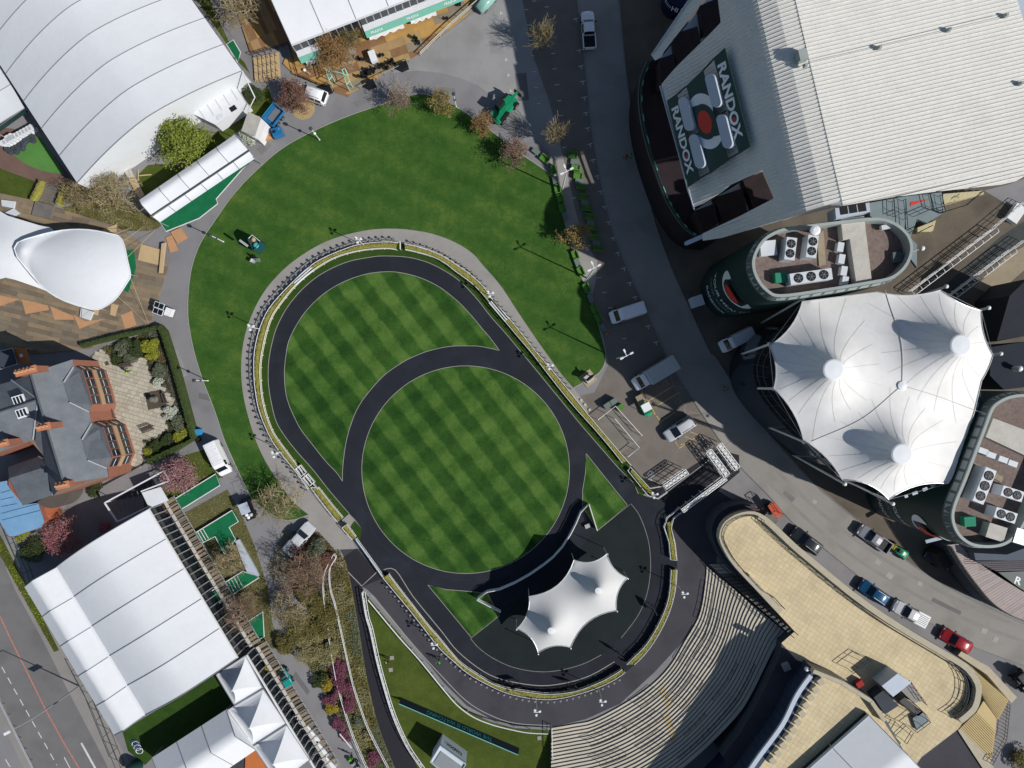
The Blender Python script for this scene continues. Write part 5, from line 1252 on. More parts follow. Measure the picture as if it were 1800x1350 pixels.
slabpx([(1582,1212),(1602,1200),(1622,1232),(1606,1236)], ZT, 5.6, "landing", MAT['concrete'], sh)
for pts in ([(1568,1222),(1602,1199),(1630,1240)],[(1580,1232),(1612,1262)],[(1596,1226),(1628,1256),(1636,1270),(1612,1288)],[(1500,1184),(1530,1162),(1542,1170)],[(1575,1292),(1592,1276),(1606,1288),(1594,1308)]):
    ww = [W(*p, 6.6) for p in pts]
    for h in (0,-0.55): MB().tube([p + Vector((0,0, h)) for p in ww],0.045,5).build("handrail", MAT['wall_dk'], sh, 0,1)
    for p in resample(ww, 1.1): MB().cyl((p.x, p.y, ZT),(p.x, p.y, 6.6),0.035,5).build("baluster", MAT['wall_dk'], sh, 0,1)
tag(MB().prism(WL([(1560,1292),(1566,1286),(1584,1306),(1577,1314)],5.3), ZT, 5.3).build("green_box", M("astro_green", (0.015,0.20,0.075), var=0.1)), "bright green box by the white roof tent", "box")
smallbox(1512,1203,(0.9,0.7,0.9),0.6, ZT, "red_cabinet", "small red cabinet beside the curved building", "cabinet", M("cabinet_red", (0.35,0.03,0.025), var=0.1))
# ---- boardwalk ramp on the far right
rp = thing("boardwalk", "pale pink boarded ramp curving past the far tower", "ramp", (W(1740,1010).x, W(1740,1010).y, 0))
RA = smooth([(1664,958),(1680,985),(1705,1020),(1735,1055),(1770,1078),(1830,1105)],6); RB = smooth([(1684,956),(1715,985),(1750,1010),(1790,1035),(1840,1065),(1870,1080)],6)
n = 46; a_ = resample([Vector(W2(p, 4.5)) for p in RA], n=n); b_ = resample([Vector(W2(p, 4.5)) for p in RB], n=n)
pk = [M("pink_board", (0.42,0.355,0.335), var=0.1, scale=1), M("pink_board_grey", (0.36,0.31,0.30), var=0.1, scale=1)]
for k in range(n):
    pts = [a_[k].lerp(a_[k + 1],0.04), a_[k].lerp(a_[k + 1],0.96), b_[k].lerp(b_[k + 1],0.96), b_[k].lerp(b_[k + 1],0.04)]
    MB().prism([tuple(p) for p in pts],4.3,4.5 + random.uniform(0,0.015)).build("plank", pk[random.random() < 0.3], rp, 0,1)
MB().prism(WL(RA + list(reversed(RB)),4.5),0,4.28).build("ramp_base", MAT['wall_dk'], rp, 0,1)
for k in range(0, n, 2):
    a = a_[k]; d = (a_[k + 1] - a_[k]).normalized(); o_ = Vector((d.y, -d.x)); o_ = o_ if o_.dot(a - b_[k]) > 0 else -o_
    MB().bar((a.x, a.y, 5.6),(a.x + o_.x * 0.05, a.y + o_.y * 0.05,3.4),0.06,0.06).build("rail_post", MAT['timber_grey'], rp, 0,1)
    MB().bar((a.x + d.x * 0.1, a.y + d.y * 0.1,5.0),(a_[min(k + 2, n)].x - d.x * 0.06, a_[min(k + 2, n)].y - d.y * 0.06,5.0),0.04,0.9).build("side_panel", MAT['timber_grey'], rp, 0,1)
MB().tube([(p.x, p.y, 5.65) for p in a_],0.06,5).build("handrail", MAT['timber_grey'], rp, 0,1)
rd = thing("low_pavilion", "slate blue flat pavilion with lilac boarded face beyond the boardwalk", "building", (W(1770,1000).x, W(1770,1000).y, 0))
slabpx([(1712,972),(1770,975),(1806,962),(1806,985),(1715,985)],0,6.0, "roof", M("pavilion_roof", (0.10,0.12,0.15), var=0.1), rd)
slabpx([(1716,987),(1806,984),(1806,1003),(1752,1004)],0,5.6, "board_face", M("lilac_board", (0.13,0.115,0.125), var=0.2, scale=2), rd)
slabpx([(1755,1006),(1806,1004),(1812,1045),(1790,1032)],0,5.0, "green_fascia", MAT['green_dk'], rd)
text_on("R", W(1790,1021,5.0),(0.94,-0.34,0),(0.34,0.94,0),0.9,1.0, MAT['sign_white'], "lettering", rd, lift=0.02, offset=0.02)
for k in range(5): MB().bar(W(1720,988.5 + 3.4 * k, 5.62), W(1806,985.5 + 3.4 * k, 5.62),0.05,0.04).build("board_joint", MAT['wall_dk'], rd, 0,1)
tag(MB().prism(WL([(1646,975),(1668,962),(1680,990),(1660,1003)],3.0),0,3.0).build("kiosk_roof", M("kiosk_dark", (0.03,0.026,0.026), var=0.2)), "dark kiosk roof tucked under the boardwalk", "kiosk")
# awning bracket
t = thing("awning_bracket", "slender pale bracket arm jutting from the far tower wall", "bracket", W(1640,950,0)); MB().bar(W(1627,952,5), W(1655,945,5.4),0.45,0.2).build("arm", MAT['panel_blue'], t, 0,1); MB().cyl(W(1655,945,0), W(1655,945,5.3),0.1,8).build("post", MAT['panel_blue'], t, 0,1)

# ---------------------------------------------------------------- small white tent of the unsaddling area
PT = [(1009,984),(1067,973),(1103,1016),(1084,1073),(1003,1138),(946,1148),(908,1105),(930,1048)]
st_, ol2, zf2, CC2 = tensile("parade_tent", "white two-peaked tensile tent in the unsaddling area", PT, [0.16,0.13,0.13,0.15,0.13,0.14,0.13,0.16],3.4,[(1051,1037,7.4),(968,1107,7.4)],1.8, MAT['membrane2'],0.4,0.46,0.25)
for q in PT:
    v = W(*q, 3.7); MB().cyl((v.x, v.y, 0),(v.x, v.y, 4.1),0.05,8).build("corner_pole", MAT['white'], st_, 0,1); MB().ball((v.x, v.y, 4.1),0.12,8).build("pole_cap", MAT['white'], st_, 1,1)
# ================================================================ marquees, decks, brick house and garden on the west side
MAT['tent_w'] = M("marquee_white", (0.705,0.725,0.745), rough=0.7, var=0.04, scale=0.3, scale2=1.5, spec=0.12, bump=0.35, bscale=0.6)
MAT['carpet'] = M("green_carpet", (0.012,0.150,0.062), var=0.2, scale=0.8, scale2=10, rough=0.95, spec=0.1)
WOODS = [M("deck_ply_" + n_, c, var=0.2, scale=0.9, scale2=10, rough=0.8) for n_, c in (("tan", (0.36,0.235,0.11)),("orange", (0.46,0.27,0.085)),("brown", (0.25,0.135,0.065)),("grey", (0.27,0.225,0.16)),("honey", (0.40,0.27,0.115)))]
GREYW = [M("deck_board_" + n_, c, var=0.2, scale=0.9, scale2=10, rough=0.85) for n_, c in (("dun", (0.235,0.185,0.125)),("grey", (0.20,0.165,0.12)),("tan", (0.27,0.205,0.13)),("dark", (0.17,0.135,0.095)))]
MAT['ply'] = M("fresh_plywood", (0.52,0.38,0.21), var=0.1, scale=0.8, scale2=6)
MAT['ply_o'] = M("orange_plywood", (0.50,0.275,0.14), var=0.12, scale=0.8, scale2=6)
def px_dir(a, b): return (Vector(b) - Vector(a)).normalized()
def panels(parent, outline, origin, xd, lw, lh, mats, z0, z1, name="deck_panel", gap=0.012, stagger=0.0, probs=None):
    """deck of separate rectangular panels (metres) clipped to a convex pixel outline"""
    O = Vector(W2(origin, z1)); X = Vector((xd[0],-xd[1])).normalized(); Y = Vector((-X.y, X.x)); P = ccw(WL(outline, z1))
    us = [((Vector(p) - O).dot(X),(Vector(p) - O).dot(Y)) for p in P]
    u0, u1 = min(u[0] for u in us), max(u[0] for u in us); v0, v1 = min(u[1] for u in us), max(u[1] for u in us)
    j = int(math.floor(v0 / lh))
    while j * lh < v1:
        i = int(math.floor(u0 / lw)) - 1
        while i * lw < u1:
            sx = i * lw + (stagger * lw if j % 2 else 0)
            q = [O + X * (sx + a * (lw - gap)) + Y * (j * lh + b * (lh - gap)) for a, b in ((0,0),(1,0),(1,1),(0,1))]
            c = clip([tuple(p) for p in q], P)
            if len(c) > 2 and abs(area2(c)) > 0.12:
                MB().prism(c, z0, z1 + random.uniform(-0.008,0.008), bottom=False).build(name, random.choices(mats, probs)[0] if probs else random.choice(mats), parent, 0,1)
            i += 1
        j += 1
rnd = lambda hgt, p=1.8: (lambda s_: hgt * (1 - abs(2 * s_ - 1) ** p))
def endwall(t, a, b, ez, zf, mat, steps=16, z0=0.0, name="end_wall"):
    A_, B_ = Vector(W2(a, ez)), Vector(W2(b, ez)); top = [(*A_.lerp(B_, k / steps), ez + zf(k / steps) - 0.03) for k in range(steps + 1)]
    MB().loft([top, [(p[0], p[1], z0) for p in top]], close=False, cap=False).build(name, mat, t, 0,1)
def poles(t, pts, ez, mat=None, r=0.06):
    for q in pts:
        v = W(*q, ez); MB().cyl((v.x, v.y, 0),(v.x, v.y, ez), r, 6).build("pole", mat or MAT['steel'], t, 0,1)
# ---- big curved marquee, top left
m1 = thing("curved_marquee", "very large white marquee with a rounded ridge and grey bay seams", "marquee", (W(200,150).x, W(200,150).y, 0))
n = 8; a0, b0 = (136,322),(425.6,124.7); a1, b1 = (136 - 31.4 * n, 322 - 48 * n),(425.6 - 33 * n, 124.7 - 46.5 * n)
tent_bays(m1, a0, a1, b0, b1, n, rnd(3.4,1.6), MAT['tent_w'],4.5, MAT['tent_seam'], steps=28, fr=0.055)
endwall(m1, a0, b0,4.5, rnd(3.4,1.6), MAT['tent_w'],28)
poles(m1,[(425.6 - 33 * k, 124.7 - 46.5 * k) for k in range(4)],4.5)
MB().tube([W(425.6,124.7,4.5), W(448,171,4.5), W(436,195,2.4)],0.09,6).build("edge_pole", MAT['white'], m1,0,1)
fa = [Vector(W2(a0,4.5)), Vector(W2(b0,4.5))]
for k in range(1,10):
    p = fa[0].lerp(fa[1],0.46 + k * 0.032); MB().bar((p.x + 0.5, p.y - 0.8,2.2),(p.x + 0.9, p.y - 1.3,2.0),0.05,0.08).build("wall_strut", MAT['black'], m1,0,1)
cab = thing("white_cabin", "white flat-roofed service cabin against the big marquee end wall", "cabin", (W(385,185).x, W(385,185).y, 0))
slabpx([(337,199),(413,151),(433,182),(378,219)],0,2.6, "wall", MAT['tent_w'], cab)
slabpx([(402,190),(412,184),(417,191),(407,197)],2.61,2.66, "roof_hatch", MAT['black'], cab); slabpx([(380,205),(390,199),(393,205),(383,211)],2.61,2.68, "roof_vent", MAT['ac'], cab)
for k in range(5): MB().bar(W(350 + 14 * k, 193 - 9 * k, 2.64), W(362 + 14 * k, 212 - 9 * k, 2.64),0.03,0.03).build("roof_joint", MAT['tent_seam'], cab, 0,1)
sheet("brick_strip", [(300,285),(342,262),(352,276),(325,300)],0.012, M("brick_paving", (0.20,0.11,0.075), var=0.2, scale=1))
sheet("brick_strip", [(416,155),(440,140),(452,170),(380,222),(376,218),(430,185)],0.012, M("brick_paving2", (0.20,0.11,0.075), var=0.2, scale=1))
t = thing("plank_bridge", "weathered pale plank walkway leading away from the big marquee", "walkway", (W(230,310).x, W(230,310).y, 0)); panels(t, [(206,279),(219,277),(253,342),(246,352)],(206,279),(0.45,0.9),1.6,0.95,[MAT['ply'], MAT['concrete_lt']],0.3,0.42, "plank")
t = thing("timber_cross", "pale timber cross lying on the grass by the plank walkway", "timber", W(253,308,0)); MB().bar(W(243,309,0.1), W(266,307,0.1),0.14,0.1).build("plank", MAT['ply'], t, 0,1); MB().bar(W(243,298,0.2), W(243,318,0.2),0.12,0.08).build("plank", MAT['ply'], t, 0,1)
# small flat tent beside it
m1b = thing("side_tent", "small white flat-seamed tent beside the long left side of the big marquee", "tent", (W(10,180).x, W(10,180).y, 0))
tent_bays(m1b, (46,192),(-3,108),(-10,232),(-59,148),2, lambda s_: 0.3 + 0.5 * s_, MAT['tent_w'],3.2, MAT['tent_seam']); poles(m1b, [(46,192),(-10,232)],3.2)
MB().bar(W(46,194,2.6), W(-10,234,2.6),0.05,0.8).build("valance", MAT['green_dk'], m1b, 0,1)
wb = thing("wrapped_table", "white wrapped cylinder table in the row on bright turf", "table", (0,0,0),0, "wrapped tables beside the side tent")
MB().lathe((0,0,0),[(0.38,0),(0.40,0.1),(0.36,0.5),(0.42,1.0),(0.36,1.08)],12).build("body", MAT['sign_white'], wb); MB().lathe((0,0,0),[(0.44,1.08),(0.44,1.12)],12).build("top", MAT['tent_w'], wb)
pts = [(5 + 5.6 * k, 252 - 3.1 * k) for k in range(10)] + [(14 + 5.6 * k, 243 - 3.1 * k) for k in range(2)]
for k, q in enumerate(pts):
    v = W(*q, 1.0)
    if k == 0: wb.location = (v.x, v.y, 0.02)
    else: dup(wb, (v.x, v.y, 0.02),0)
bk = thing("dark_pouffe", "round black upholstered pouffe crowding the bright turf edge", "pouffe", (0,0,0),0, "black pouffes on the bright turf"); MB().lathe((0,0,0),[(0.34,0),(0.42,0.12),(0.42,0.4),(0.32,0.5)],12).build("seat", MAT['wall_dk'], bk); MB().lathe((0,0,0),[(0.30,-0.0),(0.30,0.02)],8).build("base", MAT['black'], bk)
for k, q in enumerate([(12,262),(18,266),(24,262),(30,260),(36,255),(40,252),(44,247),(50,244),(55,240),(57,246),(28,266),(38,260)]):
    v = W(*q, 0.4)
    if k == 0: bk.location = (v.x, v.y, 0.02)
    else: dup(bk, (v.x, v.y, 0.02), k)
# ---- marquee with the lettered fascia and its plywood deck
m2 = thing("fascia_marquee", "white marquee with window row and lettered green fascia above a plywood deck", "marquee", (W(600,20).x, W(600,20).y, 0))
fr0, fr1 = (512,78),(740,-11); bk_ = (-31.4 * 3.2,-77 * 3.2)
tent_bays(m2, fr0, fr1,(fr0[0] + bk_[0], fr0[1] + bk_[1]),(fr1[0] + bk_[0], fr1[1] + bk_[1]),4, rnd(3.0,1.7), MAT['tent_w'],5.0, MAT['tent_seam'], steps=20)
A_, B_ = Vector(W2(fr0,5.0)), Vector(W2((842,-51),5.0)); D = (B_ - A_).normalized(); Nn = Vector((D.y, -D.x))
if Nn.y > 0: Nn = -Nn
MB().add([(*A_, 4.9),(*B_, 4.9),(*B_, 0.2),(*A_, 0.2)],[(3,2,1,0)]).build("glass_wall", MAT['glass_dk'], m2,0,1)
L_ = (B_ - A_).length; k = 0.0
while k < L_:
    p = A_ + D * k + Nn * 0.05; MB().box((p.x, p.y, 2.5),(0.14,0.10,4.6), atan2(D.y, D.x)).build("mullion", MAT['steel'], m2,0,1); k += 1.05
MB().bar((*(A_ + Nn * 0.06),4.85),(*(B_ + Nn * 0.06),4.85),0.12,0.25).build("eave_beam", MAT['tent_w'], m2,0,1)
# the side wall at the left end
gA = Vector(W2((fr0[0] + bk_[0], fr0[1] + bk_[1]),5.0)); MB().add([(*A_, 4.9),(*gA, 4.9),(*gA, 0.2),(*A_, 0.2)],[(0,1,2,3)]).build("side_wall", MAT['tent_w'], m2,0,1)
fas = M("fascia_green", (0.17,0.46,0.35), var=0.06)
def fascia(f0, f1, words):
    p0, p1 = A_ + D * (L_ * f0), A_ + D * (L_ * f1)
    q0, q1 = p0 + Nn * 0.9, p1 + Nn * 0.9
    MB().add([(*p0,3.0),(*p1,3.0),(*q1,2.95),(*q0,2.95),(*p0,2.85),(*p1,2.85),(*q1,2.8),(*q0,2.8)],[(3,2,1,0),(4,5,6,7),(0,4,7,3),(1,2,6,5)]).build("awning", MAT['tent_w'], m2,0,1)
    n3 = (Vector((Nn.x, Nn.y, 0.42))).normalized(); up = n3.cross(Vector((D.x, D.y, 0)))
    if up.z < 0: up = -up
    b0 = Vector((*q0,2.9)); b1 = Vector((*q1,2.9)); dn = -up * 1.05
    f_ = MB().add([b0, b1, b1 + dn, b0 + dn],[(3,2,1,0)]).build("fascia_board", fas, m2,0,1)
    for c in words:
        pc = b0.lerp(b1, c) + dn * 0.5; text_on("PRAJNA", pc, (D.x, D.y, 0), up, 1.75,0.5, MAT['sign_white'], "lettering", m2, lift=0.05, offset=0.02)
fascia(0.36,1.0,[0.095,0.40,0.72]); fascia(0.0,0.12,[])
for f0, f1, zz in ((0.37,0.56,2.0),(0.60,0.74,2.0),(0.02,0.10,1.9)):
    rows = []
    for j in range(4):
        row = []
        for k in range(13):
            p = A_ + D * (L_ * (f0 + (f1 - f0) * k / 12)) + Nn * (0.85 + 0.10 * sin(k * 2.1 + j) + 0.08 * j); row.append((p.x, p.y, zz - j * 0.42 - 0.25 * abs(sin(k * 0.9))))
        rows.append(row)
    MB().loft(rows, close=False, cap=False).build("drape", MAT['sign_white'], m2,1,1)
dk2 = thing("plywood_deck", "sunny deck of orange and brown plywood sheets in front of the lettered marquee", "deck", (W(650,90).x, W(650,90).y, 0))
panels(dk2,[(512,79),(740,-10),(846,-50),(838,12),(735,95),(612,166),(520,133),(497,112)],(560,100),(0.94,-0.33),2.42,1.2, WOODS, 0.02,0.2)
dk3 = thing("brown_deck", "brown boarded terrace under the bare tree between the two white marquees", "deck", (W(455,40).x, W(455,40).y, 0))
panels(dk3,[(400,-30),(470,-30),(506,74),(440,92)],(440,40),(0.42,0.9),2.4,0.6,[WOODS[2], WOODS[0], WOODS[2], WOODS[1]],0.02,0.25)
fence([(440,93),(506,75),(522,130),(575,152)], "black metal railing round the corner of the brown terrace", name="deck_railing", cat="railing", ztop=1.1, rails=(1.1,0.6), step=0.9, mat=MAT['black'])
fence([(845,-6),(786,45),(738,92)], "pale grey rail along the sloping edge of the plywood deck", name="deck_railing", cat="railing", ztop=1.1, rails=(1.1,0.6), step=1.3, mat=MAT['concrete_lt'], r=0.07)
fence([(632,152),(665,133),(708,112),(718,104)], "low grey rail around the terrace furniture", name="deck_railing", cat="railing", ztop=0.9, rails=(0.9,), step=1.3, mat=MAT['steel'])
# slatted timber ramp
rm = thing("timber_ramp", "fresh pale timber ramp with hooped rail shadows between two marquees", "ramp", (W(467,118).x, W(467,118).y, 0)); panels(rm, [(443,101),(490,91),(493,137),(448,145)],(443,101),(0.97,-0.2),3.9,0.42,[MAT['ply']],0.02,0.15, "plank")
for k in range(5): MB().tube([W(452 + 7.5 * k, 99 - 1.6 * k, 1.0), W(455 + 7.5 * k, 142 - 1.6 * k, 1.0)],0.04,5).build("rail_bar", MAT['black'], rm, 0,1)
for k in range(5):
    for j in range(4): v = W(452.5 + 7.5 * k + j, 100 + 13.5 * j - 1.6 * k, 1.0); MB().cyl((v.x, v.y, 0.15),(v.x, v.y, 1.0),0.03,5).build("rail_post", MAT['black'], rm, 0,1)
# green tubular arch frames and step
ga = thing("mint_gate_frame", "pair of mint green tubular frames flanking the deck steps", "frame", (W(600,145).x, W(600,145).y, 0)); mint = M("mint_paint", (0.42,0.72,0.55), var=0.05)
for o_ in (0,1):
    dx, dy = 32 * o_, 8 * o_ + 0
    q = [(577 + dx * 0.95,126 + dy),(585 + dx * 0.95,152 + dy),(590 + dx * 0.95,146 + dy),(582 + dx * 0.95,124 + dy)]
    lo_ = [W(*p, 0.2) for p in q]; hi = [Vector((p.x, p.y, 2.3)) for p in lo_]
    for a, b in zip(hi, hi[1:] + hi[:1]): MB().tube([a, b],0.05,5).build("frame_bar", mint, ga, 0,1)
    for a, b in zip(lo_, hi): MB().tube([a, b],0.05,5).build("upright", mint, ga, 0,1)
    MB().tube([lo_[0], hi[1]],0.04,5).build("brace", mint, ga, 0,1)
MB().tube([W(582,124,2.3), W(612,132,2.3)],0.05,5).build("frame_bar", mint, ga, 0,1)
tag(MB().prism(WL([(586,161),(589,155),(616,164),(612,170)],0.15),0.01,0.15).build("deck_step", WOODS[2]), "brown timber step below the mint frames", "step")
# ---- stretch tent over the grey deck
dk4 = thing("grey_board_deck", "wide weathered board deck around the white stretch tent", "deck", (W(150,520).x, W(150,520).y, 0))
panels(dk4,[(-20,335),(60,352),(205,398),(250,428),(296,468),(262,573),(155,613),(60,622),(-20,605)],(150,480),(0.97,0.24),2.44,0.61, GREYW, 0.02,0.22, stagger=0.5)
for pts in ([(38,526),(84,537),(86,545),(45,552)],[(88,538),(128,555),(130,562),(96,562)],[(128,552),(150,565),(185,560),(140,578)],[(212,554),(232,546),(240,572),(220,578)],[(-5,518),(34,526),(-5,540)]):
    MB().prism(WL(pts, 0.24),0.02,0.245).build("plywood_sheet", MAT['ply_o'], dk4,0,1)
MB().prism(WL([(242,457),(248,429),(288,440),(282,467)],0.26),0.02,0.262).build("plywood_sheet", MAT['ply'], dk4,0,1)
for pts in ([(180,404),(204,394),(204,408),(180,408)],[(168,536),(174,540),(172,555),(164,552)],[(196,534),(208,536),(202,556),(193,553)]): MB().prism(WL(pts, 0.28),0.02,0.285).build("plywood_sheet", MAT['ply'], dk4,0,1)
sm = thing("stretch_tent", "white arched stretch tent with pointed high lip over the board deck", "tent", (W(130,470).x, W(130,470).y, 0.2))
LO = smooth([(28,437),(60,416),(105,403),(150,402),(190,409),(205,414),(215,430),(222,455),(227,482),(221,496),(205,518),(190,531),(165,543),(140,539),(95,521),(60,490)],3, True); LOw = WL(LO, 4.0); c_ = W(150,470,4.0); tip = W(28,437,6.0)
def zst(x, y):
    d = hypot((x - c_.x) / 7.6,(y - c_.y) / 5.6); e = hypot(x - tip.x, y - tip.y)
    return 3.0 + 1.7 * max(0,1 - d * d) + 2.0 * math.exp(-e / 3.4)
patch(LOw, 0.45, zst).build("arched_canopy", MAT['tent_w'], sm, 1,1)
MB().tube([(p[0], p[1], zst(*p) + 0.02) for p in LOw + LOw[:1]],0.08,5).build("edge_hem", MAT['sign_white'], sm, 0,1)
LB = smooth([(-40,362),(10,378),(60,393),(85,400),(95,425),(95,500),(80,512),(50,501),(10,488),(-40,490)],3, True); LBw = WL(LB, 3.0); c2_ = W(-20,440,4)
patch(LBw, 0.6, lambda x, y: 2.2 + 1.8 * math.exp(-((y - c2_.y) / 4.2) ** 2) - 1.1 * math.exp(-((x - W(75,440,3).x) / 3.0) ** 2)).build("rear_canopy", MAT['tent_w'], sm, 1,1)
for a, b in (((215,425),(250,400)),((221,455),(272,405)),((226,480),(262,572)),((205,520),(258,568)),((160,543),(140,560)),((200,412),(232,400))): MB().tube([W(*a, 3.0), W(*b, 0.1)],0.025,4).build("guy_rope", MAT['ply'], sm, 0,1)
poles(sm, [(222,480),(165,541),(205,415),(30,437)],3.1)
tag(MB().prism(WL([(222,440),(235,439),(239,470),(225,514),(212,508),(225,485)],0.3),0.21,0.3).build("green_mat", MAT['carpet']), "crumpled dark green mat beside the stretch tent", "mat")
tag(MB().prism(WL([(284,428),(291,426),(285,480),(279,480)],0.6),0.3,0.6).build("timber_beam", MAT['ply']), "long pale timber beam lying across the deck edge", "timber")
for k, (pts, lb) in enumerate((([(300,408),(318,400),(330,418),(312,428)], "topmost plywood sheet of the loose pile on the lane"),([(291,417),(302,413),(313,440),(299,444)], "single plywood sheet beside the loose pile on the lane"))):
    tag(MB().prism(WL(pts, 0.12),0.02,0.12 + 0.1 * (1 - k)).build("plywood_sheet", MAT['ply_o']), lb, "plywood")
for pts, lb in (([(2,351),(26,354),(24,366),(3,362)], "white folded panel on the deck by the stretch tent"),([(8,374),(24,366),(34,374),(22,382)], "white tilted panel leaning over the stretch tent edge"),([(142,541),(164,548),(158,563),(140,557)], "grey square lid lying below the stretch tent")):
    tag(MB().prism(WL(pts, 0.5),0.24,0.5).build("panel", MAT['ac']), lb, "panel")
# ---- narrow marquee with green carpet on the lane
m3 = thing("lane_marquee", "long narrow white marquee with draped front beside the lane", "marquee", (W(350,315).x, W(350,315).y, 0))
tent_bays(m3,(248,353),(416,238),(267,380),(438,265),5, lambda s_: 0.9 * (1 - abs(1.5 * s_ - 0.5)), MAT['tent_w'],3.0, MAT['tent_seam'], steps=8)
MB().bar(W(266,379,3.05), W(438,264,3.05),0.14,0.18).build("gutter", MAT['wall_dk'], m3,0,1)
tent_bays(m3,(268,381),(439,266),(279,390),(447,277),6, lambda s_: -0.3 * s_, MAT['sign_white'],2.9, MAT['tent_seam'], steps=4)
poles(m3,[(248,353),(416,238),(279,390),(447,277)],2.9)
def carpet(name, label, pts, z=0.12, edge=True):
    t = thing(name, label, "carpet", (W(*pts[0]).x, W(*pts[0]).y, 0)); MB().prism(WL(pts, z),0.01, z).build("carpet", MAT['carpet'], t, 0,1)
    if edge: MB().ribbon([W2(p, z) for p in pts],0.12, z + 0.002,0.03, closed=True).build("white_edging", MAT['white'], t, 0,1)
    return t
carpet("carpet_platform", "green carpet platform in front of the lane marquee", [(280,389),(292,407),(350,384),(383,358),(380,350),(424,300),(447,278),(360,327)])
t = carpet("carpet_platform", "green carpet landing with white stair edges by the window wall", [(333,943),(408,897),(419,917),(403,927),(414,948),(395,975),(378,943),(341,962)],0.5)
for k in range(4): MB().bar(W(343 + 4.5 * k, 938 - 2.8 * k, 0.56), W(353 + 4.5 * k, 955 - 2.8 * k, 0.56),0.08,0.05).build("stair_edge", MAT['white'], t, 0,1)
t = carpet("carpet_platform", "shaded green carpet stair running out from the window wall", [(370,1040),(427,1004),(456,1015),(382,1062)],0.5)
for k in range(8): MB().bar(W(382 + 5 * k, 1035 - 3.2 * k, 0.56), W(391 + 5 * k, 1052 - 3.2 * k, 0.56),0.07,0.05).build("stair_edge", MAT['white'], t, 0,1)
carpet("carpet_platform", "small pointed green carpet by the last window bay", [(462,1075),(464.5,1119),(448,1130),(438,1113),(427,1099)],0.15)
carpet("carpet_platform", "green carpet strip beneath the pink blossom tree", [(379,833),(387,853),(329,889),(300,906),(296,884)],0.3)
t = thing("white_ramp", "silvery ramp panel leading down from the carpet landing", "ramp", W(430,980)); MB().prism(WL([(413,951),(420,948),(456,1012),(442,1024),(425,985)],0.4),0.02,0.4).build("ramp_panel", MAT['panel_blue'], t, 0,1)
carpet("carpet_platform", "green carpet strip along the fascia marquee end", [(398,78),(410,70),(423,92),(418,110)],0.1)
# ---- lower left marquee with window wall
m5 = thing("window_marquee", "broad white marquee with a rounded roof and a smaller gable beside the main road", "marquee", (W(240,1090).x, W(240,1090).y, 0))
tent_bays(m5,(99,997),(255.6,1256.7),(260.6,895),(417,1157),5, rnd(2.4,1.7), MAT['tent_w'],4.0, MAT['tent_seam'], steps=24, fr=0.055)
tent_bays(m5,(43,1032),(201,1293),(98,998),(254.6,1257.5),5, rnd(1.5,1.0), MAT['tent_w'],3.9, MAT['tent_seam'], steps=8, fr=0.045)
MB().bar(W(99,997.5,3.98), W(255,1257,3.98),0.35,0.1).build("valley_gutter", MAT['sign_white'], m5,0,1)
poles(m5,[(43,1032),(201,1293),(122,1162)],3.9)
def window_wall(t, a, b, ez, step, name="window_wall"):
    A_, B_ = Vector(W2(a, ez)), Vector(W2(b, ez)); D_ = (B_ - A_).normalized(); N_ = Vector((D_.y, -D_.x))
    if N_.dot(-(A_ + B_)) < 0: N_ = -N_
    fs = [(0,1,2,3)]; MB().add([(*A_, ez - 0.1),(*B_, ez - 0.1),(*B_, 0),(*A_, 0)], fs).build("glass_wall", MAT['glass_dk'], t, 0,1)
    L_ = (B_ - A_).length; k = 0.0; MB().bar((*(A_ + N_ * 0.04), ez - 0.05),(*(B_ + N_ * 0.04), ez - 0.05),0.2,0.22).build("eave_beam", MAT['white'], t, 0,1)
    while k < L_:
        p = A_ + D_ * k + N_ * 0.06; MB().box((p.x, p.y, ez / 2),(0.14,0.12, ez - 0.2), atan2(D_.y, D_.x)).build("mullion", MAT['steel'], t, 0,1)
        MB().bar((*(p),1.05),(*(p + N_ * 2.4),1.05),0.07,0.07).build("outrigger_bar", MAT['steel'], t, 0,1); k += step
    for o_, z, w_ in ((0.9,0.95,0.42),(2.35,0.9,0.12)): MB().bar((*(A_ + N_ * o_), z),(*(B_ + N_ * o_), z), w_, 0.12).build("deck_beam", MAT['concrete_lt'] if w_ > 0.2 else MAT['steel'], t, 0,1)
    k = 0.3
    while k < L_:
        p = A_ + D_ * k + N_ * 1.6; MB().box((p.x, p.y, 0.8),(0.45,1.1,0.05), atan2(D_.y, D_.x)).build("deck_board", GREYW[int(k * 7) % 4], t, 0,1); k += 0.62
    return A_, B_
window_wall(m5,(260.6,895),(417,1157),4.0,1.05)
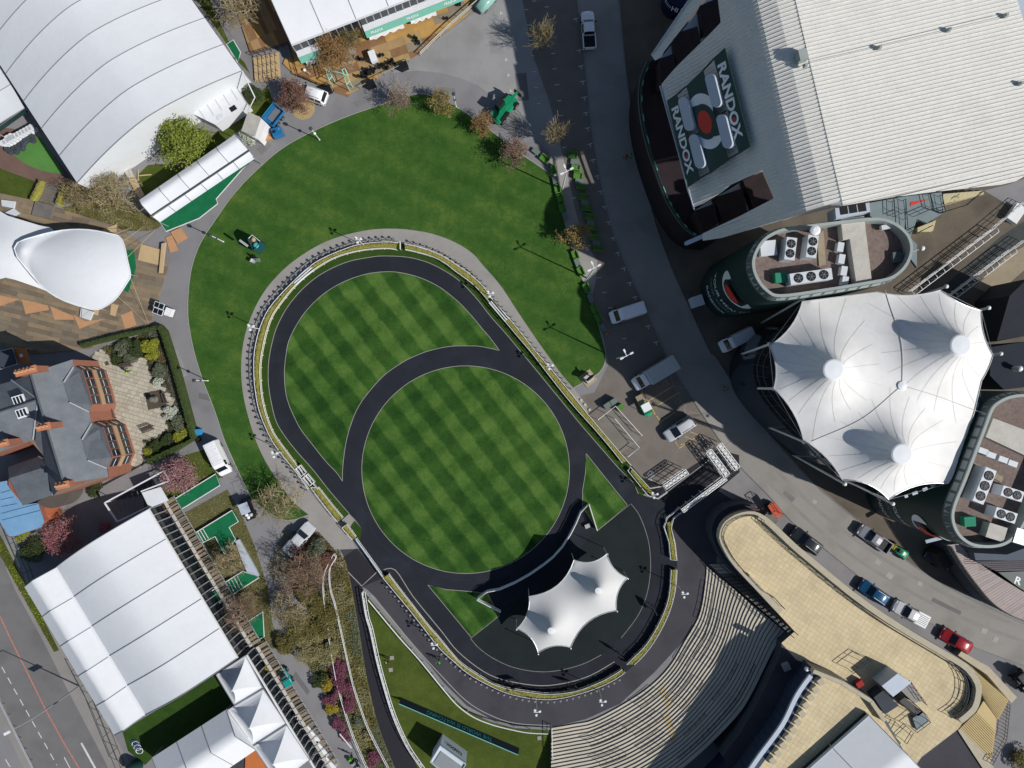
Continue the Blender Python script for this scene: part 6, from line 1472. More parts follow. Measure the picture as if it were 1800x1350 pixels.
# ---- pagoda tents and gable tent at the bottom
def pagoda(cor, apex, label, ez=2.9, za=5.8):
    C = [Vector((*W2(p, ez), ez)) for p in cor]; Ap = W(*apex, za); t = thing("pagoda_tent", label, "tent", ((C[0].x + C[2].x) / 2,(C[0].y + C[2].y) / 2,0),0, "pagoda tents in a row")
    rows = []; n = 8
    for k in range(9):
        f = k / 8; ring = []
        for i in range(4):
            for j in range(n):
                p = C[i].lerp(C[(i + 1) % 4], j / n); q = p.lerp(Ap, f); q.z = ez + (za - ez) * (f ** 1.75); ring.append(tuple(q))
        rows.append(ring)
    MB().loft(rows, cap=False).build("roof", MAT['tent_w'], t, 0,1); MB().ball(Ap, 0.12,6).build("finial", MAT['white'], t, 0,1)
    for i in range(4):
        MB().bar(C[i], C[(i + 1) % 4],0.10,0.14).build("eave_beam", MAT['tent_seam'], t, 0,1); MB().cyl(C[i],(C[i].x, C[i].y, 0),0.06,6).build("pole", MAT['steel'], t, 0,1)
    MB().add([C[2], C[1],(C[1].x, C[1].y, 0),(C[2].x, C[2].y, 0)],[(0,1,2,3)]).build("glass_side", MAT['glass_dk'], t, 0,1)
    return t
pagoda([(380,1186),(432,1152),(462,1209),(412,1239)],(408,1214), "white pagoda tent adjoining the window marquee")
pagoda([(400,1248),(463,1211),(503,1272),(444,1310)],(438,1280), "white pagoda tent between two other pagodas")
pagoda([(445,1312),(504,1274),(545,1336),(490,1378)],(480,1344), "white pagoda tent beside the orange roofed kiosk")
pw = thing("pagoda_veranda", "steel framed veranda along the row of pagoda tents", "veranda", (W(500,1240).x, W(500,1240).y, 0)); window_wall(pw, (433,1152),(565,1372),2.9,1.0)
m7 = thing("gable_tent", "white gable tent with ruffled side facing the small lawn", "tent", (W(340,1300).x, W(340,1300).y, 0))
tent_bays(m7,(267,1332),(398,1247),(330,1400),(450,1318),3, rnd(2.0,1.0), MAT['tent_w'],3.0, MAT['tent_seam'], steps=8); poles(m7,[(267,1332),(398,1247)],3.0); endwall(m7,(398,1247),(450,1318),3.0, rnd(2.0,1.0), MAT['tent_w'],8)
sheet("garden_lawn", [(215,1285),(395,1175),(410,1240),(270,1330),(255,1345),(225,1320)],0.010, MAT['verge'])
tag(MB().prism(WL([(432,1315),(442,1300),(470,1355),(430,1362)],2.4),0,2.4).build("kiosk_roof", M("orange_kiosk", (0.55,0.17,0.05), var=0.1)), "orange roofed kiosk behind the last pagoda tent", "kiosk")
tag(MB().prism(WL([(392,1345),(430,1318),(436,1362),(388,1366)],2.2),0,2.2).build("tiled_kiosk_roof", M("dark_tile", (0.06,0.06,0.07), var=0.3, scale=3)), "dark tiled kiosk roof between the tents", "kiosk")
for k, (q0, q1) in enumerate((((538,1279),(560,1305)),((554,1305),(575,1330)),((568,1331),(588,1352)))):
    a, b = W(*q0,0.9), W(*q1,0.9); tag(MB().bar((a.x, a.y, 0.45),(b.x, b.y, 0.45),0.7,0.9).build("white_counter", MAT['sign_white']),("white counter in front of the steel veranda", "middle white counter in front of the steel veranda", "last white counter in front of the steel veranda")[k], "counter", "white counters by the veranda")
vn = W(527,1263,0.5); sgn = thing("lettered_step", "dark step lettered in white along the veranda", "sign", (vn.x, vn.y, 0))
MB().bar(W(518,1252,0.5), W(540,1287,0.5),0.8,0.5).build("step", MAT['black'], sgn, 0,1); d_ = (W(540,1287) - W(518,1252)).normalized(); text_on("NOIT", W(529,1270,0.76), d_, (-d_.y, d_.x, 0),2.3,0.55, MAT['sign_white'], "lettering", sgn, lift=0.02)
# grey mesh fence between main road and the marquees
fence([(6,930),(40,1010),(47,1035)], "green mesh fence along the verge of the main road", name="mesh_fence", cat="fence", ztop=1.8, rails=(1.8,0.9,0.1), step=2.4, mat=M("fence_green", (0.05,0.09,0.07), var=0.1))
fence([(125,1180),(160,1245),(205,1356)], "tall dark fence between the footway and the marquee", name="mesh_fence", cat="fence", ztop=2.0, rails=(2.0,1.0,0.1), step=2.4, mat=M("fence_dark", (0.05,0.06,0.06), var=0.1))
for f_ in ([(-8,1222),(25,1288),(62,1362)],): fence(f_, "steel crash barrier in the middle of the main road", name="crash_barrier", cat="barrier", ztop=0.8, rails=(0.8,0.6), step=1.8, mat=MAT['steel'], r=0.09)
# ================================================================ brick house and walled garden
def brick_mat(name, c1, c2, cm, sx=0.24, sy=0.085):
    m = bpy.data.materials.new(name); m.use_nodes = True; N = m.node_tree.nodes; L = m.node_tree.links; b = N["Principled BSDF"]; b.inputs["Roughness"].default_value = 0.85
    g_ = N.new("ShaderNodeNewGeometry"); sp = N.new("ShaderNodeSeparateXYZ"); L.new(g_.outputs["Position"], sp.inputs[0])
    ad = N.new("ShaderNodeMath"); ad.operation = 'ADD'; L.new(sp.outputs[0], ad.inputs[0]); L.new(sp.outputs[1], ad.inputs[1])
    cb = N.new("ShaderNodeCombineXYZ"); L.new(ad.outputs[0], cb.inputs[0]); L.new(sp.outputs[2], cb.inputs[1])
    br = N.new("ShaderNodeTexBrick"); br.inputs["Scale"].default_value = 1.0; br.inputs["Brick Width"].default_value = sx; br.inputs["Row Height"].default_value = sy; br.inputs["Mortar Size"].default_value = 0.008
    br.inputs["Color1"].default_value = (*c1,1); br.inputs["Color2"].default_value = (*c2,1); br.inputs["Mortar"].default_value = (*cm, 1)
    L.new(cb.outputs[0], br.inputs["Vector"]); L.new(br.outputs[0], b.inputs["Base Color"]); return m
MAT['brick'] = brick_mat("red_brick", (0.36,0.12,0.065),(0.27,0.085,0.05),(0.24,0.17,0.13))
MAT['slate'] = M("slate_roof", (0.11,0.125,0.142), c2=(0.195,0.212,0.232), scale=0.7, scale2=9, rough=0.6, bump=0.25, bscale=14)
MAT['slate_shade'] = M("slate_roof_dark", (0.075,0.085,0.10), c2=(0.13,0.145,0.165), scale=0.7, scale2=9, rough=0.6, bump=0.25, bscale=14)  # darker copy of the slate; west slope's shade is put into its colour
MAT['lead'] = M("lead_flashing", (0.36,0.38,0.40), var=0.1)
MAT['stone_buff'] = M("buff_stone_dressing", (0.42,0.29,0.16), var=0.12, scale=1)
hs = thing("brick_house", "large red brick house with slate roofs, chimneys and bay windows", "house", (W(110,740).x, W(110,740).y, 0))
ZE_, ZR_ = 6.0,9.2
EAVE = [(127,632),(130,644),(142,650),(152,681),(156,695),(160,712),(156.5,724),(161,743),(179,751),(196,804),(187.5,823),(190.5,838),(93,872),(75,800),(53,775),(-30,806),(-30,682),(20,672)]
MB().prism(WL(EAVE, ZE_),0, ZE_ - 0.05).build("wall", MAT['brick'], hs, 0,1)
def roofp(pts, mat=None, th=0.18, name="roof_plane"):
    P = [W(p[0], p[1], p[2]) for p in pts]; return MB().slab(P, th).build(name, mat or MAT['slate'], hs, 0,1)
e, r = ZE_, ZR_
RG0, RG1 = (53,656, r),(112,850, r)
# eastern slope of the main ridge, with two hipped bays
roofp([(53,656, r),(127,632, e),(129,645, e),(112,672,7.0),(122,707,7.0),(156.5,724, e),(161,744, e),(144,773,7.0),(154,809,7.1),(187.5,823, e),(190.5,838, e),(112,850, r)])
roofp([(129,645, e + .02),(142,650, e),(152,681, e),(156,695, e),(160,712, e),(156.5,724, e + .02),(122,707,7.12),(112,672,7.12)], MAT['slate_shade'])
roofp([(161,744, e + .02),(179,751, e),(196,804, e),(187.5,823, e + .02),(154,809,7.2),(144,773,7.12)], MAT['slate_shade'])
# western slope and wing
roofp([(53,656, r),(112,850, r),(93,872, e),(76,802, e),(62,775,6.6),(67,702,8.4),(20,672, e)], MAT['slate_shade'])
roofp([(-30,734,8.4),(67,702,8.4),(53,657,6.4),(20,670, e),(-30,684, e)], MAT['slate'])
roofp([(-30,734,8.41),(67,702,8.41),(60,772, e),(-30,803, e)], MAT['slate'])
for a, b in (((129,645, e + .1),(112,672,7.25)),((122,707,7.25),(156.5,724, e + .12)),((161,744, e + .1),(144,773,7.25)),((154,809,7.3),(187.5,823, e + .12)),((20,668,6.2),(67,702,8.5)),((67,702,8.5),(58,772, e + .2)),((53,656, r + .1),(112,850, r + .1)),((-30,734,8.5),(67,702,8.5))):
    MB().tube([W(*a), W(*b)],0.11,5).build("ridge_tile", MAT['lead'] if a[0] != 53 and a[0] != -30 else MAT['slate_shade'], hs, 0,1)
# lower rear wing
MB().prism(WL([(15,822),(68,803),(97,828),(92,868),(40,887),(15,856)],4.6),0,4.6).build("wing_wall", MAT['brick'], hs, 0,1)
roofp([(16,841,6.4),(97,815,6.4),(68,802,4.7),(14,821,4.7)]); roofp([(16,841,6.41),(97,815,6.41),(92,870,4.7),(40,889,4.7)], MAT['slate_shade'])
MB().tube([W(68,802,4.9), W(97,815,6.5),(W(92,870,4.8))],0.10,5).build("ridge_tile", MAT['lead'], hs, 0,1)
# chimneys with pots
for (px, py, L_, rot, zz) in ((46,652,2.6,15,10.2),(77,750,1.6,12,10.6),(110,853,1.6,12,9.6),(4,780,1.6,15,8.8)):
    v = W(px, py, zz); ch = MB().box((v.x, v.y, zz - 1.6),(L_, 0.75,3.2), radians(rot)).build("chimney", MAT['brick'], hs, 0,1)
    MB().box((v.x, v.y, zz + 0.06),(L_ + 0.16,0.9,0.14), radians(rot)).build("chimney_cap", M("terracotta", (0.50,0.21,0.10), var=0.15), ch, 0,1)
    for k in range(int(L_ / 0.5)):
        o_ = (k - (int(L_ / 0.5) - 1) / 2) * 0.52; x, y = v.x + cos(radians(rot)) * o_, v.y + sin(radians(rot)) * o_
        MB().lathe((x, y, zz + 0.13),[(0.17,0),(0.13,0.45),(0.17,0.5)],8).build("chimney_pot", M("pot_terracotta", (0.55,0.30,0.18), var=0.15), ch, 0,1)
# roof lights
for px, py in ((32,703),(38,726)):
    v = W(px, py, 8.3); f_ = MB().box((v.x, v.y, 8.15),(1.5,1.2,0.25), radians(17), rx=radians(8)).build("roof_light", MAT['sign_white'], hs, 0,1)
    for k in (-1,0,1): MB().box((v.x + k * 0.42, v.y + k * 0.13,8.32),(0.28,0.85,0.04), radians(17), rx=radians(8)).build("pane", MAT['glass_dk'], f_, 0,1)
# windows and stone dressings on the garden front
ew = WL(EAVE, ZE_)
for i in range(0,12):
    a, b = Vector(ew[i]), Vector(ew[i + 1]); d = b - a; L_ = d.length
    if L_ < 0.9: continue
    d.normalize(); nn = Vector((d.y, -d.x)); nn = nn if nn.x > 0 or nn.y < 0 else -nn
    if nn.dot(Vector((1,0))) < -0.3: nn = -nn
    bay = i in (1,2,3,4,8,7,9)
    if not bay and L_ < 1.2: continue
    if bay:
        MB().bar((*(a + nn * 0.03),3.0),(*(b + nn * 0.03),3.0),0.12,0.75).build("stone_band", MAT['stone_buff'], hs, 0,1)
        m_ = max(1, int(L_ / 1.0))
        for zc in (1.7,4.7):
            for k in range(m_):
                c = a + d * (L_ * (k + 0.5) / m_) + nn * 0.04; wd = L_ / m_ * 0.72
                f_ = MB().box((c.x, c.y, zc),(wd + 0.14,0.10,1.75), atan2(d.y, d.x)).build("window_frame", MAT['wall_dk'], hs, 0,1); c2 = c + nn * 0.06
                MB().box((c2.x, c2.y, zc),(wd, 0.03,1.5), atan2(d.y, d.x)).build("pane", MAT['glass_dk'], f_, 0,1); c3 = c2 + nn * 0.03
                MB().box((c3.x, c3.y, zc + 0.2),(wd, 0.03,0.07), atan2(d.y, d.x)).build("glazing_bar", MAT['sign_white'], f_, 0,1)
# blue tarpaulin-roofed extension and outbuildings
bl = thing("blue_roof_shed", "blue sheet-roofed extension behind the brick house", "shed", (W(40,900).x, W(40,900).y, 0))
BLP = [(-30,853),(12,845),(40,888),(66,884),(77,917),(72,927),(18,945),(0,918),(-30,925)]
MB().prism(WL(BLP, 3.1),0,3.05).build("wall", MAT['brick'], bl, 0,1); bs_ = M("blue_sheet_roof", (0.15,0.30,0.48), c2=(0.21,0.39,0.58), scale=0.6, scale2=5, rough=0.5)
MB().slab([W(p[0], p[1],3.2 + 0.012 * (930 - p[1])) for p in BLP],0.1).build("roof_sheet", bs_, bl, 0,1)
for k in range(5): MB().bar(W(2 + 0.5 * k, 868 + 12 * k, 4.15 - 0.14 * k), W(60 + 3 * k, 850 + 12 * k + 0,4.3 - 0.14 * k) if k > 2 else W(18 + 6 * k, 862 + 12 * k, 4.1 - 0.14 * k),0.05,0.05).build("roof_batten", bs_, bl, 0,1)
tag(MB().prism(WL([(72,893),(90,890),(92,912),(78,916)],2.0),0,2.0).build("tiled_porch", M("red_tile", (0.42,0.13,0.06), var=0.25, scale=3)), "small red tiled porch beside the blue roof", "porch")
tag(MB().prism(WL(smooth([(66,882),(100,867),(122,862),(120,876),(105,890),(85,893)],3, True),3.0),0,3.0).build("round_bay_roof", M("brown_felt", (0.10,0.085,0.075), var=0.15)), "rounded brown felt roof of the rear bay", "roof")
ob = thing("orange_board", "orange hoarding with a white crest beside the house", "sign", (W(36,626).x, W(36,626).y, 0)); MB().slab([W(23,612,2.2), W(45,612,2.2), W(53,637,2.0), W(31,639,2.0)],0.1).build("board", M("hoarding_orange", (0.50,0.20,0.06), var=0.08), ob, 0,1)
MB().lathe((W(37,625,2.2).x, W(37,625,2.2).y, 2.17),[(0.26,0),(0.26,0.03),(0.05,0.035)],14).build("crest", MAT['sign_white'], ob, 0,1); poles(ob, [(25,613),(45,613),(52,637)],2.0)
sc = thing("dark_canopy_frame", "dark framed canopy corner beside the orange hoarding", "canopy", (W(10,635).x, W(10,635).y, 0)); MB().prism(WL([(-20,620),(22,611),(31,640),(-20,655)],2.8),2.6,2.8).build("roof", MAT['wall_dk'], sc, 0,1); MB().tube([W(-20,622,2.85), W(22,612,2.85), W(31,640,2.85), W(-20,655,2.85)],0.06,5).build("frame_bar", MAT['steel'], sc, 0,1); poles(sc, [(22,612),(31,640)],2.7)
# ---- patio of pale flags
PATIO = [(158,626),(177,612),(194,625),(202,640),(257,627),(272,681),(292,676),(311,714),(288,726),(298,757),(253,775),(257,796),(251,819),(224,822),(214,785),(196,715),(181,668)]
Pw = ccw(WL(PATIO, 0.06)); pa = MB().sheet(Pw, 0.03).build("patio", M("patio_joint", (0.10,0.09,0.075), var=0.2)); struct(pa)
st_m = [M("patio_flag_%d" % i, c, var=0.1, scale=1.0, scale2=10) for i, c in enumerate(((0.46,0.42,0.33),(0.41,0.37,0.29),(0.50,0.46,0.37)))]
mbs = MB(); ang = radians(-16); X = Vector((cos(ang), sin(ang))); Y = Vector((-sin(ang), cos(ang))); c0 = Vector(W2((230,715)))
y = -13.0
while y < 13:
    hgt = random.choice((0.45,0.6,0.6)); x = -10.0 + random.random() * 0.4
    while x < 10:
        wd = random.choice((0.45,0.6,0.75,0.9)); q = [c0 + X * (x + a * (wd - 0.035)) + Y * (y + b * (hgt - 0.035)) for a, b in ((0,0),(1,0),(1,1),(0,1))]
        if sum(inpoly(tuple(p), Pw) for p in q) >= 3: mbs.mi = random.randrange(3); mbs.prism([tuple(p) for p in q],0.031,0.06 + random.uniform(0,0.012), bottom=False)
        x += wd
    y += hgt
stuff(mbs.build("flagstones", st_m, pa, 0,1)); 
def bench(px, py, rz, label):
    t = thing("garden_bench", label, "bench", W(px, py, 0.06), rz, "garden benches on the patio"); wd = M("bench_wood", (0.09,0.07,0.055), var=0.2, obj=True)
    for k in range(4): MB().box((0,-0.2 + 0.13 * k, 0.45),(1.6,0.10,0.04)).build("seat_slat", wd, t)
    for k in range(3): MB().box((0,0.30 + 0.03 * k, 0.58 + 0.14 * k),(1.6,0.03,0.10)).build("back_slat", wd, t)
    for x in (-0.74,0.74):
        for y_ in (-0.2,0.27): MB().box((x, y_, 0.225),(0.07,0.07,0.45)).build("leg", wd, t)
        MB().box((x, 0.03,0.65),(0.06,0.5,0.04)).build("armrest", wd, t)
    return t
bench(224,643, radians(12), "dark wooden bench facing the flower bed at the top of the patio"); bench(291,700, radians(-72), "dark wooden bench behind the stone sculpture"); bench(262,755, radians(20), "dark wooden bench by the lower shrubs of the patio"); bench(199,726, radians(-75), "pale weathered bench against the brick bay")
fo = thing("patio_sculpture", "round dark stone sculpture on a brown plinth in the patio", "sculpture", W(272,703,0.06)); MB().box((0,0,0.05),(2.2,2.4,0.1),0.2).build("plinth", MAT['soil'], fo); MB().lathe((0.1,0.1,0.1),[(0.5,0),(0.55,0.2),(0.3,0.35),(0.2,0.7),(0.42,0.95),(0.3,1.2),(0.1,1.25)],12).build("stone", MAT['timber_grey'], fo, smooth=True); MB().ball((-0.4,0.1,0.35),0.3,8).build("boulder", MAT['concrete'], fo, smooth=True)
tag(MB().prism(WL([(183,637),(189,634),(192,641),(186,643)],0.09),0.07,0.09).build("patio_drain", MAT['soil']), "small brown drain cover set in the patio", "drain")
MAT['box_hedge'] = M("dark_box_hedge", (0.022,0.040,0.010), c2=(0.060,0.085,0.022), scale=2, scale2=14, bump=0.6, bscale=25)
MAT['box_leaf'] = M("box_leaf", (0.035,0.065,0.014), c2=(0.085,0.12,0.03), scale=3, scale2=20)
hedge([(140,604),(200,588),(283,570)],[(143,612),(203,596),(278,579)], "dark green hedge between the board deck and the garden", name="garden_hedge", h=1.1, mat=MAT['box_hedge'], leafmat=MAT['box_leaf'], dens=90)
hedge([(283,570),(292,580),(316,655),(347,770)],[(277,580),(283,590),(305,660),(335,772)], "long dark green hedge between the garden and the lane", name="garden_hedge", h=1.3, mat=MAT['box_hedge'], leafmat=MAT['box_leaf'], dens=90)
hedge([(347,770),(300,800),(262,818)],[(335,772),(292,790),(256,806)], "dark green hedge at the lower end of the garden", name="garden_hedge", h=1.2, mat=MAT['box_hedge'], leafmat=MAT['box_leaf'], dens=90)
sheet("garden_bed", [(177,612),(280,578),(336,772),(257,815),(257,796),(253,775),(298,757),(288,726),(311,714),(292,676),(272,681),(257,627),(202,640),(194,625)],0.025, MAT['soil'])
hedge([(50,350),(58,335),(67,316)],[(60,353),(68,340),(75,318)], "left yellow-green hedge block beside the dark timber steps", name="garden_hedge", h=1.0, dens=80); hedge([(96,357),(102,340),(108,325)],[(104,362),(110,346),(117,328)], "right yellow-green hedge block beside the dark timber steps", name="garden_hedge", h=1.0, dens=80)
ds = thing("timber_steps", "dark timber steps between two yellow-green hedge blocks", "steps", W(84,335)); panels(ds, [(72,318),(106,326),(95,362),(62,352)],(80,340),(0.95,0.26),3.2,0.42,[GREYW[3], MAT['timber_grey']],0.02,0.2, "tread")
MB().prism(WL([(62,353),(95,362),(88,384),(55,378)],0.5),0.2,0.5).build("landing", MAT['timber_grey'], ds, 0,1)
# ================================================================ vehicles
MAT['tyre'] = M("tyre_rubber", (0.012,0.012,0.013), var=0.2, obj=True); MAT['rimv'] = M("wheel_rim", (0.35,0.36,0.37), rough=0.35, metal=0.7, obj=True)
MAT['windscreen'] = glassy("windscreen_glass", (0.010,0.014,0.020), rough=0.05, spec=0.7)
MAT['lamp_c'] = glassy("headlamp_glass", (0.6,0.62,0.65), rough=0.1); MAT['lamp_r'] = glassy("tail_lamp_red", (0.35,0.01,0.01), rough=0.15)
MAT['trim'] = M("black_trim", (0.014,0.014,0.015), rough=0.6, obj=True)
PAINTS = {n_: paint("paint_" + n_, c) for n_, c in (("white", (0.84,0.85,0.86)),("grey", (0.22,0.23,0.25)),("black", (0.012,0.013,0.016)),("blue", (0.010,0.085,0.20)),("silver", (0.56,0.57,0.59)),("red", (0.34,0.012,0.018)),("green", (0.008,0.26,0.11)),("dark", (0.03,0.034,0.04)))}
def wheel(t, x, y, r, w=0.22):
    o = MB().cyl((x, y - w / 2, r),(x, y + w / 2, r), r, 16).build("wheel", MAT['tyre'], t)
    s_ = 1 if y > 0 else -1; MB().cyl((x, y + s_ * (w / 2 - 0.01), r),(x, y + s_ * (w / 2 + 0.02), r), r * 0.62,10).build("rim", MAT['rimv'], o)
def body_rings(st, lo=0.32):
    """stations: x, half width, belt z, top z, half top width"""
    R_ = []
    for x, hw, zb, zt, ht in st:
        half = [(hw * 0.90, lo),(hw, lo + 0.14),(hw, zb - 0.10),(hw * 0.97, zb),(ht + (hw * 0.97 - ht) * 0.25, zb + (zt - zb) * 0.75),(ht * 0.93, zt - 0.02 * (zt > zb + 0.1)),(ht * 0.55, zt + 0.025)]
        R_.append([(x, y, z) for y, z in half] + [(x, -y, z) for y, z in reversed(half)])
    return R_
def glass_patch(t, st, i0, i1, name, lift=0.015, top=True, inset_=0.07):
    """glass over the top surface between stations i0 and i1"""
    (xa, _, zba, zta, hta),(xb, _, zbb, ztb, htb) = st[i0], st[i1]
    a = Vector((xa, 0, zta)); b = Vector((xb, 0, ztb)); d = (b - a); n = Vector((-d.z, 0, d.x)).normalized(); n = n if n.z > 0 else -n
    p0, p1 = a + d * 0.06 + n * (lift + 0.025), a + d * 0.94 + n * (lift + 0.025); h0, h1 = hta * (1 - inset_), htb * (1 - inset_)
    f = [(p0.x, -h0, p0.z - 0.02),(p0.x, 0, p0.z + 0.015),(p0.x, h0, p0.z - 0.02),(p1.x, h1, p1.z - 0.02),(p1.x, 0, p1.z + 0.015),(p1.x, -h1, p1.z - 0.02)]
    fs = [(0,1,4,5),(1,2,3,4)]
    v1, v2, v3 = Vector(f[0]), Vector(f[1]), Vector(f[4])
    if (v2 - v1).cross(v3 - v2).z < 0: fs = [tuple(reversed(q)) for q in fs]
    return MB().add(f, fs).build(name, MAT['windscreen'], t)
def side_glass(t, st, i0, i1, f0=0.05, f1=0.95):
    for s_ in (1,-1):
        pts = []
        for i, f in ((i0, f0),(i1, f1)):
            a, b = st[i0], st[i1]; x = a[0] + (b[0] - a[0]) * f; hw = a[1] + (b[1] - a[1]) * f; zb = a[2] + (b[2] - a[2]) * f; zt = a[3] + (b[3] - a[3]) * f; ht = a[4] + (b[4] - a[4]) * f
            y0 = hw * 0.97; y1 = ht + (hw * 0.97 - ht) * 0.25
            pts.append(((x, s_ * (y0 + 0.012), zb + 0.03),(x, s_ * (y1 + 0.012), zb + (zt - zb) * 0.72)))
        q = [pts[0][0], pts[1][0], pts[1][1], pts[0][1]]; MB().add(q, [(0,1,2,3)] if s_ > 0 else [(3,2,1,0)]).build("side_window", MAT['windscreen'], t)
def veh(kind, px, py, ang, col, label, name=None, group=None, scale=1.0):
    """ang: heading of the nose in the picture plane, degrees counter-clockwise from picture right"""
    Lk = {'suv': 4.5, 'van': 5.1, 'pickup': 5.2, 'car': 4.3, 'luton': 6.4, 'mpv': 4.7}[kind]
    zc = {'suv': 1.2, 'van': 1.5, 'pickup': 1.2, 'car': 1.0, 'luton': 2.2, 'mpv': 1.3}[kind]
    v = W(px, py, zc); t = thing(name or {'suv': 'car', 'van': 'van', 'pickup': 'pickup_truck', 'car': 'car', 'luton': 'box_truck', 'mpv': 'van'}[kind], label, {'suv': 'car', 'van': 'van', 'pickup': 'pickup', 'car': 'car', 'luton': 'truck', 'mpv': 'van'}[kind],(v.x, v.y, 0.02), radians(ang), group)
    P = PAINTS[col]
    if kind in ('suv', 'car', 'mpv'):
        k = Lk / 4.5; h = {'suv': 1.68, 'car': 1.45, 'mpv': 1.85}[kind]; zb = h * 0.60; w = 0.92 if kind != 'car' else 0.87
        st = [(-2.22 * k, w * 0.80, zb * 0.8, zb * 0.84, w * 0.7),(-2.12 * k, w * 0.96, zb, zb + 0.02, w * 0.80),(-1.85 * k, w, zb, h - 0.08, w * 0.76),(-1.0 * k, w, zb, h, w * 0.76),(0.25 * k, w, zb, h - 0.02, w * 0.75),(1.05 * k, w, zb * 0.97, zb * 1.0, w * 0.84),(1.9 * k, w * 0.95, zb * 0.88, zb * 0.9, w * 0.8),(2.2 * k, w * 0.80, zb * 0.70, zb * 0.72, w * 0.68)]
        if kind == 'mpv': st[5] = (1.25 * k, w, zb * 0.95, zb * 0.98, w * 0.84)
        MB().loft(body_rings(st)).build("body", P, t, smooth=True)
        glass_patch(t, st, 4,5, "windscreen"); glass_patch(t, st, 1,2, "rear_window"); side_glass(t, st, 3,4); side_glass(t, st, 2,3)
        if kind != 'car':
            for y in (-0.58,0.58): MB().bar((-1.7 * k, y * w / 0.92, h + 0.05),(0.1 * k, y * w / 0.92, h + 0.05),0.05,0.05).build("roof_rail", MAT['rimv'], t)
        wb, nose, tail, hz = 1.35 * k, 2.16 * k, -2.2 * k, zb * 0.72
    elif kind == 'van':
        w, h = 0.98,2.15; st = [(-2.5, w * 0.97,1.2, h - 0.06, w * 0.86),(-2.42, w, 1.2, h, w * 0.88),(0.9, w, 1.2, h, w * 0.88),(1.35, w, 1.18, h - 0.18, w * 0.84),(1.95, w * 0.98,1.1,1.16, w * 0.84),(2.4, w * 0.9,0.92,0.95, w * 0.74),(2.55, w * 0.78,0.75,0.78, w * 0.6)]
        MB().loft(body_rings(st)).build("body", P, t, smooth=False); glass_patch(t, st, 3,4, "windscreen"); side_glass(t, st, 2,3,-0.6,0.9)
        for k in range(4): MB().bar((-2.1 + 0.85 * k, -w * 0.8, h + 0.03),(-2.1 + 0.85 * k, w * 0.8, h + 0.03),0.04,0.03).build("roof_rib", P, t)
        MB().add([(-2.52,-0.7,1.35),(-2.52,0.7,1.35),(-2.51,0.66,1.9),(-2.51,-0.66,1.9)],[(0,3,2,1)]).build("rear_window", MAT['windscreen'], t)
        wb, nose, tail, hz = 1.6,2.5,-2.52,0.8
    elif kind == 'pickup':
        w, h = 0.93,1.78; zb = 1.05; st = [(-0.78, w, zb, zb + 0.02, w * 0.84),(-0.66, w, zb, h - 0.06, w * 0.76),(0.0, w, zb, h, w * 0.76),(0.62, w, zb, h - 0.03, w * 0.74),(1.25, w, zb, zb + 0.04, w * 0.86),(2.2, w * 0.96, zb * 0.92, zb * 0.94, w * 0.8),(2.6, w * 0.8, zb * 0.75, zb * 0.77, w * 0.66)]
        MB().loft(body_rings(st, 0.36)).build("body", P, t, smooth=False); glass_patch(t, st, 3,4, "windscreen"); glass_patch(t, st, 0,1, "rear_window"); side_glass(t, st, 2,3); side_glass(t, st, 1,2)
        bd = MB().box((-1.66,0,0.62),(1.86,1.62,0.12)).build("cargo_floor", MAT['trim'], t)
        for y in (-0.86,0.86): MB().box((-1.68, y, 0.76),(1.86,0.14,0.62)).build("cargo_side", P, t)
        MB().box((-2.58,0,0.76),(0.10,1.85,0.60)).build("tailgate", P, t)
        wb, nose, tail, hz = 1.6,2.56,-2.64,0.85
    else:
        w, h = 1.0,2.0; st = [(1.25, w, 1.2, h - 0.05, w * 0.86),(1.35, w, 1.2, h, w * 0.88),(1.95, w, 1.2, h - 0.08, w * 0.84),(2.5, w * 0.98,1.12,1.2, w * 0.86),(2.95, w * 0.9,0.95,1.0, w * 0.75),(3.15, w * 0.8,0.78,0.8, w * 0.6)]
        MB().loft(body_rings(st)).build("cab", P, t, smooth=False); glass_patch(t, st, 2,3, "windscreen"); side_glass(t, st, 1,2,0.0,0.9)
        MB().box((-1.0,0,1.98),(4.4,2.12,2.35)).build("cargo_box", paint("box_grey_green", (0.50,0.55,0.52)), t); MB().box((-1.0,0,0.55),(4.4,0.9,0.3)).build("chassis", MAT['trim'], t)
        MB().box((-1.0,0,3.17),(4.3,2.0,0.03)).build("box_roof", M("box_roof_grey", (0.44,0.48,0.46), var=0.08, obj=True), t)
        wb, nose, tail, hz = 1.9,3.1,-3.2,0.85
    r = 0.36 if kind in ('pickup', 'suv', 'luton') else 0.32
    for x in ((wb, -wb) if kind != 'luton' else (2.2,-1.9)):
        for y in (-1,1): wheel(t, x, y * (w - 0.09), r)
    for y in (-1,1):
        MB().box((nose - 0.12, y * w * 0.62, hz),(0.16,0.34,0.14)).build("headlight", MAT['lamp_c'], t); MB().box((tail, y * w * 0.82, hz),(0.06,0.14,0.30)).build("tail_light", MAT['lamp_r'], t)
        mx = {'suv': 0.75, 'car': 0.75, 'mpv': 0.95, 'van': 1.5, 'pickup': 0.95, 'luton': 2.2}[kind]; MB().box((mx, y * (w + 0.11),1.1 if kind != 'car' else 0.95),(0.14,0.24,0.16)).build("wing_mirror", MAT['trim'], t)
    MB().box((nose - 0.02,0,0.45),(0.10, w * 1.5,0.18)).build("bumper", MAT['trim'], t)
    if scale != 1.0: t.scale = (scale,) * 3
    return t
veh('pickup', 1035,50,94, 'white', "white pickup truck alone on the shaded upper road")
veh('mpv', 544,162,160, 'white', "white passenger van parked under the red-leaved tree", scale=1.05)
veh('van', 381,806,-65, 'white', "white van parked on the lane beside the garden hedge", scale=0.97)
